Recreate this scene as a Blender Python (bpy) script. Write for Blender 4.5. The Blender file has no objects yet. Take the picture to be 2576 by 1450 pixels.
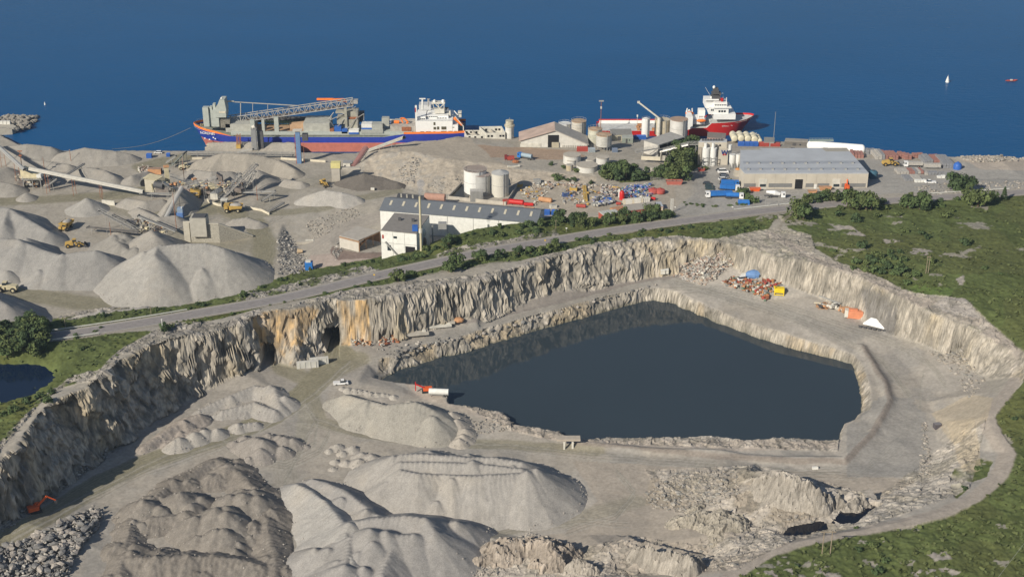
import bpy, bmesh, math, random
import numpy as np
from mathutils import Vector, Matrix
from mathutils.geometry import delaunay_2d_cdt
random.seed(7); RNG = np.random.default_rng(7)
scene = bpy.context.scene
C = scene.collection
R = math.radians
# ------------------------------------------------------------ camera, light, exposure
CZ, PITCH, HF = 270.0, R(24.0), R(40.0)
PW, PH = 2576.0, 1450.4
cam_data = bpy.data.cameras.new('camera'); cam = bpy.data.objects.new('camera', cam_data); C.objects.link(cam)
cam.location = (0, 0, CZ); cam.rotation_euler = (R(90) - PITCH, 0, 0)
cam_data.angle = HF; cam_data.sensor_fit = 'HORIZONTAL'; cam_data.clip_start = 1; cam_data.clip_end = 40000
scene.camera = cam
SUN_EL, SUN_AZ = R(31), R(224)     # azimuth of the sun, clockwise from +Y: behind-left of the camera
world = bpy.data.worlds.new('World'); scene.world = world; world.use_nodes = True
wn = world.node_tree; wn.nodes.clear()
sky = wn.nodes.new('ShaderNodeTexSky'); sky.sky_type = 'NISHITA'; sky.sun_disc = False
sky.sun_elevation = SUN_EL; sky.sun_rotation = SUN_AZ; sky.altitude = 200; sky.air_density = 1.0; sky.dust_density = 0.8; sky.ozone_density = 1.2
bg = wn.nodes.new('ShaderNodeBackground'); bg.inputs['Strength'].default_value = 0.062
wo = wn.nodes.new('ShaderNodeOutputWorld'); wn.links.new(sky.outputs[0], bg.inputs[0]); wn.links.new(bg.outputs[0], wo.inputs[0])
sd = bpy.data.lights.new('sun', 'SUN'); sd.energy = 4.5; sd.angle = R(0.5); sd.color = (1.0, 0.915, 0.77)
so = bpy.data.objects.new('sun', sd); C.objects.link(so)
sdir = Vector((math.sin(SUN_AZ) * math.cos(SUN_EL), math.cos(SUN_AZ) * math.cos(SUN_EL), math.sin(SUN_EL)))
so.rotation_euler = sdir.to_track_quat('Z', 'Y').to_euler()
scene.view_settings.view_transform = 'Standard'; scene.view_settings.look = 'None'
scene.view_settings.exposure = 0.24; scene.view_settings.gamma = 1.0; scene.view_settings.use_curve_mapping = False
scene.render.engine = 'CYCLES'; scene.cycles.max_bounces = 5; scene.cycles.diffuse_bounces = 2; scene.cycles.glossy_bounces = 3
scene.cycles.volume_bounces = 0; scene.cycles.transparent_max_bounces = 6
# ------------------------------------------------------------ image ray helpers (camera geometry only)
FPX = PW / 2 / math.tan(HF / 2); cp, sp = math.cos(PITCH), math.sin(PITCH)
def ray(x, y):
    a = (x - PW / 2) / FPX; b = (PH / 2 - y) / FPX
    return a, cp + b * sp, -sp + b * cp
def P(x, y, z=0.0):
    a, dy, dz = ray(x, y); t = (z - CZ) / dz
    return Vector((a * t, dy * t, z))
def pix(X, Y, Z):      # numpy world -> reference frame coordinates
    dz = Z - CZ
    d = Y * cp - dz * sp; up = Y * sp + dz * cp
    return PW / 2 + FPX * X / d, PH / 2 - FPX * up / d
def zr(x0, y0, s):
    return lambda x, y: ((x0 + x / s) * 0.79213, (y0 + y / s) * 0.79213)
ZA, ZB, ZC, ZD, ZE = zr(0,300,2.8622), zr(580,280,4.2933), zr(1100,280,4.2933), zr(1600,260,3.22), zr(2300,380,2.7059)
ZF, ZG, ZH, ZI, ZJ = zr(0,700,2.8622), zr(850,500,2.8622), zr(1600,500,3.22), zr(700,700,2.417), zr(2000,600,2.0575)
ZK, ZL, ZM, ZN, ZO = zr(0,1100,1.9836), zr(900,1200,2.2982), zr(1900,1100,1.9053), zr(440,520,7.1556), zr(1900,580,11.709)
ZQ, ZR_, ZS, ZT, ZU = zr(2220,540,11.155), zr(2250,800,4.2933), zr(2180,260,8.0545), zr(2200,430,11.155), zr(1300,290,9.665)
# ------------------------------------------------------------ numpy noise
def _h(ix, iy, iz, s):
    n = (ix * 374761393 + iy * 668265263 + iz * 2147483647 + s * 1274126177) & 0xffffffff
    n = ((n ^ (n >> 13)) * 1274126177) & 0xffffffff
    n = n ^ (n >> 16)
    return (n & 0xffffff) / 16777215.0 * 2 - 1
def vnoise(x, y, z=None, seed=0):
    x = np.asarray(x, float); y = np.asarray(y, float)
    ix = np.floor(x).astype(np.int64); iy = np.floor(y).astype(np.int64); fx = x - ix; fy = y - iy
    fx = fx * fx * (3 - 2 * fx); fy = fy * fy * (3 - 2 * fy)
    def layer(iz):
        a = _h(ix, iy, iz, seed); b = _h(ix + 1, iy, iz, seed); c = _h(ix, iy + 1, iz, seed); d = _h(ix + 1, iy + 1, iz, seed)
        return (a + (b - a) * fx) * (1 - fy) + (c + (d - c) * fx) * fy
    if z is None: return layer(np.int64(0))
    z = np.asarray(z, float); iz = np.floor(z).astype(np.int64); fz = z - iz; fz = fz * fz * (3 - 2 * fz)
    return layer(iz) * (1 - fz) + layer(iz + 1) * fz
def fbm(x, y, scale, octv=4, seed=0, z=None, ridged=False, gain=0.5):
    s = 0; a = 1.0; f = 1.0 / scale; t = 0
    for k in range(octv):
        n = vnoise(x * f, y * f, None if z is None else z * f, seed + k * 17)
        if ridged: n = 1 - 2 * np.abs(n)
        s = s + a * n; t += a; a *= gain; f *= 2.03
    return s / t
def inpoly(px, py, poly):
    ins = np.zeros(px.shape, bool); n = len(poly)
    x0, x1 = min(p[0] for p in poly), max(p[0] for p in poly); y0, y1 = min(p[1] for p in poly), max(p[1] for p in poly)
    m = (px >= x0) & (px <= x1) & (py >= y0) & (py <= y1)
    if not m.any(): return ins
    X = px[m]; Y = py[m]; r = np.zeros(X.shape, bool)
    for i in range(n):
        ax, ay = poly[i][:2]; bx, by = poly[(i + 1) % n][:2]
        if ay == by: continue
        c = ((ay > Y) != (by > Y)) & (X < (bx - ax) * (Y - ay) / (by - ay) + ax)
        r ^= c
    ins[m] = r
    return ins
def distline(px, py, line):     # distance to a polyline, all in the same 2D space
    d = np.full(px.shape, 1e9)
    for i in range(len(line) - 1):
        ax, ay = line[i][:2]; bx, by = line[i + 1][:2]
        L = (bx - ax) ** 2 + (by - ay) ** 2 + 1e-9
        t = np.clip(((px - ax) * (bx - ax) + (py - ay) * (by - ay)) / L, 0, 1)
        d = np.minimum(d, np.hypot(px - ax - t * (bx - ax), py - ay - t * (by - ay)))
    return d
def smooth(e0, e1, x):
    t = np.clip((x - e0) / (e1 - e0), 0, 1); return t * t * (3 - 2 * t)
# ------------------------------------------------------------ object helpers
def tag(o, label=None, cat=None, group=None, kind=None):
    if label: o['label'] = label
    if cat: o['category'] = cat
    if group: o['group'] = group
    if kind: o['kind'] = kind
    return o
def thing(name, label, cat, loc=(0, 0, 0), rz=0.0, group=None):
    o = bpy.data.objects.new(name, None); C.objects.link(o); o.empty_display_size = 0.5
    o.location = loc; o.rotation_euler = (0, 0, rz)
    return tag(o, label, cat, group)
MATS = {}
def mat(name, col, rough=0.7, metal=0.0, var=0.12, scale=0.6, bump=0.0, attr=False, spec=0.3):
    if name in MATS: return MATS[name]
    m = bpy.data.materials.new(name); m.use_nodes = True; nt = m.node_tree; b = nt.nodes['Principled BSDF']
    b.inputs['Roughness'].default_value = rough; b.inputs['Metallic'].default_value = metal
    b.inputs['Specular IOR Level'].default_value = spec
    tc = nt.nodes.new('ShaderNodeTexCoord'); nz = nt.nodes.new('ShaderNodeTexNoise'); nz.inputs['Scale'].default_value = scale
    nz.inputs['Detail'].default_value = 6; nt.links.new(tc.outputs['Object'], nz.inputs['Vector'])
    mr = nt.nodes.new('ShaderNodeMapRange'); mr.inputs['From Min'].default_value = 0.3; mr.inputs['From Max'].default_value = 0.7
    mr.inputs['To Min'].default_value = 1 - var; mr.inputs['To Max'].default_value = 1 + var
    nt.links.new(nz.outputs['Fac'], mr.inputs['Value'])
    vm = nt.nodes.new('ShaderNodeVectorMath'); vm.operation = 'SCALE'
    if attr:
        at = nt.nodes.new('ShaderNodeAttribute'); at.attribute_name = 'Col'; nt.links.new(at.outputs['Color'], vm.inputs[0])
    else: vm.inputs[0].default_value = col[:3]
    nt.links.new(mr.outputs[0], vm.inputs['Scale']); nt.links.new(vm.outputs[0], b.inputs['Base Color'])
    if bump:
        n2 = nt.nodes.new('ShaderNodeTexNoise'); n2.inputs['Scale'].default_value = scale * 6; n2.inputs['Detail'].default_value = 5
        nt.links.new(tc.outputs['Object'], n2.inputs['Vector'])
        bp = nt.nodes.new('ShaderNodeBump'); bp.inputs['Strength'].default_value = 0.6; bp.inputs['Distance'].default_value = bump
        nt.links.new(n2.outputs['Fac'], bp.inputs['Height']); nt.links.new(bp.outputs[0], b.inputs['Normal'])
    MATS[name] = m
    return m
def link_mesh(name, me, m=None, parent=None, loc=None, rz=None):
    o = bpy.data.objects.new(name, me); C.objects.link(o)
    if m and not me.materials: me.materials.append(m)
    if parent: o.parent = parent
    if loc is not None: o.location = loc
    if rz is not None: o.rotation_euler = (0, 0, rz)
    return o
def grid_mesh(name, X, Y, Z, m, cols=None, mask=None):
    nr, nc = X.shape
    co = np.stack([X, Y, Z], -1).reshape(-1, 3)
    idx = np.arange(nr * nc).reshape(nr, nc)
    q = np.stack([idx[:-1, :-1], idx[:-1, 1:], idx[1:, 1:], idx[1:, :-1]], -1).reshape(-1, 4)
    if mask is not None:
        keep = mask.reshape(-1); q = q[keep[q].any(1)]
        used = np.zeros(nr * nc, bool); used[q.ravel()] = True
        remap = np.cumsum(used) - 1; q = remap[q]; co = co[used]
        if cols is not None: cols = cols.reshape(-1, 3)[used]
    elif cols is not None: cols = cols.reshape(-1, 3)
    me = bpy.data.meshes.new(name); me.vertices.add(len(co)); me.vertices.foreach_set('co', co.astype(np.float32).ravel())
    me.loops.add(len(q) * 4); me.loops.foreach_set('vertex_index', q.astype(np.int32).ravel())
    me.polygons.add(len(q)); me.polygons.foreach_set('loop_start', np.arange(0, len(q) * 4, 4, dtype=np.int32))
    me.polygons.foreach_set('use_smooth', np.ones(len(q), bool))
    me.update(calc_edges=True)
    if cols is not None:
        ca = me.color_attributes.new('Col', 'FLOAT_COLOR', 'POINT')
        ca.data.foreach_set('color', np.concatenate([cols, np.ones((len(cols), 1))], 1).astype(np.float32).ravel())
    me.materials.append(m)
    return me
# ------------------------------------------------------------ terrain control lines: (frame x, frame y, elevation)
def pts(l): return [(*P(a, b, c).xy, c) for a, b, c in l]
def off(l, dx, dy, z=None, dz=0): return [(a + dx, b + dy, (c + dz) if z is None else z) for a, b, c in l]
L = []
coast = pts([(-700,300,4),(-300,318,4),(0,338,3.5),(60,368,3.5),(110,376,4),(180,378,4),(500,378,4),(519,377,4),(526,355,8),(580,354,8),(640,354,8),(743,356,8),(752,383,4.3),
  (810,383,4.3),(905,383,4.5),(936,378,6.5),(985,364,10),(1043,354,12),(1100,352,12),(1146,342,12),(1167,343,11.5),(1290,343,10),(1400,341,9),(1500,345,8),(1560,349,6),
  (1720,352,5),(1880,354,5),(2010,356,5),(2030,368,6),(2170,372,7),(2200,378,8),(2300,386,8.5),(2400,394,8.5),(2440,390,10),(2500,389,11),(2576,398,9),(2800,402,9),(3400,420,9)])
L += [coast, off(coast, 0, 4.5, -4), off(coast, 0, 60, -9)]
# platform front foot, yard points
L += [pts([(515,381,4),(640,381,4),(745,384,4.2)])]
L += [pts([(-300,480,4),(0,440,4),(300,440,4),(520,430,4),(760,430,4.5),(860,430,4.5)]), pts([(-300,620,4),(0,560,4),(300,560,4),(550,560,4),(680,560,4)]), pts([(0,700,4),(200,740,4),(480,700,4)])]
# rock knoll: top edge and foot of its cliff
knt = pts([(898,415,5.5),(925,400,9),(965,386,12),(1005,376,13),(1050,383,14),(1095,398,14),(1130,408,13.5),(1170,405,13.5),(1260,412,13.5),(1310,425,13),(1380,428,13),(1440,432,13),(1500,440,13)])
knb = pts([(905,455,5),(950,452,5),(1010,468,5.5),(1060,485,6),(1120,492,6.5),(1160,480,8),(1240,470,9),(1310,463,10),(1380,462,11),(1440,462,11.5),(1500,462,12)])
L += [knt, knb, pts([(1050,365,12.5),(1150,370,12.5),(1300,385,11.5),(1450,385,11),(1600,380,10),(1730,375,9),(1740,440,11.5),(1600,440,12.3)])]
# plant floor (low), scrap yard
L += [pts([(905,520,6),(980,500,6.5),(1100,500,7),(1250,505,9),(1330,512,10)]), pts([(1330,480,10),(1480,500,12),(1600,505,13),(1700,500,13)])]
L += [pts([(1760,470,13),(1850,500,13.5),(2000,490,13.5)]), pts([(1850,430,12),(1950,400,10),(2180,430,12),(2300,460,13),(2420,450,12),(2576,450,12)])]
# ramp rock beside haul road: rim and pit foot
L += [pts([(700,560,4.5),(698,600,4.5),(705,650,4.5),(700,690,5)]), pts([(712,562,4.5),(750,548,5),(830,520,6),(905,500,6)]), pts([(745,560,4),(790,560,3.5),(870,530,5),(940,520,6)]),
      pts([(735,605,1),(752,632,1.5),(768,655,2.5),(785,670,3)]), pts([(775,598,1),(830,572,3),(900,548,4.5)]), pts([(830,640,5.5),(940,640,8),(830,605,5)])]
# north crest of the road bank and the foot behind it
crest = pts([(-700,840,22),(-200,820,20.5),(0,812,20),(130,807,19.5),(240,793,19.5),(330,780,19.5),(470,768,19),(600,739,18),(690,707,16),(760,684,14),(880,665,12.5),(960,652,12),(1050,632,14),(1100,611,17),(1200,573,20),(1300,561,20),(1400,549,18),(1500,550,16),(1600,541,15.5),(1685,531,14.8)])
fpx_ = [(-700,840),(-200,820),(0,812),(130,807),(240,793),(330,780),(470,768),(600,739),(690,707),(760,684),(880,665),(960,652),(1050,632),(1100,611),(1200,573),(1300,561),(1400,549),(1500,550),(1600,541),(1685,531)]
foot = pts([(a, b + w, z) for (a, b), w, z in zip(fpx_, [26,26,26,26,26,26,26,24,18,14,8,3,8,14,16,14,10,5,5,3], [4,4,4,4,4,4,4,4,3.5,3.5,6.5,8.5,8,8,9,10,11,12.5,13,13.8])])
L += [crest, foot]
ROADC = [(-700,915,21),(-200,880,20.5),(0,862,20.2),(90,852,20),(140,845,20),(277,825,20),(400,806,19.8),(512,785,19.5),(600,771,19.4),(713,752,19),(839,719.5,18.6),(1000,681.5,18),(1127,655,17.6),(1185,638,17.3),(1337,613,16.6),(1388,606,16.4),(1489,587.5,16),(1612,570,15.4),(1735,554,15),(1833,540,14.7),(1901,532,14.6),(1988,523,14.5),(2119,510,14.8),(2238,505,15),(2392,494,15.6),(2576,483,16.2),(2900,468,17),(3500,440,18)]
rc = pts(ROADC)
def offset_line(l, d):
    out = []
    for i, p in enumerate(l):
        a = l[max(i - 1, 0)]; b = l[min(i + 1, len(l) - 1)]
        n = math.hypot(b[0] - a[0], b[1] - a[1]); out.append((p[0] - (b[1] - a[1]) / n * d, p[1] + (b[0] - a[0]) / n * d, p[2]))
    return out
L += [offset_line(rc, 5), offset_line(rc, -5)]
L += [pts([(2000,500,14),(2119,494,14.2),(2240,488,14.5),(2400,478,15),(2576,466,15.6)])]
# quarry rim (top) and foot of the walls
rim = pts([(-500,1420,22),(-160,1250,21.5),(0,1150,21.5),(40,1117,22),(72,1078,22),(98,1040,22.5),(132,1004,22.5),(180,985,22.3),(216,972,22),(245,955,22),(282,925,21.8),(302,905,21.5),(340,882,21.5),(420,856,21),(520,838,20.5),(600,815,20.5),(646,795,20.3),(660,782,20.2),(745,775,20),(800,762,20),(838,752,20),(858,756,19.8),(940,752,19.8),(1000,745,19.6),(1100,720,19.4),(1200,708,18.5),(1300,675,18.3),(1400,645,18),(1500,623,17.5),(1600,607,17),(1720,600,16.5),(1785,604,16.2),
  (1830,612,16.2),(1900,628,16.2),(1960,650,16.3),(2050,663,16.3),(2150,692,16.3),(2250,742,16),(2350,792,15.5),(2450,832,15),(2500,860,14.5),(2545,885,14)])
ftq = pts([(-500,1640,0),(-160,1420,-1),(0,1322,-2),(32,1300,-2),(80,1274,-2),(120,1254,-2.5),(168,1226,-3),(212,1198,-3),(240,1160,-3),(288,1127,-3),(339,1099,-3),(387,1056,-3),(431,1039,-3),(471,1008,-2.5),(531,979,-2),(579,951,-1),(611,936,-.5),(647,927,-.5),(655,905,-.5),(700,915,-.5),(740,925,-.5),(790,897,-.5),(815,888,-.5),(845,866,-.5),(880,868,-.5),(960,862,-.5),(1020,850,0),(1100,826,0),(1200,796,.5),(1300,764,1.5),(1400,728,4),(1500,692,6),(1600,666,8),(1700,645,9.5),(1775,636,10),
  (1815,655,6),(1880,690,2),(1960,706,1),(2050,742,0.5),(2150,796,0),(2230,838,0),(2320,862,0),(2400,895,1),(2450,935,2.5),(2490,955,5)])
def sdist(l, X, Y):
    best = (1e9, 0, 0)
    for a, b in zip(l[:-1], l[1:]):
        dx, dy = b[0] - a[0], b[1] - a[1]; t = max(0, min(1, ((X - a[0]) * dx + (Y - a[1]) * dy) / (dx * dx + dy * dy))); qx, qy = a[0] + t * dx, a[1] + t * dy
        d = math.hypot(X - qx, Y - qy)
        if d < best[0]: best = (d, 1 if (X - qx) * dy - (Y - qy) * dx > 0 else -1, a[2] + t * (b[2] - a[2]))
    return best[0] * best[1], best[2]
def solve_foot(rimw, fpx, cot=.24):
    out = []
    for x, y, zg in fpx:
        z = zg
        for k in range(80):
            p = P(x, y, z); d, zt = sdist(rimw, p.x, p.y)
            if d >= cot * (zt - z): break
            z += .25
        out.append((p.x, p.y, z))
    return out, None
ftq, topq = solve_foot(rim, [(-500,1640,0),(-160,1420,-1),(0,1322,-2),(32,1300,-2),(80,1274,-2),(120,1254,-2.5),(168,1226,-3),(212,1198,-3),(240,1160,-3),(288,1127,-3),(339,1099,-3),(387,1056,-3),(431,1039,-3),(471,1008,-2.5),(531,979,-2),(579,951,-1),(611,936,-.5),(647,927,-.5),(655,905,-.5),(700,915,-.5),(740,925,-.5),(790,897,-.5),(815,888,-.5),(845,866,-.5),(880,868,-.5),(960,862,-.5),(1020,850,0),(1100,826,0),(1200,796,.5),(1300,764,1.5),(1400,728,4),(1500,692,6),(1600,666,8),(1700,645,9.5),(1775,636,10),
  (1815,655,6),(1880,690,2),(1960,706,1),(2050,742,0.5),(2150,796,0),(2230,838,0),(2320,862,0),(2400,895,1),(2450,935,2.5),(2490,955,5)])
L += [rim, ftq]
lerp3 = lambda a, b, t, tz: (a[0] + (b[0] - a[0]) * t, a[1] + (b[1] - a[1]) * t, a[2] + (b[2] - a[2]) * tz)
# talus toe, bench road
L += [pts([(1230,808,0),(1300,789,0),(1400,762,0),(1500,733,0),(1600,705,.6),(1700,690,1)])]
inner = pts([(925,915,-1),(955,897,0),(1000,892,0),(1060,866,0),(1120,858,0),(1200,830,0),(1300,803,0),(1400,777,0),(1500,748,0),(1600,731,0),(1640,723,0),(1700,734,0),(1780,771,0),(1850,801,0),(1950,831,0),(2050,864,-.6),(2144,895,-2.5),(2176,925,-1.8),(2190,985,-1.6),(2192,1030,-1.5),(2175,1055,-3)])
north = pts([(950,938,-4),(985,944,-6.6),(1050,922,-6.6),(1100,905,-6.6),(1200,881,-6.6),(1300,851,-6.6),(1400,820,-6.6),(1500,791,-6.6),(1600,766,-6.6),(1645,756,-6.6),(1700,767,-6.6),(1800,812,-6.6),(1900,851,-6.6),(2000,882,-6.6),(2100,906,-6.6),(2143,918,-6.6),(2160,980,-6.6),(2166,1035,-6.6)])
def lower_to(l, ref, cot=.3):
    rx = np.array([float(pix(np.array(a), np.array(b), np.array(c))[0]) for a, b, c in ref]); ry = np.array([p[1] for p in ref]); out = []
    for a, b, c in l:
        x, y = [float(v) for v in pix(np.array(a), np.array(b), np.array(c))]; Yr = np.interp(x, rx, ry)
        while P(x, y, c).y < Yr + cot * (c + 6.6) and c > -5: c -= .2
        out.append((*P(x, y, c).xy, c))
    return out
inner = inner[:-3] and lower_to(inner[:-3], north) + inner[-3:]
L += [inner, north]
south = pts([(935,948,-3),(985,958,-3.5),(1060,966,-3.5),(1082,970,-3.4),(1118,980,-3.4),(1130,1000,-3.5),(1130,1012,-3.6),(1200,1022,-3.6),(1262,1036,-3.6),(1295,1066,-3.6),(1400,1082,-3.6),(1430,1099,-3.6),(1480,1105,-3.6),(1530,1097,-3.5),(1600,1100,-3.5),(1700,1099,-3.5),(1800,1097,-3.5),(1870,1106,-3.5),(2000,1100,-3.5),(2050,1104,-3.5),(2115,1107,-3.3),(2118,1080,-3.3),(2128,1062,-3.3),(2160,1050,-3)])
L += [south, off(south[1:-1], 0, 3.0, -10)]
L += [off(north[2:-3], 0, -3.5, -13), off(south[4:-4], 0, 12, -14)]
# quarry floor
FL = [(700,985,-1),(800,960,-1),(860,900,-.5),(900,960,-1.5),(560,1060,-3.2),(400,1130,-3.4),(200,1250,-3.2),(0,1352,-.5),(-160,1460,0),(600,1180,-4.2),(330,1200,-3.8),(300,1400,-4),(1000,1160,-4.5),(780,1180,-5),(1200,1330,-5.5),(700,1440,-5.5),(60,1450,-2.5),(900,1400,-5.5),(850,1050,-3.5),(1100,1100,-5),(1060,1000,-4.5),
 (1900,760,0),(1760,720,.5),(2000,815,0),(2100,862,-.5),(2250,890,-1),(2310,950,-1.8),(2330,1010,-2),(2290,1100,-3),(2210,1170,-3.5),(2090,1190,-4),(1900,1165,-4),(1600,1150,-4.2),(1500,1230,-5),(1400,1300,-5.6),(1480,1345,-5.2),(1550,1345,-4.4),(1400,1130,-4.6),]
for f_ in FL: L.append(pts([f_]))
L += [pts([(2275,960,-1.6),(2275,1030,-2),(2240,1100,-3),(2170,1165,-3.8)])]
# right-hand slope to the rim track
RIMT = [(1935,585,16.5),(2000,622,17),(2050,650,17),(2120,672,17),(2200,703,16.8),(2290,752,16.3),(2400,790,16),(2470,820,15.5),(2530,865,14.8),(2562,905,14.2),(2560,950,13.6),(2512,1010,13),(2482,1045,12.6),(2500,1090,12.2),(2535,1140,12),(2515,1195,11.6),(2450,1250,11.2),(2380,1284,11),(2300,1306,10.8),(2200,1325,10.5),(2080,1345,10.3),(1990,1365,10.2),(1920,1393,10),(1860,1432,9.8),(1790,1480,9.5)]
L += [pts(RIMT[9:])]
L += [pts([(2480,985,8),(2430,1060,7),(2440,1130,7),(2400,1180,6.5),(2370,1225,7),(2290,1262,7.5)]), pts([(2350,1040,-1.5),(2355,1110,-1.5),(2340,1170,-1),(2290,1205,-1.5),(2230,1228,-2)])]
L += [pts([(1835,1180,-2),(1880,1182,3),(1920,1180,6),(1962,1177,8.5),(2010,1198,8),(2076,1222,7.5),(2110,1228,6),(2160,1245,6),(2215,1255,5)])]
L += [off(pts([(1962,1177,8.5),(2010,1198,8),(2076,1222,7.5),(2110,1228,6),(2160,1245,6)]), 4, 6, -3.5)]
L += [pts([(1720,1240,-3),(1760,1200,-3),(1850,1215,1),(1900,1230,4),(1950,1260,4.5),(2030,1270,4)]), pts([(1640,1270,-4.5),(1750,1290,-2),(1860,1300,0),(1920,1330,2)]),
      pts([(2105,1312,3.2),(2130,1285,3.2),(2215,1262,3.6)]), pts([(1985,1345,2.5),(2070,1335,2.5)]),
      pts([(1460,1400,-3),(1520,1375,-1),(1600,1358,1.5),(1650,1368,3),(1745,1388,3.5),(1800,1400,4),(1850,1390,5)]), off(pts([(1600,1358,1.5),(1650,1368,3),(1745,1388,3.5)]), 3, 5, -4.5),
      pts([(1740,1350,-1),(1830,1340,1)]),
      pts([(1160,1450,-5),(1200,1400,-3.5),(1260,1362,-1.5),(1350,1347,-.5),(1412,1372,-.5),(1446,1402,-2)]), off(pts([(1350,1347,-.5),(1412,1372,-.5)]), 3, 4, -5.5),
      pts([(1250,1450,-3),(1400,1440,-2),(1600,1440,0),(1720,1440,3)])]
# moor at right and green land at left
L += [pts([(2576,1000,15),(2600,1150,13),(2576,1300,12)]), pts([(2576,1450,10),(2200,1450,10),(2300,1380,11)]), pts([(2100,560,15.5),(2300,560,16.5),(2576,560,18)]), pts([(2100,620,17.5),(2300,650,20),(2576,700,21)]), pts([(2400,750,19),(2576,820,18)]),
      pts([(1500,600,16.5),(1700,585,16),(1850,575,15.5),(1950,560,15.5)])]
L += [pts([(-60,905,17),(60,902,17),(110,907,17),(150,930,17),(154,955,17),(125,985,17.2),(60,1017,17.2),(0,1040,17.2),(-60,1052,17.2)]), pts([(-60,935,14),(60,930,14),(115,945,14),(60,990,14),(-60,1015,14)]), pts([(200,900,20),(250,870,20.5)]), pts([(0,1080,21),(60,1040,21)])]
vs, es, zs = [], [], []
key = {}
def addv(p):
    k = (round(p[0], 2), round(p[1], 2))
    if k not in key: key[k] = len(vs); vs.append(Vector((p[0], p[1]))); zs.append(p[2])
    return key[k]
for l in L:
    ids = [addv(p) for p in l]
    es += [(a, b) for a, b in zip(ids[:-1], ids[1:]) if a != b]
for X, Y, Z in [(-1600,100,15),(1600,100,10),(-1600,560,20),(-700,560,20),(1600,620,22),(-1600,700,5),(0,100,-4),(-300,150,-2),(300,150,10),(-1600,1000,-9),(1600,1000,-9),(-1600,790,4),(1600,850,9),(0,300,-6),(-150,300,-4),(220,300,10)]: addv((X, Y, Z))
ov, oe, of, orv, _, _ = delaunay_2d_cdt(vs, es, [], 0, 1e-4)
Zv = []
for i, o_ in enumerate(orv):
    if o_: Zv.append(zs[o_[0]])
    else:
        best = sorted(((ov[i] - v).length_squared, k) for k, v in enumerate(vs))[:2]; Zv.append(sum(zs[k] for _, k in best) / 2)
        print('crossing at', [round(float(q)) for q in pix(ov[i].x, ov[i].y, Zv[-1])], round(Zv[-1],1))
def axis(segs):
    out = []
    for a, b, n in segs: out.append(np.linspace(a, b, n, endpoint=False))
    out.append(np.array([segs[-1][1]])); return np.concatenate(out)
UA = axis([(-1.3, -0.47, 90), (-0.47, 0.47, 1060), (0.47, 1.3, 90)])
yy = [150.0]
while yy[-1] < 335: yy.append(yy[-1] + 6)
while yy[-1] < 960: yy.append(yy[-1] + 0.42 + (yy[-1] - 335) * 0.0011)
YA = np.array(yy)
GX = UA[None, :] * YA[:, None]; GY = np.repeat(YA[:, None], len(UA), 1); GH = np.full(GX.shape, -9.0)
print('grid', GX.shape, 'tin', len(ov), len(of))
for f_ in of:
    for k in range(1, len(f_) - 1):
        t3 = (f_[0], f_[k], f_[k + 1]); (x0, y0), (x1, y1), (x2, y2) = [ov[i][:] for i in t3]
        a = np.searchsorted(YA, min(y0, y1, y2)); b = np.searchsorted(YA, max(y0, y1, y2), side='right')
        if a >= b: continue
        us = [x / max(y, 60) for x, y in ((x0, y0), (x1, y1), (x2, y2))]
        u0, u1 = min(us), max(us)
        if min(y0, y1, y2) < 149: u0, u1 = -1.3, 1.3
        c = np.searchsorted(UA, u0); d = np.searchsorted(UA, u1, side='right')
        if c >= d: continue
        X = GX[a:b, c:d]; Y = GY[a:b, c:d]
        den = (y1 - y2) * (x0 - x2) + (x2 - x1) * (y0 - y2)
        if abs(den) < 1e-9: continue
        l0 = ((y1 - y2) * (X - x2) + (x2 - x1) * (Y - y2)) / den; l1 = ((y2 - y0) * (X - x2) + (x0 - x2) * (Y - y2)) / den; l2 = 1 - l0 - l1
        m = (l0 >= -1e-6) & (l1 >= -1e-6) & (l2 >= -1e-6)
        sub = GH[a:b, c:d]; sub[m] = (l0 * Zv[t3[0]] + l1 * Zv[t3[1]] + l2 * Zv[t3[2]])[m]
for _ in range(2):
    GH[1:-1, 1:-1] = (GH[1:-1, 1:-1] * 4 + GH[:-2, 1:-1] + GH[2:, 1:-1] + GH[1:-1, :-2] + GH[1:-1, 2:]) / 8
dY = np.gradient(YA)
gy = np.gradient(GH, axis=0) / dY[:, None]
gxu = np.gradient(GH, axis=1) / np.gradient(UA)[None, :] / GY       # dH/dX at fixed Y
gx = gxu
slope = np.hypot(gx, gy)
def hat(x, y):
    u = x / y; i = int(np.clip(np.searchsorted(YA, y) - 1, 0, len(YA) - 2)); j = int(np.clip(np.searchsorted(UA, u) - 1, 0, len(UA) - 2))
    fy = min(max((y - YA[i]) / (YA[i + 1] - YA[i]), 0), 1); fu = min(max((u - UA[j]) / (UA[j + 1] - UA[j]), 0), 1)
    return (GH[i, j] * (1 - fu) + GH[i, j + 1] * fu) * (1 - fy) + (GH[i + 1, j] * (1 - fu) + GH[i + 1, j + 1] * fu) * fy
def G(x, y, raise_=0.0):     # where the sight line through a frame point meets the ground
    a, dy, dz = ray(x, y); u = a / dy; j = int(np.clip(np.searchsorted(UA, u) - 1, 0, len(UA) - 2)); fu = (u - UA[j]) / (UA[j + 1] - UA[j])
    prof = GH[:, j] * (1 - fu) + GH[:, j + 1] * fu
    rz_ = CZ + YA * dz / dy
    k = np.nonzero(prof >= rz_)[0]
    k = k[0] if len(k) else len(YA) - 1
    if k == 0: return Vector((u * YA[0], YA[0], prof[0]))
    d0 = rz_[k - 1] - prof[k - 1]; d1 = prof[k] - rz_[k]; t = d0 / (d0 + d1 + 1e-9)
    Y = YA[k - 1] + (YA[k] - YA[k - 1]) * t
    return Vector((u * Y, Y, prof[k - 1] + (prof[k] - prof[k - 1]) * t + raise_))
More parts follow.
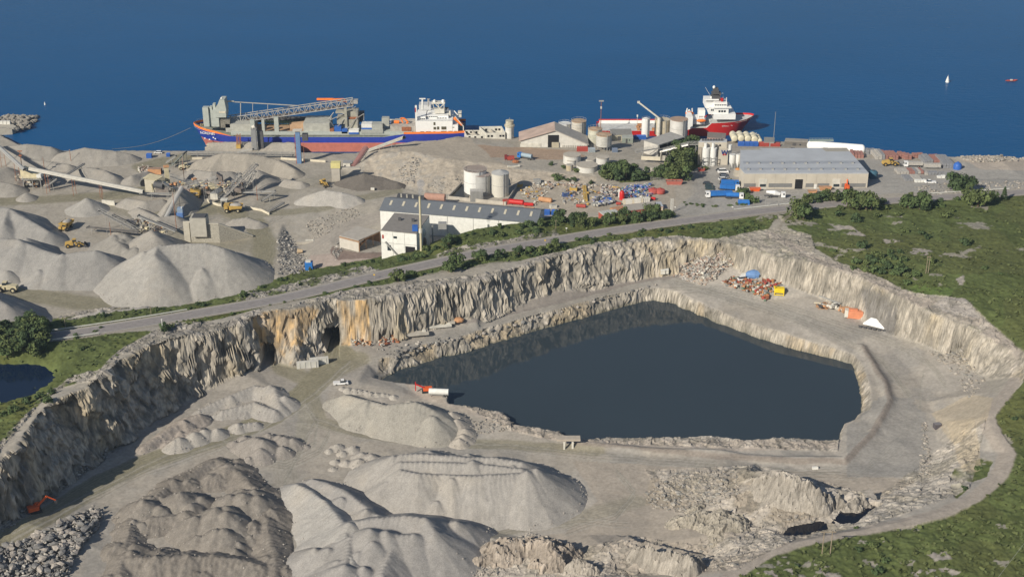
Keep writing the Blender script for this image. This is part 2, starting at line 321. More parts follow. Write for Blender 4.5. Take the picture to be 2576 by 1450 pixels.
# ------------------------------------------------------------ what the ground is made of
PX, PY = pix(GX, GY, GH)
wob = 5.0
WX = PX + wob * fbm(GX, GY, 9, 4, 3); WY = PY + wob * 0.6 * fbm(GX, GY, 9, 4, 31)
col = np.empty(GX.shape + (3,)); col[:] = (0.362, 0.332, 0.285)
n1 = fbm(GX, GY, 26, 5, 5); n2 = fbm(GX, GY, 3.5, 4, 9); n3 = fbm(GX, GY, 60, 3, 15)
def mixc(mask, c, amt=1.0):
    m = (np.asarray(mask, float) * amt)[..., None]
    col[:] = col * (1 - m) + np.array(c) * m
rockm = np.zeros(GX.shape); grassm = np.zeros(GX.shape)
# quarry floor: paler, yard: grey
quar = inpoly(WX, WY, [(-50,1290),(0,1290),(290,1115),(480,990),(650,905),(850,862),(1000,855),(1400,728),(1780,635),(2050,740),(2230,838),(2450,935),(2520,1010),(2480,1060),(2535,1140),(2470,1245),(2200,1325),(2000,1362),(1800,1470),(-50,1470)])
mixc(quar, (0.365, 0.332, 0.288)); mixc(smooth(-.05, .3, n1) * quar, (0.395, 0.365, 0.325), .8); mixc(smooth(-.05, .3, n3) * quar, (0.30, 0.28, 0.255), .7); mixc(quar * smooth(.05, .4, fbm(GX, GY, 14, 4, 401)), (0.27, 0.26, 0.245), .55)
mixc(~quar * smooth(.05, .35, fbm(GX, GY, 18, 4, 403)), (0.30, 0.28, 0.245), .5); mixc(~quar & (fbm(GX, GY, 10, 4, 405) > .28), (0.38, 0.355, 0.315), .5)
mixc(inpoly(WX, WY, [(1440,1160),(2150,1190),(2310,1210),(2050,1340),(1850,1440),(1150,1450),(1180,1370),(1420,1340),(1500,1260)]), (0.36, 0.315, 0.265), .75)
# olive dusty haul roads
def band(line, w, c, amt, e=0.5):
    xs = [p[0] for p in line]; ys = [p[1] for p in line]; q = w + 2
    k = np.nonzero((WX > min(xs) - q) & (WX < max(xs) + q) & (WY > min(ys) - q) & (WY < max(ys) + q))
    d = distline(WX[k], WY[k] * 1.9, [(a, b * 1.9) for a, b in line]); k2 = d < w; k = (k[0][k2], k[1][k2]); d = d[k2]; S = smooth(w, w * e, d)
    cc = col[k]
    for m_, c_ in ((S * amt, c), (S * (np.sin(d * .9 + 2 * n2[k]) > .35) * amt * .22, (0.37, 0.35, 0.30)), (S * (np.sin(d * .7 + 1.3) > .6) * amt * .4, tuple(v * .8 for v in c))):
        cc = cc * (1 - m_[:, None]) + np.array(c_) * m_[:, None]
    col[k] = cc
OL = (0.232, 0.214, 0.150)
band([(-60,1400),(0,1360),(150,1280),(260,1210),(400,1150),(560,1098),(680,1050),(770,985),(860,890),(835,865)], 40, OL, 1.0, .75)
band([(690,900),(720,930),(790,960),(900,900)], 40, OL, .8); band([(780,985),(800,1060),(920,1090),(1100,1110),(1400,1125),(1500,1135)], 30, OL, .65)
band([(770,1020),(760,1100),(700,1160),(600,1130)], 22, (0.31,0.29,0.24), .7); band([(710,1160),(740,1300),(760,1400),(720,1460)], 42, (0.325, 0.30, 0.26), .8)
band([(1080,1350),(1200,1340),(1420,1310),(1600,1260)], 40, (0.29,0.265,0.215), .8)
band([(1000,885),(1200,820),(1500,740),(1650,700),(1900,760),(2150,850)], 26, (0.30, 0.285, 0.26), .6)
def ruts(line, w=2.2, gap=6, dk=(0.235, 0.22, 0.185), lt=(0.39, 0.37, 0.33)):
    for o_, c_ in ((0, dk), (gap, dk), (gap * .5, lt), (gap * 2.2, dk), (gap * 2.8, lt)): band([(a, b + o_) for a, b in line], w, c_, .5, .4)
for ln_ in ([(0,1372),(150,1292),(330,1195),(560,1110),(700,1052),(800,980),(880,905)], [(30,1340),(200,1250),(420,1140),(640,1075),(740,1010)], [(590,1110),(640,1140),(720,1145),(790,1110),(800,1060),(770,1010)], [(560,1100),(620,1155),(720,1165),(800,1130),(830,1080)], [(790,1050),(900,1085),(1060,1105),(1300,1118),(1500,1140),(1800,1160)], [(740,1450),(735,1330),(715,1200),(760,1120),(790,1060)], [(920,900),(1060,880),(1240,825),(1420,770),(1600,725),(1760,722),(1950,780),(2120,840)], [(1700,700),(1900,740),(2080,800),(2240,850),(2330,900),(2380,960)], [(2100,840),(2220,900),(2290,990),(2270,1090),(2180,1170),(2000,1180),(1750,1165)], [(2320,930),(2310,1040),(2250,1130),(2150,1190),(1950,1185)], [(1420,1330),(1550,1290),(1600,1230),(1550,1180)], [(1100,1345),(1250,1335),(1450,1300),(1580,1310)]): ruts(ln_)
for ln_ in ([(0,500),(140,492),(300,478),(420,448),(430,410),(360,395)], [(560,762),(620,728),(655,670),(662,610),(630,570),(560,548),(480,540)], [(600,745),(645,690),(680,620),(672,560),(720,530),(860,505),(1000,478)], [(0,745),(100,752),(220,765),(320,775)], [(830,655),(790,630),(840,585),(930,545),(960,515)], [(1740,540),(1765,490),(1790,440),(1760,400)], [(2200,440),(2330,450),(2450,445),(2576,440)], [(1900,500),(2060,485),(2220,470),(2400,470)], [(1240,392),(1330,388),(1460,392),(1560,400),(1640,385),(1700,400)]): ruts(ln_, 1.6, 4)
# haul road in the yard
band([(-60,500),(0,508),(150,500),(300,490),(420,470),(350,420),(470,395)], 26, OL, .9); band([(420,540),(560,520),(640,560),(668,610),(655,680),(620,730),(560,760)], 40, OL, .95)
band([(640,540),(700,535),(800,525),(900,500),(1000,480)], 20, OL, .7); band([(0,735),(60,740),(130,750),(200,760),(300,770)], 46, OL, .9)
band([(300,520),(420,560),(470,600),(650,620)], 40, OL, .5); band([(640,540),(700,480),(860,440)], 30, (0.28,0.26,0.215), .6)
band([(830,655),(800,620),(870,570),(960,545)], 34, (0.36,0.325,0.285), .9); mixc(inpoly(WX, WY, [(780,640),(960,640),(960,660),(850,675),(740,690)]), (0.36,0.30,0.265), .9)
mixc(inpoly(WX, WY, [(835,620),(900,635),(960,636),(958,648),(850,655),(832,640)]), (0.17,0.125,0.11), .8)
# brown yard on the knoll
mixc(inpoly(WX, WY, [(1200,365),(1330,372),(1450,380),(1480,395),(1400,402),(1300,398),(1235,395)]), (0.36,0.25,0.175), .75)
mixc(inpoly(WX, WY, [(940,356),(1180,345),(1200,365),(1240,400),(1300,425),(1500,445),(1500,470),(1160,500),(960,450),(905,455),(925,400)]), (0.40,0.35,0.285), .85)
mixc(inpoly(WX, WY, [(1290,470),(1500,462),(1700,470),(1700,530),(1340,540)]), (0.37,0.325,0.265), .7)
# asphalt / concrete yard by the warehouse
mixc(inpoly(WX, WY, [(1720,420),(1860,410),(2200,400),(2430,410),(2576,420),(2700,420),(2700,465),(2400,480),(2200,490),(2000,510),(1760,545),(1690,530),(1760,480)]), (0.35,0.335,0.31), .95)
band([(1760,450),(1770,500),(1720,545)], 36, (0.30,0.285,0.265), .7)
mixc(inpoly(WX, WY, [(2400,395),(2440,385),(2576,388),(2600,430),(2470,425)]), (0.44,0.38,0.32), .8)
# talus and dark patches in the quarry
mixc(inpoly(WX, WY, [(1150,815),(1270,770),(1440,705),(1600,668),(1740,640),(1785,648),(1760,690),(1600,712),(1400,765),(1200,812)]), (0.25,0.225,0.205), .95)
mixc(inpoly(WX, WY, [(1900,640),(1990,690),(1975,705),(1880,698)]), (0.2,0.185,0.165), .8)
mixc((np.abs(PX - 2230) < 100) & quar & (n1 > 0.0) & (PY > 1000) & (PY < 1200), (0.27, 0.26, 0.245), .7)
band([(2175,880),(2232,975),(2240,1015),(2190,1100),(2125,1165),(1950,1162),(1700,1140),(1450,1118)], 11, (0.235, 0.2, 0.175), .75)
# green land
gp = [
 [(-900,780),(0,812),(130,803),(240,790),(330,776),(470,765),(600,736),(690,703),(760,680),(880,661),(960,646),(1050,628),(1100,606),(1200,568),(1300,556),(1400,543),(1500,545),(1600,536),(1690,526),(1700,545),(1500,585),(1340,612),(1190,640),(1130,658),(1000,685),(840,722),(715,752),(515,785),(400,800),(277,818),(140,838),(0,850),(-900,900)],
 [(-900,870),(0,858),(150,855),(280,838),(385,832),(300,880),(290,905),(250,935),(190,965),(150,975),(110,1010),(60,1050),(30,1090),(0,1120),(-60,1180),(-900,1500)],
 [(400,826),(480,800),(600,780),(715,757),(840,728),(1000,690),(1120,665),(1190,645),(1340,622),(1490,597),(1610,580),(1740,563),(1900,545),(1960,540),(1935,575),(1830,598),(1780,600),(1700,592),(1600,600),(1500,610),(1370,640),(1310,655),(1130,672),(1040,700),(980,712),(900,722),(810,745),(700,762),(560,800),(430,825)],
 [(1960,540),(2119,516),(2240,512),(2400,500),(2576,490),(3400,430),(3400,1800),(1830,1450),(1900,1402),(2000,1375),(2200,1335),(2300,1318),(2460,1262),(2525,1200),(2545,1140),(2500,1060),(2510,1030),(2576,960),(2570,900),(2540,860),(2480,810),(2440,760),(2380,745),(2300,738),(2200,690),(2100,655),(2040,620),(2035,590),(1985,575)],
 [(2400,1180),(2470,1150),(2500,1160),(2480,1200),(2440,1215),(2390,1205)], [(2390,1220),(2420,1215),(2430,1235),(2405,1255)],
 [(1060,675),(1180,655),(1200,668),(1080,690)],
 [(1530,440),(1620,430),(1700,400),(1745,378),(1790,372),(1780,410),(1700,450),(1560,460)],
 [(1850,480),(1870,478),(1900,505),(1880,512)]]
for g in gp: grassm = np.maximum(grassm, inpoly(WX, WY, g).astype(float))
gcol = np.array((0.095, 0.118, 0.042))
gv = fbm(GX, GY, 7, 4, 44); gv2 = fbm(GX, GY, 38, 3, 48)
gc = gcol * (1 + 0.35 * gv[..., None] + 0.25 * n2[..., None]) + np.array((0.030, 0.018, 0.0)) * np.clip(gv2 + 0.1, 0, 1)[..., None] * 1.4
gr = grassm > .5
col[gr] = gc[gr]
mixc(gr & (PX > 1900) & (gv2 > -0.05), (0.102, 0.114, 0.044), .6)
mixc(inpoly(WX, WY, [(2300,715),(2400,725),(2390,745),(2320,745),(2280,730)]) & gr, (0.11,0.16,0.045), .7)
# bare bed-rock showing in the moor
ro = fbm(GX, GY * 1.6, 16, 5, 77)
bare = gr & (PX > 1900) & (ro + .35 * fbm(GX, GY, 3, 3, 79) > 0.50); mixc(bare, (0.34,0.31,0.28), .7)
for pl in [[(2280,1440),(2380,1425),(2420,1440),(2330,1460)],[(2140,1355),(2230,1360),(2200,1372),(2150,1368)],[(2080,560),(2140,568),(2180,590),(2130,590)],[(2330,1390),(2380,1385),(2395,1405),(2350,1410)],[(1960,1400),(2020,1392),(2010,1410)],[(2040,1420),(2130,1430),(2160,1460),(2100,1470)],[(1900,1440),(1990,1430),(2000,1460)],[(2405,700),(2425,690),(2430,715),(2410,720)],[(2280,625),(2310,620),(2350,630),(2330,640),(2290,640)],[(2220,600),(2280,606),(2230,610)]]:
    mixc(inpoly(WX, WY, pl) & (fbm(GX, GY, 5, 4, 78) > -.12), (0.36,0.325,0.30), .85)
# stripped rock top between moor and wall
for pl in [[(1785,602),(1850,590),(1900,580),(1940,575),(1990,580),(2040,590),(2050,640),(2110,660),(2200,690),(2290,735),(2330,742),(2440,760),(2500,820),(2560,880),(2540,900),(2450,840),(2300,780),(2150,700),(2000,665),(1900,636),(1830,614)]]:
    m = inpoly(WX, WY, pl); grassm[m] = 0; mixc(m, (0.37,0.335,0.285)); rockm[m] = .5
    mixc(m & (n2 > 0.2), (0.22,0.215,0.15), .5)
TRK = (0.35,0.31,0.27)
trk = pts(RIMT); dtr = distline(GX, GY, trk)
m = smooth(3.6, 2.4, dtr + 0.5 * n2); mixc(m, TRK); grassm[m > .5] = 0
band([(1290,655),(1180,672),(1100,685),(1060,692)], 7, (0.27,0.25,0.2), .9); band([(1960,575),(1985,545),(2000,530)], 6, (0.3,0.27,0.22), .7)
m = inpoly(WX, WY, [(2380,745),(2430,750),(2470,800),(2400,795),(2340,770)]); mixc(m, (0.36,0.33,0.3)); grassm[m] = 0
mixc(inpoly(WX, WY, [(1640,1200),(1900,1190),(2000,1240),(2070,1290),(1960,1330),(1850,1320),(1760,1280),(1620,1270)]), (0.33,0.285,0.225), .6)
# rock outcrops beside the road (north side cuttings)
for pl in [[(595,752),(640,730),(700,722),(770,703),(850,690),(915,668),(965,680),(960,690),(840,718),(715,748),(610,768)],[(1090,645),(1140,625),(1200,612),(1290,600),(1345,588),(1400,575),(1410,595),(1340,608),(1190,633),(1130,652)],[(130,800),(180,786),(250,775),(340,770),(300,785),(180,805)],[(385,832),(430,826),(450,810),(560,812),(660,775),(640,800),(520,842),(300,892),(275,955),(170,965),(100,1015),(40,1085),(0,1130),(-60,1190),(-60,1165),(0,1105),(50,1060),(110,1000),(180,945),(250,930),(300,880),(360,850)],
            [(640,790),(760,760),(850,735),(960,722),(1040,706),(1130,700),(1200,690),(1290,672),(1380,640),(1500,612),(1600,600),(1700,594),(1785,602),(1785,610),(1600,612),(1400,655),(1200,716),(1000,752),(850,762),(750,780)]]:
    m = inpoly(WX, WY, pl); k = m & (n2 + gv > -0.25); grassm[k] = 0; rockm[m] = .8; mixc(k, (0.34,0.315,0.285), .92)
# cliffs: grey with ochre weathering in steep places
st = smooth(0.65, 1.15, slope) * (grassm < .5)
lakeb = inpoly(PX, PY, [(900,940),(960,890),(1640,715),(2150,890),(2230,1000),(2180,1080),(2110,1120),(1430,1110),(1080,990)])
och = fbm(GX, GY, 14, 3, 61, z=GH * 0.12); och2 = fbm(GX, GY, 4.2, 3, 63, z=GH * 0.08)
rc_ = np.empty_like(col); rc_[:] = (0.405, 0.368, 0.312)
rc_ = rc_ * (1 + 0.28 * och2[..., None])
ck = np.clip((och - 0.02) * 2.8, 0, 1)[..., None]; rc_ = rc_ * (1 - ck * .65) + np.array((0.42,0.345,0.225)) * ck * .65
WX2 = PX + 14 * fbm(GX, GY, 8, 3, 71, z=GH * .1)
mo = inpoly(WX2, PY, [(640,780),(760,765),(800,775),(735,925),(655,925)]) | inpoly(WX2, PY, [(845,750),(925,750),(935,870),(855,872)])
ko = (.85 * mo * smooth(-.6, .15, fbm(GX, GY, 3, 3, 73, z=GH * .05) * .8 + och + och2 * .7 + (PY < 870) * .25))[..., None]; rc_ = rc_ * (1 - ko) + np.array((0.56,0.37,0.17)) * ko
kd = smooth(0.05, 0.5, fbm(GX, GY, 10, 3, 91, z=GH * .1))[..., None] * ((PX < 660) * .72 + .10)[..., None]; rc_ = rc_ * (1 - kd) + np.array((0.19,0.19,0.19)) * kd  # dark grey rock; deepened on the left cliff to paint in its shade
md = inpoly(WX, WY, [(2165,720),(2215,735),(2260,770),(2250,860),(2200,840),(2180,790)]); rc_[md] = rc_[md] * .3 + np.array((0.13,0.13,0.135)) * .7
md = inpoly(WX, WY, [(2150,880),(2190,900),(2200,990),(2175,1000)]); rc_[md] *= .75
mi = lakeb & (och > .1); rc_[mi] = rc_[mi] * .6 + np.array((0.42,0.33,0.22)) * .4
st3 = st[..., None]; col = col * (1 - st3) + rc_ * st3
rockm = np.maximum(rockm, st)
rough = inpoly(WX, WY, [(1620,1180),(1900,1170),(2210,1250),(2450,1060),(2480,1050),(2440,1230),(2200,1320),(2000,1355),(1850,1430),(1600,1450),(1170,1450),(1190,1380),(1330,1340),(1440,1380),(1590,1350),(1750,1370),(1850,1330),(1700,1290)])
rockm[rough] = np.maximum(rockm[rough], .5)
slab = rough * smooth(-.1, .25, fbm(GX, GY, 12, 3, 101)); mixc(slab, (0.45,0.41,0.36), .75)
mixc(rough * smooth(.15, .4, fbm(GX, GY, 22, 3, 105)), (0.29,0.26,0.20), .5)
for pl in [[(2340,1040),(2440,990),(2500,1000),(2480,1060),(2400,1120)],[(2380,1060),(2450,1050),(2470,1180),(2420,1190)]]: mixc(inpoly(WX, WY, pl), (0.44,0.37,0.27), .6)
mixc(inpoly(WX, WY, [(1000,955),(1085,968),(1130,1015),(1262,1038),(1300,1068),(1430,1100),(1480,1107),(2110,1108),(2110,1130),(1800,1135),(1450,1118),(1290,1085),(1180,1040),(1060,1000)]), (0.43,0.375,0.32), .8)
rockm[inpoly(WX, WY, [(1160,1015),(1262,1030),(1300,1060),(1430,1092),(1800,1095),(2115,1100),(2110,1135),(1450,1112),(1290,1085)])] = .7
mixc(inpoly(WX, WY, [(900,380),(1000,372),(1130,405),(1130,500),(960,455)]) & (n2 > .1), (0.30,0.285,0.26), .6)
def cells(x, y, z, seed):
    ix, iy, iz = (np.floor(v).astype(np.int64) for v in (x, y, z)); d1 = np.full(x.shape, 9.0); d2 = np.full(x.shape, 9.0); val = np.zeros(x.shape)
    for a in (-1, 0, 1):
        for b in (-1, 0, 1):
            for c in (-1, 0, 1):
                jx, jy, jz = ix + a, iy + b, iz + c
                qx = jx + .5 + .45 * _h(jx, jy, jz, seed); qy = jy + .5 + .45 * _h(jx, jy, jz, seed + 1); qz = jz + .5 + .45 * _h(jx, jy, jz, seed + 2)
                d = (qx - x) ** 2 + (qy - y) ** 2 + (qz - z) ** 2; v = _h(jx, jy, jz, seed + 3)
                m = d < d1; d2 = np.where(m, d1, np.minimum(d2, d)); val = np.where(m, v, val); d1 = np.where(m, d, d1)
    return val, np.sqrt(d2) - np.sqrt(d1)
rkn = inpoly(WX, WY, [(900,380),(1000,372),(1130,400),(1300,425),(1500,438),(1500,466),(1160,490),(1060,490),(905,455)]); rockm[rkn] = np.maximum(rockm[rkn], .38)
cm = rockm > .3; cx_ = GX + 1.2 * fbm(GX, GY, 6, 2, 301); cy_ = GY + 1.2 * fbm(GX, GY, 6, 2, 303)
cv = np.zeros(GX.shape); ce = np.ones(GX.shape); cv2 = np.zeros(GX.shape); ce2 = np.ones(GX.shape)
cv[cm], ce[cm] = cells(cx_[cm] / 4.2, cy_[cm] / 4.2, GH[cm] / 6.0, 311); cv2[cm], ce2[cm] = cells(cx_[cm] / 1.7, cy_[cm] / 1.7, GH[cm] / 2.8, 321)
cv = np.where(mo, cv * .35, cv); cv2 = np.where(mo, cv2 * .35, cv2); ce = np.where(mo, ce + .06, ce); ce2 = np.where(mo, ce2 + .06, ce2)
col *= (1 + (rockm * (.16 * cv + .14 * cv2)))[..., None]
cvb, ceb = np.zeros(GX.shape), np.ones(GX.shape); cvb[cm], ceb[cm] = cells(cx_[cm] / 9.0, cy_[cm] / 9.0, GH[cm] / 11.0, 331)
mixc((rockm > .55) & ((ce < .06) | (ce2 < .045) | (ceb < .05)), (0.15, 0.14, 0.125), .5)
# joints: dark cracks in rock
cr = fbm(GX, GY, 5, 3, 121, z=GH * .15, ridged=True)
mixc((rockm > .4) & (cr > .62), (0.16,0.15,0.13), .55)
mixc((rockm > .4) & (n2 > .45), (0.5,0.455,0.40), .5)
# wet line above the water in the lake
wet = lakeb & (GH < -5.4); mixc(wet, (0.12,0.115,0.08), .6)
nf = fbm(GX, GY, 1.3, 2, 131); col *= (1 + 0.10 * nf + 0.10 * n2 * (grassm < .5) + .05 * n1)[..., None]
col = np.clip(col, 0.01, .8)
PONDS = [([(2098,1312),(2112,1290),(2140,1275),(2200,1263),(2225,1265),(2190,1282),(2170,1300),(2150,1314),(2120,1318)], 3.6), ([(1976,1342),(1985,1326),(2020,1318),(2072,1310),(2076,1330),(2040,1340),(2000,1347)], 3.0)]
# ------------------------------------------------------------ relief added to the surface
dcl = np.clip(slope, 1e-3, None); NX, NY = -gx / dcl, -gy / dcl
rd = fbm(GX, GY, 7.5, 4, 201, z=GH * 0.34, ridged=True, gain=.55) * .5 + fbm(GX, GY, 22, 2, 205, z=GH * .2) * .6
rd2 = fbm(GX, GY, 2.2, 3, 211, z=GH * .35)
amp = st * smooth(1.0, 3.0, slope) * 1.6 + st * .6
smo = np.where(PX > 1820, .42, 1.0) * np.where(lakeb, .7, 1); dis = (amp * rd * .55 + st * (.5 * rd2 + 1.1 * cv + .45 * cv2 + np.where(PX < 660, 2.2, .9) * cvb)) * smo
tn = np.zeros(GX.shape)
for (xa, xb, ya, yb, dep) in [(650, 686, 868, 916, 15), (816, 852, 828, 892, 17)]:    # two tunnel mouths cut into the wall
    t = ((PX > xa) & (PX < xb) & (PY > ya) & (PY < yb + 8)).astype(float); tn = np.maximum(tn, t * dep)
dX = NX * dis; dYv = NY * dis - 0
rel = rockm * (1 - st) * (.7 * cv + .45 * cv2 + 1.1 * fbm(GX, GY, 9, 5, 221, ridged=True) + .4 * rd2) * np.where(rough, .95, .7)
rel = rel + grassm * (.5 * fbm(GX, GY, 4, 4, 231) + .35 * nf + 1.0 * fbm(GX, GY, 45, 2, 235)) + (1 - grassm) * (1 - rockm) * (.12 * n2 + .25 * n1)
for pl_, zp in PONDS: rel = np.where(inpoly(PX, PY, pl_), zp - .5 - GH, rel)
bl_ = [G(x, y) for x, y in ((2168,876),(2222,960),(2238,1010),(2195,1092),(2120,1158),(1950,1158),(1700,1138),(1450,1118))]; db_ = distline(GX, GY, [(p.x, p.y) for p in bl_]); rel = rel + 1.5 * np.exp(-(db_ / 2.2) ** 2)
dr = distline(GX, GY, rc); nearroad = smooth(4.2, 8, dr); rel *= nearroad
rel = np.where(dr < 6, rel - 0.12, rel)
rel *= smooth(0, 3, GH + 6.4 + 100 * (1 - lakeb))
NXD, NYD, NZD = GX + dX, GY + dYv, GH + rel
NYD += tn; NZD = NZD - 0
GH = NZD.copy()
m_ter = mat('ground_surface', (1, 1, 1), rough=.95, var=.13, scale=.9, bump=.18, attr=True, spec=.15)
tme = grid_mesh('terrain', NXD, NYD, NZD, m_ter, col); rf_ = (rockm[:-1, :-1] < .5) | (grassm[:-1, :-1] > .5); tme.polygons.foreach_set('use_smooth', rf_.ravel()); tme.update()
ter = link_mesh('terrain', tme); tag(ter, kind='structure')
# ------------------------------------------------------------ water and road
def water_mat(name, col, bumpd, s1, rough=.08, sx=1.0, spec=.5):
    m = bpy.data.materials.new(name); m.use_nodes = True; nt = m.node_tree; b = nt.nodes['Principled BSDF']
    b.inputs['Roughness'].default_value = rough; b.inputs['IOR'].default_value = 1.33; b.inputs['Specular IOR Level'].default_value = spec
    tc = nt.nodes.new('ShaderNodeTexCoord'); mp = nt.nodes.new('ShaderNodeMapping'); mp.inputs['Scale'].default_value = (sx, 1, 1)
    nt.links.new(tc.outputs['Object'], mp.inputs['Vector'])
    n = nt.nodes.new('ShaderNodeTexNoise'); n.inputs['Scale'].default_value = s1; n.inputs['Detail'].default_value = 5; nt.links.new(mp.outputs[0], n.inputs['Vector'])
    bp = nt.nodes.new('ShaderNodeBump'); bp.inputs['Distance'].default_value = bumpd; bp.inputs['Strength'].default_value = 1; nt.links.new(n.outputs['Fac'], bp.inputs['Height']); nt.links.new(bp.outputs[0], b.inputs['Normal'])
    n2 = nt.nodes.new('ShaderNodeTexNoise'); n2.inputs['Scale'].default_value = .012; n2.inputs['Detail'].default_value = 4; nt.links.new(mp.outputs[0], n2.inputs['Vector'])
    mr = nt.nodes.new('ShaderNodeMapRange'); mr.inputs['From Min'].default_value = .3; mr.inputs['From Max'].default_value = .7; mr.inputs['To Min'].default_value = .95; mr.inputs['To Max'].default_value = 1.05
    nt.links.new(n2.outputs['Fac'], mr.inputs['Value'])
    vm = nt.nodes.new('ShaderNodeVectorMath'); vm.operation = 'SCALE'; vm.inputs[0].default_value = col; nt.links.new(mr.outputs[0], vm.inputs['Scale']); nt.links.new(vm.outputs[0], b.inputs['Base Color'])
    return m
def poly_obj(name, pl, m, z=None):
    me = bpy.data.meshes.new(name); me.from_pydata([(a, b, c if z is None else z) for a, b, c in pl], [], [list(range(len(pl)))]); me.update()
    o = link_mesh(name, me, m); tag(o, kind='structure'); return o
m_sea = water_mat('sea_water', (0.003, 0.074, 0.21), .30, .30, rough=.22, sx=.45, spec=.08)
m_lake = water_mat('quarry_water', (0.034, 0.048, 0.060), .012, .5, rough=.04)
poly_obj('sea', [(-3500, 690, 0), (-720, 700, 0)] + [(a, b - 1 if b > 0 else b, 0) for a, b, c in coast[2:-2]] + [(900, 760, 0), (3500, 760, 0), (3500, 4500, 0), (-3500, 4500, 0)], m_sea)
poly_obj('quarry_lake', off(pts([(930,945,-6),(1640,752,-6),(1720,762,-6),(2150,905,-6),(2185,1050,-6),(2120,1115,-6),(1430,1108,-6),(1290,1075,-6),(1070,1000,-6)]), 0, 0), m_lake, -6.0)
m_tarn = water_mat('tarn_water', (0.006, 0.016, 0.040), .03, .8, rough=.06)
poly_obj('tarn', pts([(-150,900,15.6),(60,898,15.6),(120,903,15.6),(160,935,15.6),(158,965,15.6),(120,995,15.6),(60,1027,15.6),(-150,1062,15.6)]), m_tarn, 15.6)
m_brown = water_mat('puddle_water', (0.008, 0.010, 0.018), .01, 1, rough=.05)
for pl, dz in PONDS:
    X_, Y_ = sum(p[0] for p in pl) / len(pl), sum(p[1] for p in pl) / len(pl); poly_obj('pond', [(*P(X_ + (x - X_) * 1.12, Y_ + (y - Y_) * 1.12, dz).xy, dz) for x, y in pl], m_brown)
m_asph = mat('asphalt', (0.26, 0.24, 0.235), rough=.9, var=.12, scale=.5, bump=.02)
m_line = mat('road_paint', (0.5, 0.5, 0.47), rough=.7, var=.1, scale=2)
def resample(l, step):
    out = [l[0]]
    for a, b in zip(l[:-1], l[1:]):
        n = max(1, int(math.dist(a[:2], b[:2]) / step)); out += [tuple(a[k] + (b[k] - a[k]) * i / n for k in range(3)) for i in range(1, n + 1)]
    return out
def smoothline(l, it=3):
    l = [tuple(p) for p in l]
    for _ in range(it): l = [l[0]] + [tuple((l[i-1][k] + 2 * l[i][k] + l[i+1][k]) / 4 for k in range(3)) for i in range(1, len(l) - 1)] + [l[-1]]
    return l
RCL = smoothline(resample(rc[1:-1], 5), 8)
def strip(name, line, w0, w1, dz, m, thick=0):
    A, B = offset_line(line, w0), offset_line(line, w1); v = []; f = []
    for a, b, c in zip(A, B, line): v += [(a[0], a[1], c[2] + dz), (b[0], b[1], c[2] + dz)]
    n = len(A)
    f = [(2*i, 2*i+1, 2*i+3, 2*i+2) for i in range(n - 1)]
    me = bpy.data.meshes.new(name); me.from_pydata(v, [], f); me.update(); return link_mesh(name, me, m)
tag(strip('road', RCL, 3.6, -3.6, .10, m_asph), kind='structure')
shoulder = mat('gravel_shoulder', (0.33, 0.30, 0.26), rough=.95, scale=1.5)
tag(strip('road_shoulder', RCL, 4.9, -4.9, .05, shoulder), kind='structure')
for s in (3.3, -3.3): tag(strip('edge_line', RCL, s + .09, s - .09, .106, m_line), kind='structure')

# ------------------------------------------------------------ air
hm_ = bpy.data.materials.new('haze_air'); hm_.use_nodes = True; nt = hm_.node_tree; nt.nodes.remove(nt.nodes['Principled BSDF']); pv = nt.nodes.new('ShaderNodeVolumePrincipled'); pv.inputs['Color'].default_value = (.62, .78, 1, 1); pv.inputs['Density'].default_value = .00007; pv.inputs['Anisotropy'].default_value = .2
nt.links.new(pv.outputs[0], nt.nodes['Material Output'].inputs['Volume'])
me = bpy.data.meshes.new('haze'); me.from_pydata([(x, y, z) for z in (-17, 290) for x, y in ((-3700,-80),(3700,-80),(3700,4700),(-3700,4700))], [], [(3,2,1,0),(4,5,6,7),(0,1,5,4),(1,2,6,5),(2,3,7,6),(3,0,4,7)]); me.update()
tag(link_mesh('haze', me, hm_), kind='stuff')
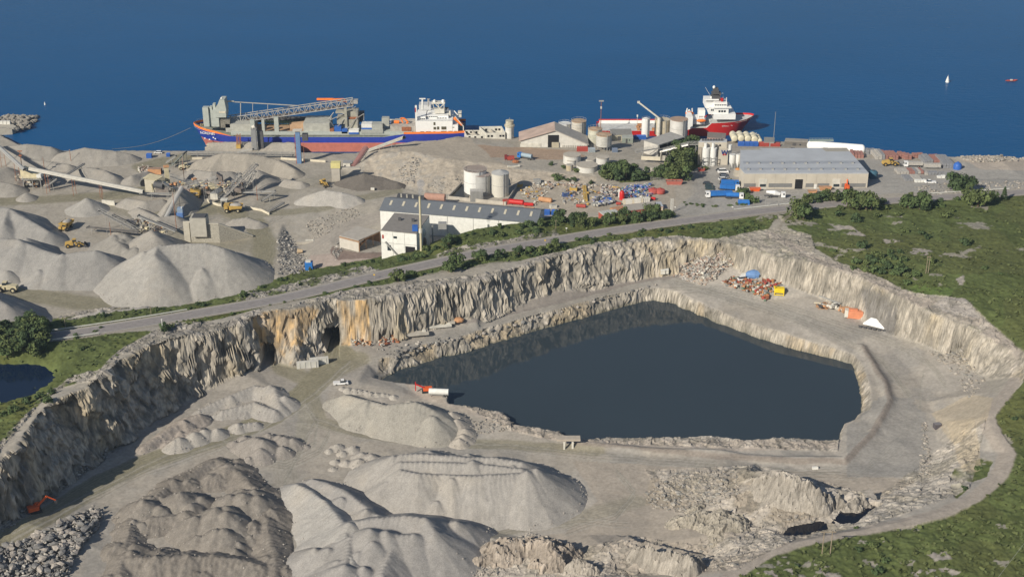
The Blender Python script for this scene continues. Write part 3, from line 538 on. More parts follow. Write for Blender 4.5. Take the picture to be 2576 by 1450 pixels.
# ------------------------------------------------------------ gravel heaps: each its own heightfield of cones at the angle of repose
def relax(Z, dx, s, it):      # soften creases only
    return Z
def heap(label, ridge, colr=(0.40, 0.375, 0.335), slope_=.60, lumps=0, seed=0, group=None, step=.7, base=None, cat='gravel heap', name='gravel_heap', rill=.5, lumph=(1.2, 2.4), flat=None):
    pr = []
    segs = ridge if isinstance(ridge[0], list) else [ridge]
    for sg in segs:
        w = []
        for x, y, h in sg:
            g = None; zb = 0
            z = 4.0 if base is None else base
            for _ in range(6):
                p = P(x, y, z + h)
                if base is None: z = hat(p.x, p.y)
            w.append((p.x, p.y, z + h))
        pr.append(resample(w, 1.6) if len(w) > 1 else w)
    allp = [p for w in pr for p in w]
    rng = np.random.default_rng(seed + 11)
    hm = max(p[2] for p in allp) + 6
    zmin = min(hat(p[0], p[1]) for p in allp) - 3
    r = (max(p[2] for p in allp) - zmin) / slope_ + 3
    x0, x1 = min(p[0] for p in allp) - r, max(p[0] for p in allp) + r; y0, y1 = min(p[1] for p in allp) - r, max(p[1] for p in allp) + r
    st_ = max(step, math.sqrt((x1 - x0) * (y1 - y0) / 70000))
    X, Y = np.meshgrid(np.arange(x0, x1, st_), np.arange(y0, y1, st_))
    wx = X + .8 * fbm(X, Y, 9, 3, seed + 1); wy = Y + .8 * fbm(X, Y, 9, 3, seed + 2)
    H = np.full(X.shape, -99.0)
    for w in pr:
        for (a, b, c) in w:
            H = np.maximum(H, c - slope_ * np.sqrt((wx - a) ** 2 + (wy - b) ** 2 + .15))
    J = np.clip(np.searchsorted(UA, (X / Y).ravel()), 0, len(UA) - 1); I = np.clip(np.searchsorted(YA, Y.ravel()), 0, len(YA) - 1)
    GB = GH[I, J].reshape(X.shape)
    for k in range(lumps):
        i = rng.integers(0, len(allp)); a, b, c = allp[i]
        ang = rng.uniform(0, 6.283); d = rng.uniform(0, 1) ** .6 * r * .6; a += math.cos(ang) * d; b += math.sin(ang) * d
        ii, jj = int(np.clip((b - y0) / st_, 0, X.shape[0] - 1)), int(np.clip((a - x0) / st_, 0, X.shape[1] - 1))
        if H[ii, jj] < GB[ii, jj] - .3: continue
        h = rng.uniform(*lumph); H = np.maximum(H, H[ii, jj] + h - slope_ * np.hypot(wx - a, wy - b))
    # radial rills run down the slope
    ang = np.arctan2(np.gradient(H, axis=0), np.gradient(H, axis=1))
    H = H + (H > GB) * rill * .30 * fbm(ang * 5, H * .05, 1.0, 3, seed + 7) + .10 * fbm(X, Y, 2.0, 3, seed + 9) + .25 * fbm(X, Y, 7, 3, seed + 10)
    if name == 'spoil_heap': H = H + (H > GB) * (.18 * fbm(X, Y, 3.2, 4, seed + 12, ridged=True) + .2 * fbm(X, Y, 1.1, 2, seed + 13))
    rk = name == 'rock_ridge'
    if rk:
        q1, e1 = cells((X + fbm(X, Y, 5, 2, 9)) / 3.4, (Y + fbm(X, Y, 5, 2, 10)) / 3.4, H / 5, seed + 41); q2, e2 = cells(X / 1.3, Y / 1.3, H / 2, seed + 45); H = H + (H > GB) * (.7 * q1 + .25 * q2 + .5 * fbm(X, Y, 4, 3, seed + 46, ridged=True))
    mask = H > GB - .4
    n = fbm(X, Y, 11, 4, seed + 21); n2_ = fbm(X, Y, 1.6, 3, seed + 22)
    cc = np.empty(X.shape + (3,)); cc[:] = np.array(colr) * .92
    sx_ = np.gradient(H, axis=1) / st_; strk = fbm(ang * 9, H * .04, 1.0, 3, seed + 31); cc *= (1 + .07 * strk)[..., None]
    cc *= (1 + .10 * n + (.22 if name == 'spoil_heap' else .12) * n2_ + .08 * fbm(X, Y, .8, 2, seed + 33))[..., None]
    cc = cc * (1 - np.clip(n - .15, 0, 1)[..., None] * .5) + np.array((.40, .35, .28)) * np.clip(n - .15, 0, 1)[..., None] * .5 if colr[0] > .3 else cc
    if rk: cc *= (1 + .2 * q1 + .15 * q2)[..., None]; cc[(e1 < .06) | (e2 < .05)] *= .8; cc *= 1.0
    m = mat('loose_gravel', (1, 1, 1), rough=.97, var=.17, scale=2.2, bump=.14, attr=True, spec=.1)
    o = link_mesh(name, grid_mesh(name, X, Y, np.maximum(H, GB - 1.5), m, np.clip(cc, .02, .8), mask))
    if rk: o.data.polygons.foreach_set('use_smooth', [False] * len(o.data.polygons))
    if step < .65:
        hh = H - GB; cand = np.argwhere(mask & (hh > .05) & ((hh < 1.6) | (rng.random(H.shape) < (.25 if name != 'gravel_heap' else .02)))); rng.shuffle(cand); cand = cand[:min(420, len(cand) // 12)]; V = []; F = []
        for ii, jj in cand:
            s_ = .14 + .30 * rng.random() ** 3; b = len(V); x_, y_, z_ = X[ii, jj], Y[ii, jj], max(H[ii, jj], GB[ii, jj]) + s_ * .2
            V += [(x_ + s_ * 1.2, y_, z_), (x_, y_ + s_, z_), (x_ - s_, y_, z_), (x_, y_ - s_ * 1.1, z_), (x_, y_, z_ + s_ * .9)]; F += [(b, b+1, b+4), (b+1, b+2, b+4), (b+2, b+3, b+4), (b+3, b, b+4)]
        if V: me = bpy.data.meshes.new('loose_stone'); me.from_pydata(V, [], F); me.update(); so_ = link_mesh('loose_stone', me, mat('loose_stone', tuple(min(.6, v * 1.05) for v in colr) if 0 else (.33,.305,.275), .9, 0, .4, .8), o); so_['kind'] = 'stuff'
    tag(o, label, cat, group); return o
GREY = (0.335, 0.315, 0.285); PALE = (0.37, 0.355, 0.33); BLUE = (0.315, 0.305, 0.29); DARK = (0.155, 0.14, 0.125); BROWN = (0.24, 0.217, 0.192)
heap('grey gravel heap at the shore on the far left edge, beside the rock breakwater', [(-60,372,7),(10,366,8),(69,361,9),(125,368,7.5)], GREY, seed=1)
heap('round-topped grey heap on the quay edge left of the blue skip', [(150,385,5),(213,370,8),(290,379,6),(325,386,4)], GREY, seed=2)
heap('broad pale heap beside the quay in front of the blue and red ship', [[(500,402,5),(559,383,9),(625,385,9),(699,400,6),(740,425,4)],[(559,383,9),(530,420,4)]], (0.355,0.325,0.28), seed=3)
heap('steep cone of gravel under the tip of the right-hand stacker conveyor', [(648,426,7.5)], GREY, seed=4)
heap('gravel heap spreading behind the long covered conveyor', [(180,430,4),(219,419,6.5),(262,428,5.5),(285,440,4)], GREY, seed=5)
heap('pointed gravel cone between the haul road and the long conveyor', [(216,497,7)], PALE, seed=6)
heap('tall heap at the left edge with a ridge sloping to the dump truck', [[(-80,540,10),(-20,515,11),(22,521,11),(60,545,9),(119,580,6)],[(22,521,11),(10,560,8)]], BLUE, seed=7)
heap('wide grey heap in the left foreground of the yard with a dark grey shoulder', [[(-90,620,13),(-20,598,13),(45,600,13),(100,625,11),(150,640,10.5),(200,632,11.5),(240,628,12),(262,640,10)],[(150,640,10.5),(170,660,8)]], (0.32,0.31,0.295), seed=8, lumps=5)
heap('largest pale gravel heap of the yard, standing just above the roadside', [[(350,645,13),(396,618,17),(450,612,17),(518,611,16.5),(560,622,14.5),(585,640,11)],[(396,618,17),(388,640,16)]], PALE, seed=9, lumps=3, lumph=(.8,1.6), step=.6)
heap('small sharp cone on the back of the largest pale heap', [(379,578,12),(388,590,12)], GREY, seed=10)
heap('low flat heap between the stacker conveyors in the yard', [(318,497,4),(365,505,4.5),(405,500,4)], GREY, seed=12)
heap('tiny gravel cone beside the track at the far left', [(66,484,3.5)], GREY, seed=13)
heap('gravel cone at the left edge under the incoming conveyor', [(-20,430,6),(16,420,6.5)], GREY, seed=14)
heap('grey heap spilling below the sieve house at the left edge', [(0,455,6),(30,462,5)], GREY, seed=15)
heap('long narrow heap leaning under the steep conveyor', [(458,470,9),(448,486,9.5),(425,510,7),(405,545,4)], (0.38,0.355,0.315), seed=16, slope_=.9)
heap('small cone beside the rusty pole in the middle of the yard', [(300,572,3.5)], GREY, seed=17)
heap('low gravel heap between the crusher and the pointed cone', [(345,520,3),(400,545,5),(440,540,5)], GREY, seed=18)
heap('pale gravel heap in front of the wheel loader at the left edge', [(14,678,5.5)], PALE, seed=19)
heap('big grey heap cut by the left picture edge next to the dark trees', [[(-90,715,14),(-30,740,14),(10,762,11),(50,790,6)]], (0.33,0.315,0.30), seed=20)
heap('small pale cone in front of the big corner heap', [(72,783,4.5)], PALE, seed=21)
heap('heap of pale gravel left of the building with the chimney', [(770,492,3.5),(817,476,6),(860,482,5.5),(895,492,3.5)], (0.42,0.40,0.37), seed=22)
heap('dark grey asphalt heap at the foot of the rock knoll', [(872,446,4),(917,434,7),(965,446,4.5),(1000,456,3)], DARK, seed=23)
heap('grey heap beyond the stone-faced ramp wall', [(590,550,3),(620,545,4),(650,555,3)], GREY, seed=24)
heap('brownish spoil heap between the two large heaps of the yard', [[(285,600,7),(320,625,6),(350,650,5)],[(300,640,4),(330,600,6)]], (0.30,0.285,0.26), seed=25, lumps=14)
heap('long low spoil bank along the lower edge of the yard', [(200,790,2.8),(280,782,3.4),(340,772,3.2),(400,772,2.5)], (0.40,0.38,0.35), seed=26, lumps=6, lumph=(.5,1.2))
heap('flat spread of gravel behind the two quay edge heaps', [(60,400,4),(130,405,4),(170,412,3)], GREY, seed=92)
heap('grey heap between the broad heap and the stacker conveyors', [(480,425,4),(530,430,5),(580,430,4)], GREY, seed=93)
heap('gravel slope right of the long covered conveyor tail', [(330,440,4),(370,430,3)], GREY, seed=94)
heap('gravel slope spreading below the yellow hopper', [(720,450,3),(760,455,3)], GREY, seed=95)
# quarry floor
heap('broad pale gravel heap beside the flooded pit, behind the track', [[(838,1000,3),(870,990,5),(915,1003,7),(970,1018,8),(1045,1010,10),(1090,1028,8.5),(1130,1052,5)],[(915,1003,7),(900,1030,5)]], (0.365,0.345,0.305), seed=31, lumps=6, lumph=(.7,1.6), step=.5)
heap('largest flat-topped pale heap in the middle of the quarry floor', [[(985,1158,9),(1012,1141,11),(1075,1139,11),(1178,1149,11),(1250,1148,11),(1312,1160,11)],[(1012,1160,11),(1100,1160,11),(1200,1165,11),(1310,1175,11)],[(1010,1180,10.5),(1057,1190,11),(1110,1192,10),(1195,1194,11),(1316,1186,11)],[(985,1158,9),(950,1190,6)]], (0.37,0.35,0.325), seed=32, lumps=10, lumph=(.7,1.6), step=.5)
heap('long pale ridge running down to the lower picture edge', [[(747,1214,6),(790,1240,7),(816,1255,8),(850,1300,9),(868,1325,10)],[(868,1325,10),(880,1380,10),(900,1480,8)]], (0.385,0.37,0.35), seed=33, lumps=6, step=.5)
heap('second pale ridge with a deep shadow, right of the long ridge', [[(785,1203,5),(825,1215,7),(861,1229,8),(895,1255,8),(926,1278,8),(952,1296,8)]], (0.33,0.315,0.30), seed=34, lumps=6, step=.5)
heap('huge pale heap at the bottom centre with a shaded right flank', [[(900,1310,11),(950,1300,12),(1020,1296,13),(1065,1300,13),(1090,1330,11.5)],[(880,1350,11),(950,1345,12),(1040,1340,12)],[(880,1350,11),(860,1450,9)],[(1000,1340,11),(960,1440,9),(1000,1520,8)]], (0.33,0.315,0.30), seed=35, lumps=14, step=.5)
heap('dark brown spoil field full of dumped cones at the bottom left', [[(300,1440,3),(330,1300,3),(430,1210,3),(541,1156,3.4),(600,1185,3.6),(650,1240,4),(670,1320,4),(690,1400,3.4),(690,1470,3)],[(380,1300,3.6),(480,1290,3.8),(580,1290,3.6),(640,1330,3.8)],[(330,1400,4),(450,1400,5),(560,1400,5),(650,1420,4)]], BROWN, seed=36, lumps=70, slope_=.48, step=.5, lumph=(.4, 1.7), rill=1.2, cat='spoil heap', name='spoil_heap')
for i, (x, y, h, lb) in enumerate([(359,1256,6.6,'leftmost'),(455,1236,7,'long-backed'),(611,1240,7.8,'sharp-tipped upper right'),(548,1277,7.6,'central upright'),(545,1330,6.4,'lowest dark-sided')]):
    heap(lb + ' dumped cone standing out of the brown spoil field', [(x, y, h), (x + 14, y + 8, h - 1)], (0.25,0.228,0.203), seed=50 + i, lumps=5, step=.5, cat='spoil heap', name='spoil_heap', group='brown dumped cones')
heap('terraced grey heap with ribbed dark flank below the tunnels', [[(500,1030,1.8),(560,1000,2.6),(640,968,3.2),(690,975,3.4),(700,1010,3)],[(560,1030,2.4),(640,1010,2.8),(690,1030,2.6)],[(600,1065,2),(640,1060,2)]], (0.36,0.34,0.315), seed=60, lumps=9, lumph=(.6,1.4), step=.5)
heap('pinkish brown spoil bank at the foot of the shaded wall', [[(360,1120,1.8),(420,1080,2.8),(470,1050,3.2),(500,1040,3.4)],[(420,1110,1.8),(500,1075,2.2)]], (0.35,0.31,0.275), seed=61, lumps=6, lumph=(.6,1.5), step=.5, cat='spoil heap', name='spoil_heap')
heap('row of small pale cones along the left haul road', [[(440,1105,3)],[(452,1098,3.5)],[(490,1085,3.5)],[(515,1078,3)],[(545,1075,3)],[(600,1062,2.6)]], (0.40,0.375,0.34), seed=62, step=.4)
heap('small brown heap inside the loop of the track', [[(610,1108,3),(639,1097,5),(660,1104,5)],[(715,1096,3.5),(735,1100,3)]], (0.30,0.275,0.25), seed=63, lumps=10, step=.4)
heap('cluster of small dumped cones left of the flat-topped heap', [[(828,1128,1.2)],[(848,1116,1.8)],[(862,1133,1.4)],[(887,1120,1.9)],[(908,1137,2.2)],[(843,1153,1.3)],[(872,1157,1.6)],[(902,1152,2.4)],[(932,1140,2.8)],[(838,1174,1.1)],[(922,1166,2.6)],[(948,1158,3)]], (0.42,0.39,0.35), seed=64, step=.4)
heap('line of little pale cones above the track beside the pit', [[(860 + 14 * k + (k * 7) % 5, 972 + 2.2 * k, .9 + .5 * ((k * 3) % 4) / 3)] for k in range(10)], (0.45,0.42,0.375), seed=65, step=.4)
heap('low pale heaps by the pit shore right of the broad heap', [[(1130,1045,3)],[(1150,1060,3)],[(1170,1075,3.2)],[(1120,1080,3.2)],[(1165,1090,3)]], (0.41,0.375,0.33), seed=66, step=.4, lumps=10)
heap('heap of pale broken rock on the right shore edge', [(2425,388,3),(2470,384,5),(2500,390,4)], (0.47,0.41,0.34), seed=67, lumps=10)
heap('gravel heap under the silver conveyor by the scrap yard', [(1490,415,3),(1545,408,3.5),(1590,412,3)], (0.40,0.38,0.345), seed=68)
heap('small sand heap in the bays behind the gravel store', [(1640,420,2.5),(1672,418,3)], (0.42,0.39,0.34), seed=69)
def ridge_(label, pl, h, sl, seed, colr=(.36,.33,.29), lumps=14):
    return heap(label, [(x, y, hh) for x, y, hh in pl], colr, sl, lumps=lumps, seed=seed, cat='rock ridge', name='rock_ridge', rill=1.2, lumph=(.6, 2.0), step=.45)
ridge_('craggy rock ridge with a black shadow behind it, right of the rubble field', [(1905,1196,5),(1962,1182,10),(2010,1200,9.5),(2060,1220,9),(2085,1232,6)], 0, 2.0, 80)
ridge_('small pale rock rib continuing the craggy ridge to the right', [(2110,1236,3),(2135,1245,4),(2160,1254,3)], 0, 1.5, 81, (.36,.33,.29))
ridge_('jagged rock rib with a long black shadow near the lower track', [(1598,1362,5),(1650,1374,7),(1700,1384,7.5),(1742,1394,7.5),(1760,1400,4)], 0, 2.0, 82)
ridge_('curved bank of broken pinkish rock at the bottom centre', [(1215,1400,2.5),(1262,1372,3.5),(1330,1352,4),(1380,1362,4.5),(1415,1382,3.5)], 0, .9, 83, (.37,.32,.27), 30)
ridge_('split pale crag at the lower edge between the two banks', [(1438,1412,4),(1455,1400,5.5),(1480,1412,4)], 0, 1.4, 84, (.38,.345,.30))
ridge_('weathered crag below the rubble field', [(1720,1300,2.5),(1800,1290,3),(1860,1310,3)], 0, .6, 85, (.35,.32,.27), 24)
# broken rock
def rock_mesh(seed, s=1.0):
    bm = bmesh.new(); bmesh.ops.create_icosphere(bm, subdivisions=1, radius=1)
    r = random.Random(seed)
    for v in bm.verts: v.co *= r.uniform(.6, 1.25); v.co.z *= .75; v.co.x *= 1.15
    me = bpy.data.meshes.new('boulder'); bm.to_mesh(me); bm.free(); return me
m_b1 = mat('pale_stone', (0.33, 0.30, 0.27), rough=.9, var=.25, scale=1.5, bump=.05); m_b2 = mat('grey_stone', (0.20, 0.195, 0.19), rough=.9, var=.25, scale=1.5, bump=.05)
RM = []
for k in range(10):
    me = rock_mesh(k); me.materials.append(m_b1 if k % 2 else m_b2); RM.append(me)
def rock_stuff(name, poly, n, smin, smax, cols, z=0, stack=0):
    xs = [p[0] for p in poly]; ys = [p[1] for p in poly]; V = []; F = []; Cc = []; k = 0; tries = 0
    bases = [(np.array([v.co[:] for v in me.vertices]), [tuple(p.vertices) for p in me.polygons]) for me in RM]
    nv = 0
    while k < n and tries < n * 8:
        tries += 1; x, y = random.uniform(min(xs), max(xs)), random.uniform(min(ys), max(ys))
        if not inpoly(np.array([x]), np.array([y]), poly)[0]: continue
        g = G(x, y); s = smin * (smax / smin) ** (random.random() ** 1.6); b, f = random.choice(bases); c, s_ = math.cos(random.random() * 6.28), math.sin(random.random() * 6.28)
        a = random.random() * 6.28; M = np.array([[math.cos(a), -math.sin(a), 0], [math.sin(a), math.cos(a), 0], [0, 0, 1]])
        v = (b * np.array([s, s * random.uniform(.6, 1), s * random.uniform(.6, .9)])) @ M.T + np.array([g.x, g.y, g.z + s * .25 + random.random() * stack])
        V.append(v); F += [tuple(i + nv for i in q) for q in f]; nv += len(v); cc = np.array(random.choice(cols)) * random.uniform(.75, 1.2); Cc.append(np.repeat(cc[None], len(v), 0)); k += 1
    V = np.concatenate(V); Cc = np.concatenate(Cc)
    me = bpy.data.meshes.new(name); me.from_pydata(V.tolist(), [], F); me.update()
    ca = me.color_attributes.new('Col', 'FLOAT_COLOR', 'POINT'); ca.data.foreach_set('color', np.concatenate([Cc, np.ones((len(Cc), 1))], 1).astype(np.float32).ravel())
    o = link_mesh(name, me, mat('rubble', (1, 1, 1), rough=.9, var=.2, scale=1.2, attr=True)); return tag(o, kind='stuff')
ST = [(0.35,0.32,0.28), (0.31,0.285,0.255), (0.26,0.25,0.23), (0.38,0.34,0.29)]; SD = [(0.30,0.29,0.27), (0.22,0.21,0.20), (0.42,0.39,0.35), (0.16,0.155,0.15)]
bpoly = [(0,1385),(120,1340),(235,1285),(262,1300),(235,1345),(190,1400),(165,1460),(-40,1470)]
n = 0
while n < 230:
    x, y = random.uniform(-20, 262), random.uniform(1285, 1449)
    if not inpoly(np.array([x]), np.array([y]), bpoly)[0]: continue
    g = G(x, y); s = 0.9 * 2.2 ** random.random()
    o = link_mesh('boulder', RM[random.randrange(10)], None, None, (g.x, g.y, g.z + random.uniform(.3, 2.8)), random.random() * 6.28); o.scale = (s, s * random.uniform(.6, 1), s * random.uniform(.6, 1))
    tag(o, 'angular blasted boulder in the big rock pile at the lower left corner', 'boulder', 'boulders piled at the lower left corner'); n += 1
rock_stuff('rubble', bpoly, 1500, .35, 1.1, SD, stack=2.0)
for pl, n_, a, b_, c_ in [([(1620,1240),(1700,1190),(1850,1180),(1860,1240),(1760,1290),(1640,1280)], 520, .3, 1.0, ST), ([(1190,1450),(1200,1395),(1260,1355),(1350,1340),(1420,1365),(1440,1395),(1350,1370),(1270,1385),(1250,1450)], 380, .25, .8, ST),
    ([(1150,1065),(1260,1050),(1290,1080),(1200,1095)], 160, .25, .8, ST), ([(1850,1290),(2000,1290),(2080,1300),(1990,1350),(1860,1430),(1740,1420),(1760,1350)], 150, .3, .9, ST),
    ([(698,600),(712,575),(735,600),(765,640),(790,675),(760,690),(700,690)], 500, .3, 1.0, SD), ([(770,560),(830,535),(900,520),(905,545),(800,600),(775,600)], 250, .3, .8, ST),
    ([(1000,430),(1040,395),(1060,400),(1040,470),(1010,460)], 140, .3, .9, SD), ([(1060,455),(1160,440),(1170,480),(1090,490)], 200, .2, .6, ST),
    ([(835,635),(850,610),(880,590),(870,620),(845,655)], 160, .3, .8, SD), ([(2300,470),(2420,455),(2576,455),(2576,475),(2330,492)], 300, .3, 1.1, ST), ([(2400,392),(2576,392),(2576,405),(2450,410)], 260, .4, 1.4, ST),
    ([(2330,880),(2420,880),(2480,960),(2440,1000),(2380,920)], 220, .3, 1.2, ST), ([(2330,1060),(2345,1200),(2310,1200),(2320,1060)], 160, .25, .9, ST), ([(1680,690),(1740,650),(1790,640),(1850,665),(1800,700),(1770,720)], 500, .3, 1.1, [(0.5,0.47,0.43),(0.36,0.31,0.27),(0.3,0.29,0.28),(0.45,0.33,0.25)]),
    ([(940,880),(1100,850),(1160,850),(1000,905)], 60, .4, 1.0, SD), ([(300,1130),(160,1230),(0,1345),(0,1325),(280,1120)], 300, .25, .8, SD)]:
    rock_stuff('rubble', pl, n_, a, b_, c_)
# boulders set along the edge of the bench road
for k in range(34):
    t = k / 33; p = G(1000 + 650 * t, np.interp(t, [0, .3, .6, 1], [884, 846, 790, 716]) + random.uniform(-2, 2))
    o = link_mesh('boulder', RM[k % 10], None, None, (p.x, p.y, p.z + .3), random.random() * 6); s = random.uniform(.6, 1.2); o.scale = (s, s, s)
    tag(o, 'boulder in the row that guards the edge of the bench road above the water', 'boulder', 'guard boulders along the bench road')
# rock breakwater
# rock breakwater at the far left
bwp = [(-40,322),(-20,300),(20,290),(60,290),(93,292),(96,298),(80,312),(74,322),(40,326)]
rng = np.random.default_rng(5); bt = thing('rock_breakwater', 'rock breakwater with a pale concrete cap jutting into the sea at the left edge', 'breakwater', (*P(10,312,0).xy, 0))
V = []; F = []; 
for k in range(520):
    x, y = random.uniform(-60, 97), random.uniform(288, 328)
    if not inpoly(np.array([x]), np.array([y]), bwp + [(-60,326)])[0]: continue
    hgt = 3.0 * min(1, (98 - x) / 30); w = P(x, y, hgt * random.uniform(.1, 1)); s = random.uniform(.8, 1.9); b_ = RM[k % 10]; n = len(V)
    V += [(w.x - bt.location.x + v.co.x * s, w.y - bt.location.y + v.co.y * s, w.z + v.co.z * s) for v in b_.vertices]; F += [tuple(i + n for i in p.vertices) for p in b_.polygons]
me = bpy.data.meshes.new('rock_armour'); me.from_pydata(V, [], F); o = link_mesh('rock_armour', me, mat('breakwater_rock', (.27,.25,.22), .9, 0, .35, .8), bt); o['kind'] = 'stuff'
cw = [P(-60,330,3.2), P(30,326,3.2), P(42,318,3.4), P(30,312,3.4), P(-60,314,3.4)]; n = len(cw)
me = bpy.data.meshes.new('concrete_cap'); me.from_pydata([(p.x - bt.location.x, p.y - bt.location.y, z) for z in (-1, 3.4) for p in cw], [], [(5,6,7,8,9)] + [(i, (i+1)%5, 5+(i+1)%5, 5+i) for i in range(5)]); me.update(); link_mesh('concrete_cap', me, mat('quay_concrete', (.42,.39,.33), .85), bt)
for i, x in enumerate((4, 13, 22)):
    w = P(x, 309, 4.2); me = bpy.data.meshes.new('white_block'); hb = .9
    me.from_pydata([(sx*1.0, sy*hb, sz) for sz in (-1.2, 1.3) for sx, sy in ((-1,-1),(1,-1),(1,1),(-1,1))], [], [(0,3,2,1),(4,5,6,7),(0,1,5,4),(1,2,6,5),(2,3,7,6),(3,0,4,7)]); o = link_mesh('concrete_block', me, mat('white_concrete', (.62,.61,.57), .8), None, w)
    tag(o, 'white concrete block standing in the row on the rock breakwater', 'block', 'white blocks on the breakwater')
# ------------------------------------------------------------ mesh builder
class MB:
    def __init__(s): s.v = []; s.f = []
    def add(s, v, f):
        n = len(s.v); s.v += [tuple(p) for p in v]; s.f += [tuple(i + n for i in q) for q in f]; return s
    def box(s, c, d, rz=0.0, M=None):
        hx, hy, hz = d[0] / 2, d[1] / 2, d[2] / 2; cs, sn = math.cos(rz), math.sin(rz); v = []
        for z in (-hz, hz):
            for x, y in ((-hx, -hy), (hx, -hy), (hx, hy), (-hx, hy)): v.append((c[0] + x * cs - y * sn, c[1] + x * sn + y * cs, c[2] + z))
        return s.add(v, [(3,2,1,0), (4,5,6,7), (0,1,5,4), (1,2,6,5), (2,3,7,6), (3,0,4,7)])
    def beam(s, a, b, w, h=None):
        a, b = Vector(a), Vector(b); d = (b - a); L_ = d.length
        if L_ < 1e-6: return s
        d /= L_; up = Vector((0, 0, 1)) if abs(d.z) < .99 else Vector((0, 1, 0)); x = d.cross(up).normalized(); y = x.cross(d).normalized(); h = w if h is None else h; v = []
        for p in (a, b):
            for i, j in ((-1, -1), (1, -1), (1, 1), (-1, 1)): v.append(p + x * (i * w / 2) + y * (j * h / 2))
        return s.add(v, [(3,2,1,0), (4,5,6,7), (0,1,5,4), (1,2,6,5), (2,3,7,6), (3,0,4,7)])
    def tube(s, a, b, r0, r1=None, n=12, cap=True):
        a, b = Vector(a), Vector(b); r1 = r0 if r1 is None else r1; d = (b - a).normalized(); up = Vector((0, 0, 1)) if abs(d.z) < .99 else Vector((0, 1, 0)); x = d.cross(up).normalized(); y = x.cross(d).normalized(); v = []
        for p, r in ((a, r0), (b, r1)):
            for i in range(n): t = 6.28318 * i / n; v.append(p + (x * math.cos(t) + y * math.sin(t)) * r)
        f = [(i, (i + 1) % n, n + (i + 1) % n, n + i) for i in range(n)]
        if cap: f += [tuple(range(n))[::-1], tuple(range(n, 2 * n))]
        return s.add(v, f)
    def lathe(s, prof, c=(0, 0, 0), n=28):      # prof: (r, z) upward
        v = [(c[0] + r * math.cos(6.28318 * i / n), c[1] + r * math.sin(6.28318 * i / n), c[2] + z) for r, z in prof for i in range(n)]
        f = [(k * n + i, k * n + (i + 1) % n, (k + 1) * n + (i + 1) % n, (k + 1) * n + i) for k in range(len(prof) - 1) for i in range(n)]
        f += [tuple(range(n))[::-1], tuple(range((len(prof) - 1) * n, len(prof) * n))]
        return s.add(v, f)
    def prism(s, poly, z0, z1):     # poly of xy, z1 may be a list
        n = len(poly); Z1 = z1 if isinstance(z1, (list, tuple)) else [z1] * n; Z0 = z0 if isinstance(z0, (list, tuple)) else [z0] * n
        v = [(p[0], p[1], Z0[i]) for i, p in enumerate(poly)] + [(p[0], p[1], Z1[i]) for i, p in enumerate(poly)]
        return s.add(v, [tuple(range(n))[::-1], tuple(range(n, 2 * n))] + [(i, (i + 1) % n, n + (i + 1) % n, n + i) for i in range(n)])
    def ell(s, c, r, n=12, m=7):
        v = []; 
        for k in range(m + 1):
            t = math.pi * k / m
            for i in range(n): a = 6.28318 * i / n; v.append((c[0] + r[0] * math.sin(t) * math.cos(a), c[1] + r[1] * math.sin(t) * math.sin(a), c[2] - r[2] * math.cos(t)))
        return s.add(v, [(k * n + i, k * n + (i + 1) % n, (k + 1) * n + (i + 1) % n, (k + 1) * n + i) for k in range(m) for i in range(n)])
    def obj(s, name, m, parent=None, smooth_=False):
        me = bpy.data.meshes.new(name); me.from_pydata(s.v, [], s.f); me.update()
        bm = bmesh.new(); bm.from_mesh(me); bmesh.ops.remove_doubles(bm, verts=bm.verts, dist=1e-5); bmesh.ops.recalc_face_normals(bm, faces=bm.faces); bm.to_mesh(me); bm.free()
        if smooth_:
            me.polygons.foreach_set('use_smooth', [True] * len(me.polygons)); 
            try: me.set_sharp_from_angle(angle=R(40))
            except Exception: pass
        return link_mesh(name, me, m, parent)
def M_(name, c, rough=.6, metal=0, var=.10, scale=.5, bump=0, spec=.3): return mat(name, c, rough, metal, var, scale, bump, False, spec)
WHITE = M_('white_paint', (.72, .72, .69), .5); OFFW = M_('weathered_white', (.58, .56, .50), .7, var=.16); CONC = M_('concrete', (.42, .39, .34), .85, var=.15, scale=.35); CREAM = M_('cream_paint', (.60, .55, .44), .7)
GREYM = M_('grey_metal', (.33, .33, .32), .55, .1); DGREY = M_('dark_grey', (.085, .085, .09), .6); BLACK = M_('black_opening', (.014, .014, .016), .8); ROOFG = M_('slate_grey_roof', (.145, .16, .18), .6, var=.06)
PALER = M_('pale_grey_roof', (.42, .44, .47), .5, var=.08, scale=.12); BRNR = M_('brown_grey_roof', (.23, .215, .20), .8); RED = M_('red_paint', (.50, .022, .020), .4, var=.05); DRED = M_('dull_red', (.36, .065, .05), .6); RUST = M_('rusty_metal', (.30, .12, .06), .85, var=.3, scale=1.5)
BLUE_ = M_('blue_paint', (.035, .12, .42), .45); HBLUE = M_('hull_blue', (.030, .055, .34), .45, var=.08); SALM = M_('antifouling_red', (.50, .17, .125), .65, var=.12); ORNG = M_('orange_paint', (.85, .22, .04), .5); YEL = M_('yellow_paint', (.66, .42, .06), .5); TIRE = M_('tyre_rubber', (.03, .03, .03), .9)
GLASS = M_('dark_glass', (.03, .04, .05), .12, spec=.6); SHIPG = M_('ship_grey_green', (.40, .43, .40), .55); DECK = M_('deck_green', (.13, .22, .14), .7); SAND = M_('cargo_sand', (.42, .28, .17), .95); WOOD = M_('raw_timber', (.36, .21, .12), .8); BELT = M_('conveyor_steel', (.26, .245, .225), .7, var=.2, scale=1); GALV = M_('galvanised_steel', (.45, .44, .42), .45, .3)
BRICKR = M_('red_wall', (.36, .085, .06), .8); BAGM = M_('white_bag', (.62, .61, .57), .8); BEIGE = M_('beige_panel', (.50, .46, .39), .75, var=.1, scale=.2); WOODP = M_('pole_wood', (.28, .23, .17), .9); ROPE = M_('rope', (.30, .28, .22), .9)
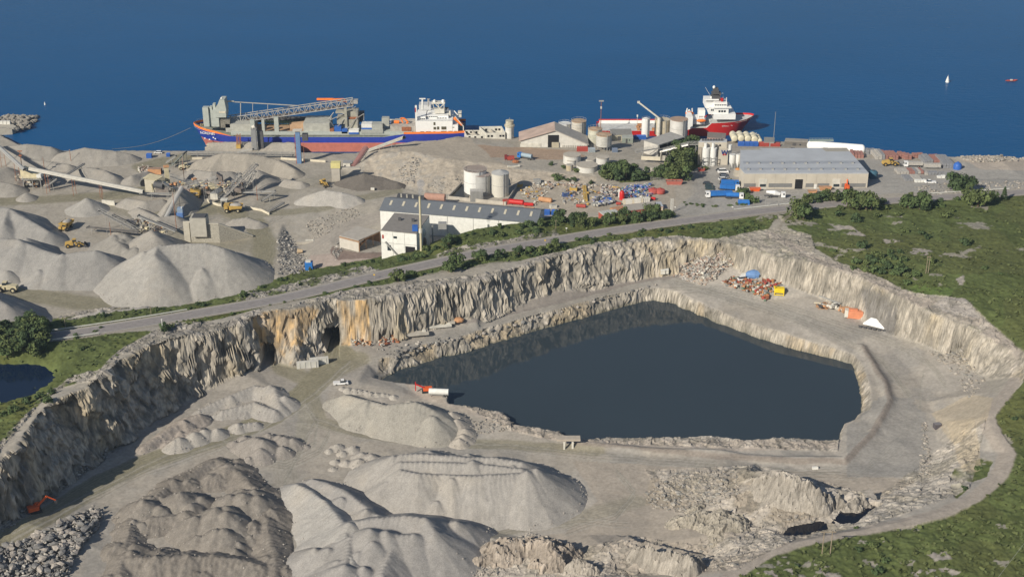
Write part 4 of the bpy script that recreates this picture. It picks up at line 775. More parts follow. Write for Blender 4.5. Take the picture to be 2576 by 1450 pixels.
def scl(B): return FPX / ((B[1]) * cp - (B[2] - CZ) * sp)
def top_z(B, ytop):
    z = B[2]
    for _ in range(40):
        y = float(pix(np.array(B[0]), np.array(B[1]), np.array(z))[1]); z += (y - ytop) / (scl((B[0], B[1], z)) * .93)
    return z
def boxbld(name, label, cat, roof_px, zt, zb, wall, roofm, over=.0, thick=.35, group=None, ztop_list=None):
    """building from the frame corners of its roof outline at height zt; origin at its base"""
    W_ = [P(x, y, zt) for x, y in roof_px]; cx = sum(p.x for p in W_) / len(W_); cy = sum(p.y for p in W_) / len(W_)
    t = thing(name, label, cat, (cx, cy, zb), 0, group)
    pl = [(p.x - cx, p.y - cy) for p in W_]
    MB().prism(pl, -1.5, zt - zb - thick - .01).obj('wall', wall, t)
    MB().prism([(a * (1 + over), b * (1 + over)) for a, b in pl], zt - zb - thick, zt - zb).obj('roof', roofm, t)
    return t, pl
def rect_on(pl, i, j, u0, u1, z0, z1, name, m, t, dep=.12):
    """a panel on wall i-j of a prism, u in 0..1 along it"""
    a, b = Vector((*pl[i], 0)), Vector((*pl[j], 0)); d = b - a; n = Vector((d.y, -d.x, 0)).normalized()
    c = Vector((0, 0, 0));
    mid = (a + b) / 2
    if n.dot(mid) < 0: n = -n
    p, q = a + d * u0 + n * dep * .3, a + d * u1 + n * dep * .3
    mb = MB(); mb.beam((p.x, p.y, (z0 + z1) / 2), (q.x, q.y, (z0 + z1) / 2), dep, abs(z1 - z0)); return mb.obj(name, m, t)
def silo(name, label, cat, xc, yb, ytop, wpx, shell, roofm=None, zb=None, cone=0.0, rail=True, legs=0, bands=0, group=None, domed=False, ladder=True):
    B = G(xc, yb) if zb is None else P(xc, yb, zb); s = scl(B); r = wpx / 2 / s; c = Vector((B.x, B.y + r, B.z)); zt = top_z(c, ytop); h = max(zt - c.z, 1.5)
    t = thing(name, label, cat, c, 0, group); z0 = legs
    prof = [(r, z0 - (.5 if not legs else 0)), (r, h)]
    if legs: prof = [(r * .25, z0 * .4), (r, z0), (r, h)]
    MB().lathe(prof, n=32).obj('shell', shell, t, True)
    k = MB()
    if domed: k.lathe([(r * 1.0, h), (r * .8, h + r * .28), (r * .4, h + r * .45), (.05, h + r * .5)])
    else: k.lathe([(r * 1.02, h), (r * 1.02, h + .25), (.15, h + .25 + cone)])
    k.obj('roof', roofm or shell, t)
    if rail:
        rb = MB(); n = 14
        for i in range(n):
            a, b = 6.283 * i / n, 6.283 * (i + 1) / n; p = (r * math.cos(a), r * math.sin(a)); q = (r * math.cos(b), r * math.sin(b))
            rb.beam((*p, h + .2), (*p, h + 1.3), .09); rb.beam((*p, h + 1.3), (*q, h + 1.3), .09)
        rb.obj('railing', GALV, t)
    if bands:
        rb = MB()
        for i in range(1, bands + 1): z = z0 + (h - z0) * i / (bands + 1); rb.lathe([(r + .02, z - .09), (r + .09, z), (r + .02, z + .09)], n=32)
        rb.obj('hoop', GREYM, t)
    if legs:
        for i in range(6): a = 6.283 * (i + .5) / 6; MB().beam((r * .85 * math.cos(a), r * .85 * math.sin(a), -.5), (r * .9 * math.cos(a), r * .9 * math.sin(a), z0 + .8), .3).obj('leg', GREYM, t)
    if ladder: 
        lb = MB(); a = -1.2
        lb.beam((r * 1.03 * math.cos(a), r * 1.03 * math.sin(a), 0), (r * 1.03 * math.cos(a), r * 1.03 * math.sin(a), h + 1), .35, .15); lb.obj('ladder', GREYM, t)
    return t, r, h
def copy_tree(o, parent=None):
    c = o.copy(); C.objects.link(c)
    if parent: c.parent = parent
    for ch in [x for x in o.children]: copy_tree(ch, c)
    return c
def truss(mb, A, B, w, h, n, t=.22):
    A, B = Vector(A), Vector(B); d = (B - A); x = d.cross(Vector((0, 0, 1))).normalized() * w / 2; up = x.cross(d).normalized() * h
    if up.z < 0: up = -up
    for sx in (-1, 1):
        mb.beam(A + x * sx, B + x * sx, t); mb.beam(A + x * sx + up, B + x * sx + up, t)
        for i in range(n + 1):
            p = A + d * i / n + x * sx; mb.beam(p, p + up, t * .7)
            if i < n: q = A + d * (i + 1) / n + x * sx; mb.beam(p if i % 2 else p + up, q + up if i % 2 else q, t * .6)
    for i in range(n + 1): p = A + d * i / n + up; mb.beam(p - x, p + x, t * .6)
def conveyor(label, a, za, b, zb_, w=1.6, legs=(.5, .95), cover=None, belt=BELT, legm=GREYM, h=1.0, ground=4.0, pulley=True, truss_=False, group=None, full=True):
    A, B = P(*a, za), P(*b, zb_); t = thing('conveyor', label, 'conveyor', (A.x, A.y, ground), 0, group); O = Vector((A.x, A.y, ground)); A -= O; B -= O
    d = (B - A); x = d.cross(Vector((0, 0, 1))).normalized()
    MB().beam(A, B, w, .25).obj('belt', belt, t)
    fr = MB()
    if truss_: truss(fr, A + Vector((0, 0, .1)), B + Vector((0, 0, .1)), w + .4, 1.5, max(4, int(d.length / 3)), .16)
    else:
        for s_ in (-1, 1):
            fr.beam(A + x * s_ * (w / 2 + .1), B + x * s_ * (w / 2 + .1), .16, .55)
            fr.beam(A + x * s_ * (w / 2 + .5) + Vector((0, 0, .9)), B + x * s_ * (w / 2 + .5) + Vector((0, 0, .9)), .09)
    fr.obj('frame', GREYM if belt is BELT else belt, t)
    if cover:
        cm = MB(); n = 8; ring = []
        for p in (A, B):
            for i in range(n + 1): th = math.pi * i / n; ring.append(p + x * math.cos(th) * (w / 2 + .35) + Vector((0, 0, math.sin(th) * (w / 2 + .4))))
        cm.add(ring, [(i, i + 1, n + 2 + i, n + 1 + i) for i in range(n)]); cm.obj('cover', cover, t, True)
    for u in legs:
        p = A + d * u; q = p + O; g = max(hat(q.x, q.y), -9) - O.z
        if p.z - g > 1.2:
            l = MB(); sp_ = w / 2 + .3
            for s_ in (-1, 1): l.beam(p + x * s_ * .6 * w, Vector((p.x, p.y, g - .4)) + x * s_ * sp_ * 1.2, .18)
            l.beam(p + x * w * .6 + Vector((0, 0, -(p.z - g) * .5)), p - x * w * .6 + Vector((0, 0, -(p.z - g) * .5)), .12); l.obj('leg', legm, t)
    if pulley: MB().tube(B - x * w * .6, B + x * w * .6, .45, n=10).obj('pulley', DGREY, t)
    return t
# ------------------------------------------------------------ ships
def PY(q, Y):
    a, dy, dz = ray(*q); return Vector((a * Y / dy, Y, CZ + dz * Y / dy))
def fbox(mb, Z, x0, y0, x1, y1, Y, dep, O, slope_top=0):      # box whose front face shows as this rectangle at distance Y
    a, b = PY(Z(x0, y1), Y), PY(Z(x1, y0), Y); c = (a + b) / 2
    return mb.box((c.x - O.x, Y + dep / 2 - O.y, c.z - O.z), (abs(b.x - a.x), dep, abs(b.z - a.z)))
def hull(stn, zs_deck, z_split, t, bm_, bot, flare=.82, nrm=7):
    """stn: (x, half breadth at deck, half breadth at waterline, deck z, keel rise)"""
    def sect(z, s):
        x, bd, bw, zd, xr = s; k = min(max(z / zd, 0), 1); return (x + xr * (1 - k), (bw + (bd - bw) * k ** 1.3))
    def part(zf0, zf1, m, name):
        mb = MB(); n = len(stn); lev = 4; v = []
        for s in stn:
            for side in (-1, 1):
                for k in range(lev + 1):
                    z0, z1 = zf0, (zf1 if zf1 is not None else s[3]); z = z0 + (z1 - z0) * k / lev; x, y = sect(z, s); v.append((x, y * side, z))
        f = []; w = 2 * (lev + 1)
        for i in range(n - 1):
            for sd_ in (0, 1):
                for k in range(lev):
                    a = i * w + sd_ * (lev + 1) + k; f.append((a, a + 1, a + 1 + w, a + w))
        for i in (0, n - 1):
            for k in range(lev): a = i * w + k; f.append((a, a + 1, a + 1 + lev + 1, a + lev + 1))
        mb.add(v, f); return mb.obj(name, m, t, True)
    part(z_split, None, bm_, 'hull'); part(-3, z_split, bot, 'hull_bottom')
def text_obj(name, s, size, loc, rot, m, parent, ext=.03, sx=1.0):
    cu = bpy.data.curves.new(name, 'FONT'); cu.body = s; cu.size = size; cu.extrude = ext; cu.align_x = 'CENTER'; cu.align_y = 'CENTER'
    o = bpy.data.objects.new(name + '_tmp', cu); C.objects.link(o); dg = bpy.context.evaluated_depsgraph_get(); me = bpy.data.meshes.new_from_object(o.evaluated_get(dg)); bpy.data.objects.remove(o)
    me.name = name; me.materials.clear(); me.materials.append(m); o = link_mesh(name, me, None, parent, loc); o.rotation_euler = rot; o.scale = (sx, 1, 1); return o
def rail(mb, pl, h=1.1, step=2.5, r=.08):
    for a, b in zip(pl[:-1], pl[1:]):
        a, b = Vector(a), Vector(b); n = max(1, int((b - a).length / step)); up = Vector((0, 0, h)); mb.beam(a + up, b + up, r); mb.beam(a + up * .5, b + up * .5, r * .7)
        for i in range(n + 1): p = a + (b - a) * i / n; mb.beam(p, p + up, r)
# ---- blue and red rock carrier
O = Vector((-111, 822, 0)); sh = thing('cargo_ship', 'long blue rock carrier with red underwater hull and grey lattice boom at the quay', 'ship', O)
st1 = [(-82.5,.3,.2,13.2,6.5),(-81,3.4,.8,13.1,6),(-78,7,2.6,12.8,4.5),(-73,10.4,6,12.2,2.5),(-66,12.4,9.8,11.2,1),(-58,13,12.2,9.8,0),(-50,13,13,9.3,0),(0,13,13,9.2,0),(34,13,13,9.2,0),(40,13,13,10.2,0),(46,13,13,11.0,0),(60,13,13,11.2,0),(76,13,12,11.4,0),(82.5,12,9,11.6,0)]
hull(st1, None, 5.7, sh, HBLUE, SALM)
# deck plate and bulwarks
mb = MB(); v = []; f = []
for s in st1: v += [(s[0], s[1] * .985, s[3] - 1.0 if (s[0] < -57 or s[0] > 45) else s[3] - .25), (s[0], -s[1] * .985, s[3] - 1.0 if (s[0] < -57 or s[0] > 45) else s[3] - .25)]
f = [(2*i, 2*i+1, 2*i+3, 2*i+2) for i in range(len(st1) - 1)]; mb.add(v, f).obj('deck', M_('ship_deck', (.30,.33,.28), .8, var=.25, scale=.4), sh)
for rng_, nm in ((range(0, 6), 'bulwark'), (range(10, 14), 'bulwark')):
    mb = MB(); ss = [st1[i] for i in rng_]
    for sd_ in (-1, 1):
        for a, b in zip(ss[:-1], ss[1:]):
            ha = 1.3 if a[0] < -60 or a[0] > 0 else .7
            A, B = Vector((a[0], a[1] * sd_, a[3] + .02)), Vector((b[0], b[1] * sd_, b[3] + .02)); up = Vector((0, 0, 1.25)); mb.add([A, B, B + up * (1 if b[0] < -58.5 or b[0] > 0 else .1), A + up, A + Vector((0, -sd_ * .25, 0)), B + Vector((0, -sd_ * .25, 0)), B + Vector((0, -sd_ * .25, 0)) + up * (1 if b[0] < -58.5 or b[0] > 0 else .1), A + Vector((0, -sd_ * .25, 0)) + up], [(0,1,2,3), (4,7,6,5), (3,2,6,7)])
    mb.obj(nm, ORNG, sh)
text_obj('name_lettering', 'NORDNES', 2.0, (-72.2, -10.95, 10.9), (R(80), 0, R(-17)), WHITE, sh, sx=1.05)
mb = MB(); 
for x, z in ((-74.5, 7.2), (-71.5, 6.8), (-68.8, 8.4), (-67.6, 7.8)): mb.box((x, -8.9 - (x + 74.5) * .42, z), (.9, .15, .7), R(-22))
mb.obj('draught_mark', WHITE, sh)
# hatch coamings, cargo, side boxes
for x0, x1, y0, y1 in ((590,960,490,600),(1650,2000,480,600)): mb = MB(); fbox(mb, ZB, x0, y0, x1, y1, 813, 16, O); mb.obj('hatch_cover', M_('hatch_grey', (.40,.40,.36), .7, var=.15), sh)
mb = MB(); fbox(mb, ZB, 660, 596, 2480, 640, 811.5, 1.6, O); fbox(mb, ZB, 2480, 590, 3130, 640, 811.5, 12, O); mb.obj('side_coaming', SHIPG, sh)
MB().box((-28, 0, 9.6), (44, 17, 2.4)).obj('cargo_heap', SAND, sh)
MB().tube((-52, -3, 11.3), (-44, -3, 11.0), 3.2, 3.4, 14).obj('cargo_heap', SAND, sh, True); MB().tube((-24, -2, 11.2), (-10, 1, 11.2), 3.6, 4.2, 14).obj('cargo_heap', SAND, sh, True)
for x0, x1 in ((930,975),(1255,1300),(1085,1110)):
    mb = MB(); fbox(mb, ZB, x0, 440 if x0 != 1255 else 400, x1, 600, 812, 2.5, O); mb.obj('support_column', SHIPG, sh)
mb = MB(); fbox(mb, ZB, 1120, 425, 1900, 455, 831, 3, O); fbox(mb, ZB, 1130, 455, 1850, 480, 829, 2, O)
for i in range(20): fbox(mb, ZB, 1140 + i * 36, 440, 1146 + i * 36, 500, 828.6, .3, O)
mb.obj('far_side_gangway', DECK, sh)
MB().box((-30, 9, 13.5), (46, 1.5, 3.5)).obj('hopper_wall', DGREY, sh)
# bow crane house
mb = MB()
for x0, y0, x1, y1, Y, d in ((290,268,345,525,814,4),(345,345,405,525,815,6),(400,300,482,525,814.5,7),(415,215,440,300,815,3),(370,255,395,345,815,3)): fbox(mb, ZB, x0, y0, x1, y1, Y, d, O)
mb.obj('bow_house', SHIPG, sh)
mb = MB(); pz = [PY(ZB(x, y), 814) - O for x, y in ((480,400),(592,400),(592,290),(565,160),(500,160),(470,240),(420,300),(440,400))]
mb.add([(p.x, p.y, p.z) for p in pz] + [(p.x, p.y + 8, p.z) for p in pz], [tuple(range(8)), tuple(range(15, 7, -1))] + [(i, (i + 1) % 8, 8 + (i + 1) % 8, 8 + i) for i in range(8)]); mb.obj('crane_house', SHIPG, sh)
mb = MB(); fbox(mb, ZB, 498, 318, 582, 342, 813.8, .3, O); mb.obj('name_board', CREAM, sh)
mb = MB(); fbox(mb, ZB, 485, 400, 580, 520, 819, 6, O); fbox(mb, ZB, 520, 440, 640, 540, 813, 3, O); mb.obj('crane_pedestal', M_('ship_machinery', (.20,.19,.16), .8, var=.4, scale=1.5), sh)
mb = MB(); mb.ell(PY(ZB(530,140), 817) - O, (.7,.7,.7)); mb.obj('radar_dome', WHITE, sh, True)
# boom lattice
a, b = PY(ZB(590, 480), 822) - O, PY(ZB(2330, 228), 822) - O
mb = MB(); truss(mb, a, b, 4.5, 3.9, 24, .42); mb.obj('boom_truss', GALV, sh)
mb = MB(); mb.beam(a + Vector((0,0,.3)), b + Vector((0,0,.3)), 2.4, .5); mb.obj('boom_belt', M_('boom_belt_brown', (.17,.14,.12), .9, var=.3, scale=2), sh)
mb = MB(); p0, p1 = PY(ZB(575, 180), 821) - O, PY(ZB(1560, 238), 821) - O; mb.beam(p0, p1, .5)
p0b = PY(ZB(700,180), 821) - O; mb.beam(p0, p0b, 1.0, .8)
for xx, y0, y1 in ((790,190,440),(955,205,330),(1160,225,290)): q0, q1 = PY(ZB(xx, y0), 821) - O, PY(ZB(xx, y1), 821) - O; mb.beam(q0, q1, .5 if xx == 790 else .3)
mb.obj('boom_stay', GALV, sh)
mb = MB(); fbox(mb, ZB, 2290, 170, 2385, 215, 820, 4, O); mb.obj('boom_head', GALV, sh)
mb = MB(); q = [PY(ZB(x, y), 826) - O for x, y in ((1830,150),(2050,150),(2200,145),(2240,185),(2050,165))]; mb.beam(q[0], q[1], 1.1); mb.beam(q[1], q[2], .6); mb.beam(q[2], q[3], .6); mb.beam(q[1], q[3], 1.0); mb.obj('orange_jib', ORNG, sh)
# unloading towers aft of the holds
mb = MB()
for x0, y0, x1, y1, Y, d in ((2105,400,2225,490,815,7),(2240,320,2385,400,816,8),(2255,430,2390,560,815,8),(2215,270,2235,560,814,2),(2085,320,2230,345,816,6)): fbox(mb, ZB, x0, y0, x1, y1, Y, d, O)
mb.obj('unloading_tower', M_('dusty_grey_steel', (.33,.32,.27), .85, var=.2, scale=.6), sh)
mb = MB()
for a0, b0, a1, b1 in ((2370,280,2385,560),(1990,420,2060,520),(2060,330,1990,420),(2020,430,2240,330),(2240,560,2380,400),(2080,560,2220,400),(2290,300,2360,250),(2390,400,2470,350),(2470,350,2470,440),(2280,240,2370,300)): mb.beam(PY(ZB(a0,b0),813)-O, PY(ZB(a1,b1),815)-O, .4)
mb.obj('tower_bracing', GALV, sh)
mb = MB(); fbox(mb, ZB, 2260, 395, 2390, 420, 815.5, 5, O); fbox(mb, ZB, 2010, 560, 2060, 620, 812, 3, O); mb.obj('rusty_chute', RUST, sh)
mb = MB(); fbox(mb, ZB, 2070, 530, 2160, 610, 812, 4, O); fbox(mb, ZB, 2170, 560, 2245, 620, 811.5, 3, O); mb.obj('blue_machine', BLUE_, sh)
mb = MB(); fbox(mb, ZB, 2400, 330, 2470, 400, 824, 4, O); fbox(mb, ZB, 2390, 400, 2450, 460, 822, 5, O); mb.obj('aft_winch_house', DGREY, sh)
# midship containers and deck gear
mb = MB(); fbox(mb, ZC, 205, 492, 345, 540, 812, 6, O); fbox(mb, ZB, 2265, 572, 2398, 604, 811, 5, O); mb.obj('white_container', WHITE, sh)
mb = MB(); fbox(mb, ZC, 205, 541, 345, 566, 811.9, 6, O); fbox(mb, ZB, 2265, 604, 2398, 628, 810.9, 5, O); mb.obj('blue_container', BLUE_, sh)
mb = MB(); fbox(mb, ZC, 348, 495, 492, 566, 812, 6, O); fbox(mb, ZC, 200, 568, 500, 615, 811, 8, O); fbox(mb, ZC, 485, 410, 580, 520, 815, 4, O); mb.obj('grey_container', M_('container_grey', (.36,.37,.34), .7), sh)
mb = MB(); fbox(mb, ZC, 650, 480, 940, 510, 820, 10, O); fbox(mb, ZC, 600, 520, 940, 615, 812, 14, O); mb.obj('aft_deck_house', M_('aft_grey', (.40,.37,.33), .8, var=.2), sh)
mb = MB(); fbox(mb, ZC, 755, 530, 880, 600, 811.6, .5, O); mb.obj('brown_panel', RUST, sh)
mb = MB(); mb.tube(PY(ZC(650,460),818)-O, PY(ZC(720,462),818)-O, 1.0); 
for a0,b0,a1,b1 in ((740,410,790,410),(790,410,840,460),(740,410,770,470),(840,460,820,480)): mb.beam(PY(ZC(a0,b0),817)-O, PY(ZC(a1,b1),817)-O, .8)
mb.obj('orange_deck_crane', ORNG, sh)
# superstructure
SW = M_('ship_white', (.80,.80,.78), .45, var=.05)
mb = MB(); fbox(mb, ZC, 946, 450, 1446, 604, 810, 23, O); fbox(mb, ZC, 1446, 503, 1520, 604, 810, 23, O); mb.obj('superstructure', SW, sh)
mb = MB(); fbox(mb, ZC, 962, 392, 1080, 446, 813, 15, O); fbox(mb, ZC, 1095, 378, 1390, 442, 815.5, 14, O); mb.obj('bridge_house', SW, sh)
mb = MB(); fbox(mb, ZC, 940, 240, 960, 450, 811, 1.2, O); mb.obj('funnel_fin', WHITE, sh)
mb = MB(); fbox(mb, ZC, 936, 270, 944, 330, 810.8, .8, O); mb.obj('red_stripe', RED, sh)
mb = MB(); fbox(mb, ZC, 990, 230, 1160, 300, 826, 7, O); fbox(mb, ZC, 1150, 300, 1390, 330, 822, 6, O); mb.obj('upper_deck', M_('upper_deck_grey', (.50,.51,.52), .6), sh)
mb = MB()
for i in range(3): fbox(mb, ZC, 1010 + i * 22, 412, 1026 + i * 22, 428, 812.9, .3, O)
for i in range(6): fbox(mb, ZC, 1100 + i * 25, 386, 1118 + i * 25, 398, 815.4, .3, O)
for i in range(4): fbox(mb, ZC, 1236 + i * 35, 404, 1262 + i * 35, 418, 815.4, .3, O)
for i in range(4): fbox(mb, ZC, 1300 + i * 6, 525, 1304 + i * 6, 560, 809.9, .2, O)
mb.obj('bridge_window', GLASS, sh)
mb = MB()
for x0, y0, x1, y1 in ((1188,465,1212,505),(1188,530,1222,565),(1235,525,1265,565),(1295,525,1362,565),(1010,590,1060,602),(1085,590,1150,602),(1185,590,1215,602),(1290,585,1365,602),(1390,585,1440,602),(1470,585,1505,600),(1448,530,1468,540)): fbox(mb, ZC, x0, y0, x1, y1, 809.85, .25, O)
mb.obj('hull_opening', M_('opening_brown', (.10,.09,.06), .8), sh)
mb = MB(); mb.tube(PY(ZC(1038,290),818)-O, PY(ZC(1038,148),818)-O, .55); mb.beam(PY(ZC(995,144),818)-O, PY(ZC(1078,144),818)-O, .6); mb.obj('t_mast', WHITE, sh)
mb = MB(); mb.tube(PY(ZC(1115,250),824)-O, PY(ZC(1118,150),824)-O, .4); mb.beam(PY(ZC(1100,150),824)-O, PY(ZC(1140,150),824)-O, .4); mb.beam(PY(ZC(1105,180),824)-O, PY(ZC(1135,180),824)-O, .8); mb.obj('signal_mast', GALV, sh)
mb = MB(); fbox(mb, ZC, 1160, 195, 1345, 215, 820, 4, O)
for a0,b0,a1,b1 in ((1180,215,1215,330),(1215,330,1330,215),(1330,330,1215,215),(1330,215,1335,330),(1250,215,1290,340)): mb.beam(PY(ZC(a0,b0),820)-O, PY(ZC(a1,b1),821)-O, .45)
fbox(mb, ZC, 1205, 290, 1335, 345, 819, 4, O); mb.obj('radar_tower', OFFW, sh)
for x, y, r in ((1202,188,.8),(1320,188,1.1)):
    mb = MB(); q = PY(ZC(x, y), 821) - O; mb.lathe([(r, -1.0), (r, .6), (r * .75, 1.2), (r * .3, 1.5)], q); mb.obj('radar_dome', WHITE, sh, True)
mb = MB(); q = PY(ZC(1360,310),826)-O; mb.tube(q - Vector((0,0,2)), q + Vector((0,0,2)), 1.3); mb.obj('exhaust_pipe', DGREY, sh)
mb = MB(); a0, b0 = PY(ZC(1485,415),812)-O, PY(ZC(1580,500),812)-O; mb.tube(a0, b0, 1.1, .9, 10); mb.ell(a0, (1.1,1.1,1.1)); mb.obj('lifeboat', ORNG, sh, True)
mb = MB(); 
for dy in (-1.3, 1.5): mb.beam(PY(ZC(1480,380),812+dy)-O, PY(ZC(1595,520),812+dy)-O, .35); mb.beam(PY(ZC(1595,520),812+dy)-O, PY(ZC(1595,600),812+dy)-O, .45)
mb.beam(PY(ZC(1470,310),816)-O, PY(ZC(1520,365),816)-O, .6); mb.obj('lifeboat_slip', WHITE, sh)
mb = MB(); fbox(mb, ZC, 1520, 330, 1570, 345, 822, 4, O); fbox(mb, ZC, 1530, 345, 1568, 400, 823, 3, O); fbox(mb, ZC, 1400, 320, 1420, 450, 818, 3, O); mb.obj('stern_mast', OFFW, sh)
mb = MB(); rail(mb, [(-81,-3.3,14.3),(-78,-7,14),(-73,-10.3,13.4)], .8); rail(mb, [(-81,3.3,14.3),(-78,7,14),(-73,10.3,13.4),(-66,12.2,12.4)], 1.1); rail(mb, [(-55,-12.8,9.4),(34,-12.8,9.4)], 1.2, 3); rail(mb, [(53,-11.6,18.3),(75,-11.6,18.3)], 1.1, 2); mb.obj('railing', GALV, sh)
mb = MB(); 
for k in range(14): mb.box((-80 + k * 1.3 + random.random(), random.uniform(-4, 4) * (.4 + k * .05), 12.6), (.9, .9, random.uniform(.6, 1.6)), random.random())
mb.obj('bow_winch', M_('winch_mix', (.33,.29,.18), .8, var=.4, scale=2), sh)
# mooring line
mb = MB(); p = PY(ZB(110, 540), 824); q = P(*ZA(1020, 497), 4.3); pr = None
for i in range(15):
    u = i / 14; w = p.lerp(q, u) - Vector((0, 0, 3.0 * math.sin(math.pi * u))); 
    if pr is not None: mb.beam(pr, w, .16)
    pr = w
o = mb.obj('mooring_line', ROPE); tag(o, 'long mooring rope from the blue ship bow to the quay', 'rope')
# ---- red supply vessel
fboxr = lambda mb, Z, x0, y0, x1, y1, Y, dep, O: fbox(mb, Z, x0, y0, x1, y1, Y - 3, dep, O)
PYr = lambda q, Y: PY(q, Y - 3)
O = Vector((102, 849, 0)); rs = thing('supply_ship', 'red offshore supply vessel with white bridge and black mast behind the silos', 'ship', O, R(0))
st2 = [(-48.5,9.5,8.5,3.6,0),(-44,10,9.6,3.6,0),(-10,10,10,3.6,0),(6,10,10,3.7,0),(10,10,10,5.2,0),(19,10,10,5.6,0),(22,10,10,8.5,0),(30,10,9.4,8.8,0),(38,9.2,6,9.4,-1),(44,6.6,2.6,10.2,-3),(48,3.2,.6,11,-6),(49.6,.4,.2,11.3,-8)]
hull(st2, None, .5, rs, RED, M_('dark_red', (.25,.03,.03), .6))
mb = MB(); v = []
for s in st2: v += [(s[0], s[1] * .98, s[3] - .9), (s[0], -s[1] * .98, s[3] - .9)]
mb.add(v, [(2*i, 2*i+1, 2*i+3, 2*i+2) for i in range(len(st2) - 1)]).obj('deck', M_('pale_deck', (.52,.53,.52), .7, var=.15), rs)
mb = MB(); mb.box((-20, 9.3, 4.1), (54, .5, 2.2)); mb.obj('cargo_rail', RED, rs); MB().box((-20, 8.8, 3.4), (53, .3, 2.4)).obj('rail_lining', SW, rs)
text_obj('name_lettering', 'SKANDI', 1.25, (30.6, -9.75, 6.6), (R(86), 0, R(14)), WHITE, rs, sx=1.05); text_obj('name_lettering', 'SOTRA', 1.25, (36, -8.4, 6.8), (R(86), 0, R(20)), WHITE, rs, sx=1.05)
mb = MB(); fboxr(mb, ZD, 1880, 360, 1935, 500, 843, 14, O); fboxr(mb, ZD, 1930, 380, 2060, 435, 846, 10, O); fboxr(mb, ZD, 1990, 290, 2060, 350, 850, 5, O); mb.obj('aft_house', SW, rs)
mb = MB(); fboxr(mb, ZD, 2145, 330, 2372, 385, 843.5, 15, O); fboxr(mb, ZD, 2095, 262, 2300, 332, 844.5, 14, O); fboxr(mb, ZD, 2060, 215, 2240, 268, 846.5, 12, O); fboxr(mb, ZD, 2150, 212, 2285, 262, 845.5, 9, O); mb.obj('bridge_house', SW, rs)
mb = MB(); 
for x in (2195, 2222, 2249): fboxr(mb, ZD, x, 292, x + 20, 312, 844.35, .3, O)
for x in (2118, 2134): fboxr(mb, ZD, x, 278, x + 12, 298, 844.35, .3, O)
for i in range(7): fboxr(mb, ZD, 2156 + i * 18, 232, 2168 + i * 18, 244, 845.35, .3, O)
mb.obj('bridge_window', GLASS, rs)
mb = MB(); fboxr(mb, ZD, 2145, 262, 2330, 272, 843.6, 12, O); fboxr(mb, ZD, 2055, 180, 2200, 192, 848, 8, O); mb.obj('bridge_wing', SW, rs)
mb = MB(); fboxr(mb, ZD, 2125, 150, 2215, 215, 849, 6, O); fboxr(mb, ZD, 2140, 85, 2200, 150, 850, 4, O); fboxr(mb, ZD, 2130, 118, 2225, 128, 849, 5, O); fboxr(mb, ZD, 2155, 68, 2195, 85, 850, 3, O); mb.obj('black_mast', DGREY, rs)
for x, y, r in ((2150,55,.9),(2214,125,.8),(2122,160,.6),(1896,292,.6)):
    mb = MB(); mb.ell(PYr(ZD(x, y), 851) - O, (r, r, r * 1.2)); mb.obj('radar_dome', WHITE, rs, True)
mb = MB(); mb.tube(PYr(ZD(2278,250),846)-O, PYr(ZD(2278,160),846)-O, .25); mb.tube(PYr(ZD(2110,140),852)-O, PYr(ZD(2060,55),852)-O, .08); mb.tube(PYr(ZD(2245,200),852)-O, PYr(ZD(2240,110),852)-O, .1); mb.obj('antenna', WHITE, rs)
mb = MB(); fboxr(mb, ZD, 2220, 172, 2245, 200, 847, 2, O); mb.obj('red_light_box', RED, rs)
for x0, y0, x1, y1, Y in ((1855,315,1945,325,854),(1970,395,2070,400,843)):
    mb = MB(); a, b = PYr(ZD(x0, y0), Y) - O, PYr(ZD(x1, y1), Y) - O; c = (a + b) / 2; mb.ell(c, ((b.x - a.x) / 2, 1.2, 1.0)); mb.obj('lifeboat', ORNG, rs, True)
    mb = MB(); q = c + Vector((0, 1, 1)); mb.beam(q + Vector((-2,0,-2)), q + Vector((-1.5,-.5,2)), .5); mb.beam(q + Vector((2,0,-2)), q + Vector((1.5,-.5,2)), .5); mb.obj('davit', SW, rs)
mb = MB(); rail(mb, [(21,-9.8,7.2),(38,-9,8.2)], 1); mb.obj('railing', GALV, rs)
mb = MB(); 
for k in range(16): mb.box((random.uniform(-25, 2), random.uniform(-6, 6), 3.2), (random.uniform(1, 3), 2, random.uniform(.8, 2)))
mb.obj('deck_cargo', M_('mixed_cargo', (.45,.22,.10), .8, var=.3, scale=1), rs)
# ---- markers and boats on the sea
def buoy(label, px, s, c, cat='buoy'):
    w = P(*px, 0); t = thing('marker_buoy', label, cat, w); MB().lathe([(1.0*s,-.6),(1.1*s,.5),(.7*s,1.0*s)], n=12).obj('float', c, t, True); MB().tube((0,0,.5), (0,0,4.2*s), .10, n=6).obj('pole', WHITE, t); MB().tube((0,0,1.0*s), (0,0,3.3*s), .95*s, .25*s, 8).obj('topmark', WHITE, t)
buoy('small white marker standing in the sea off the rock breakwater', (113.3, 264), .55, WHITE)
buoy('bright white cone-shaped sea marker far out at the upper right', (2383, 207), 1.25, WHITE)
mb = MB(); w = P(2543, 204, .3); t = thing('rowing_boat', 'small reddish boat lying low in the sea at the right edge', 'boat', w, .05)
MB().add([(-4,0,.2),(-2.5,-1,.1),(2.5,-1.1,.1),(4.6,0,.4),(2.5,1.1,.1),(-2.5,1,.1),(-4,0,.6),(-2.5,-1.1,.6),(2.5,-1.2,.7),(4.8,0,1.0),(2.5,1.2,.7),(-2.5,1.1,.6)], [(0,1,2,3,4,5)] + [(i,(i+1)%6,6+(i+1)%6,6+i) for i in range(6)]).obj('hull', DRED, t)
MB().box((.2,0,.8), (1.6,1,.8)).obj('cabin', OFFW, t)
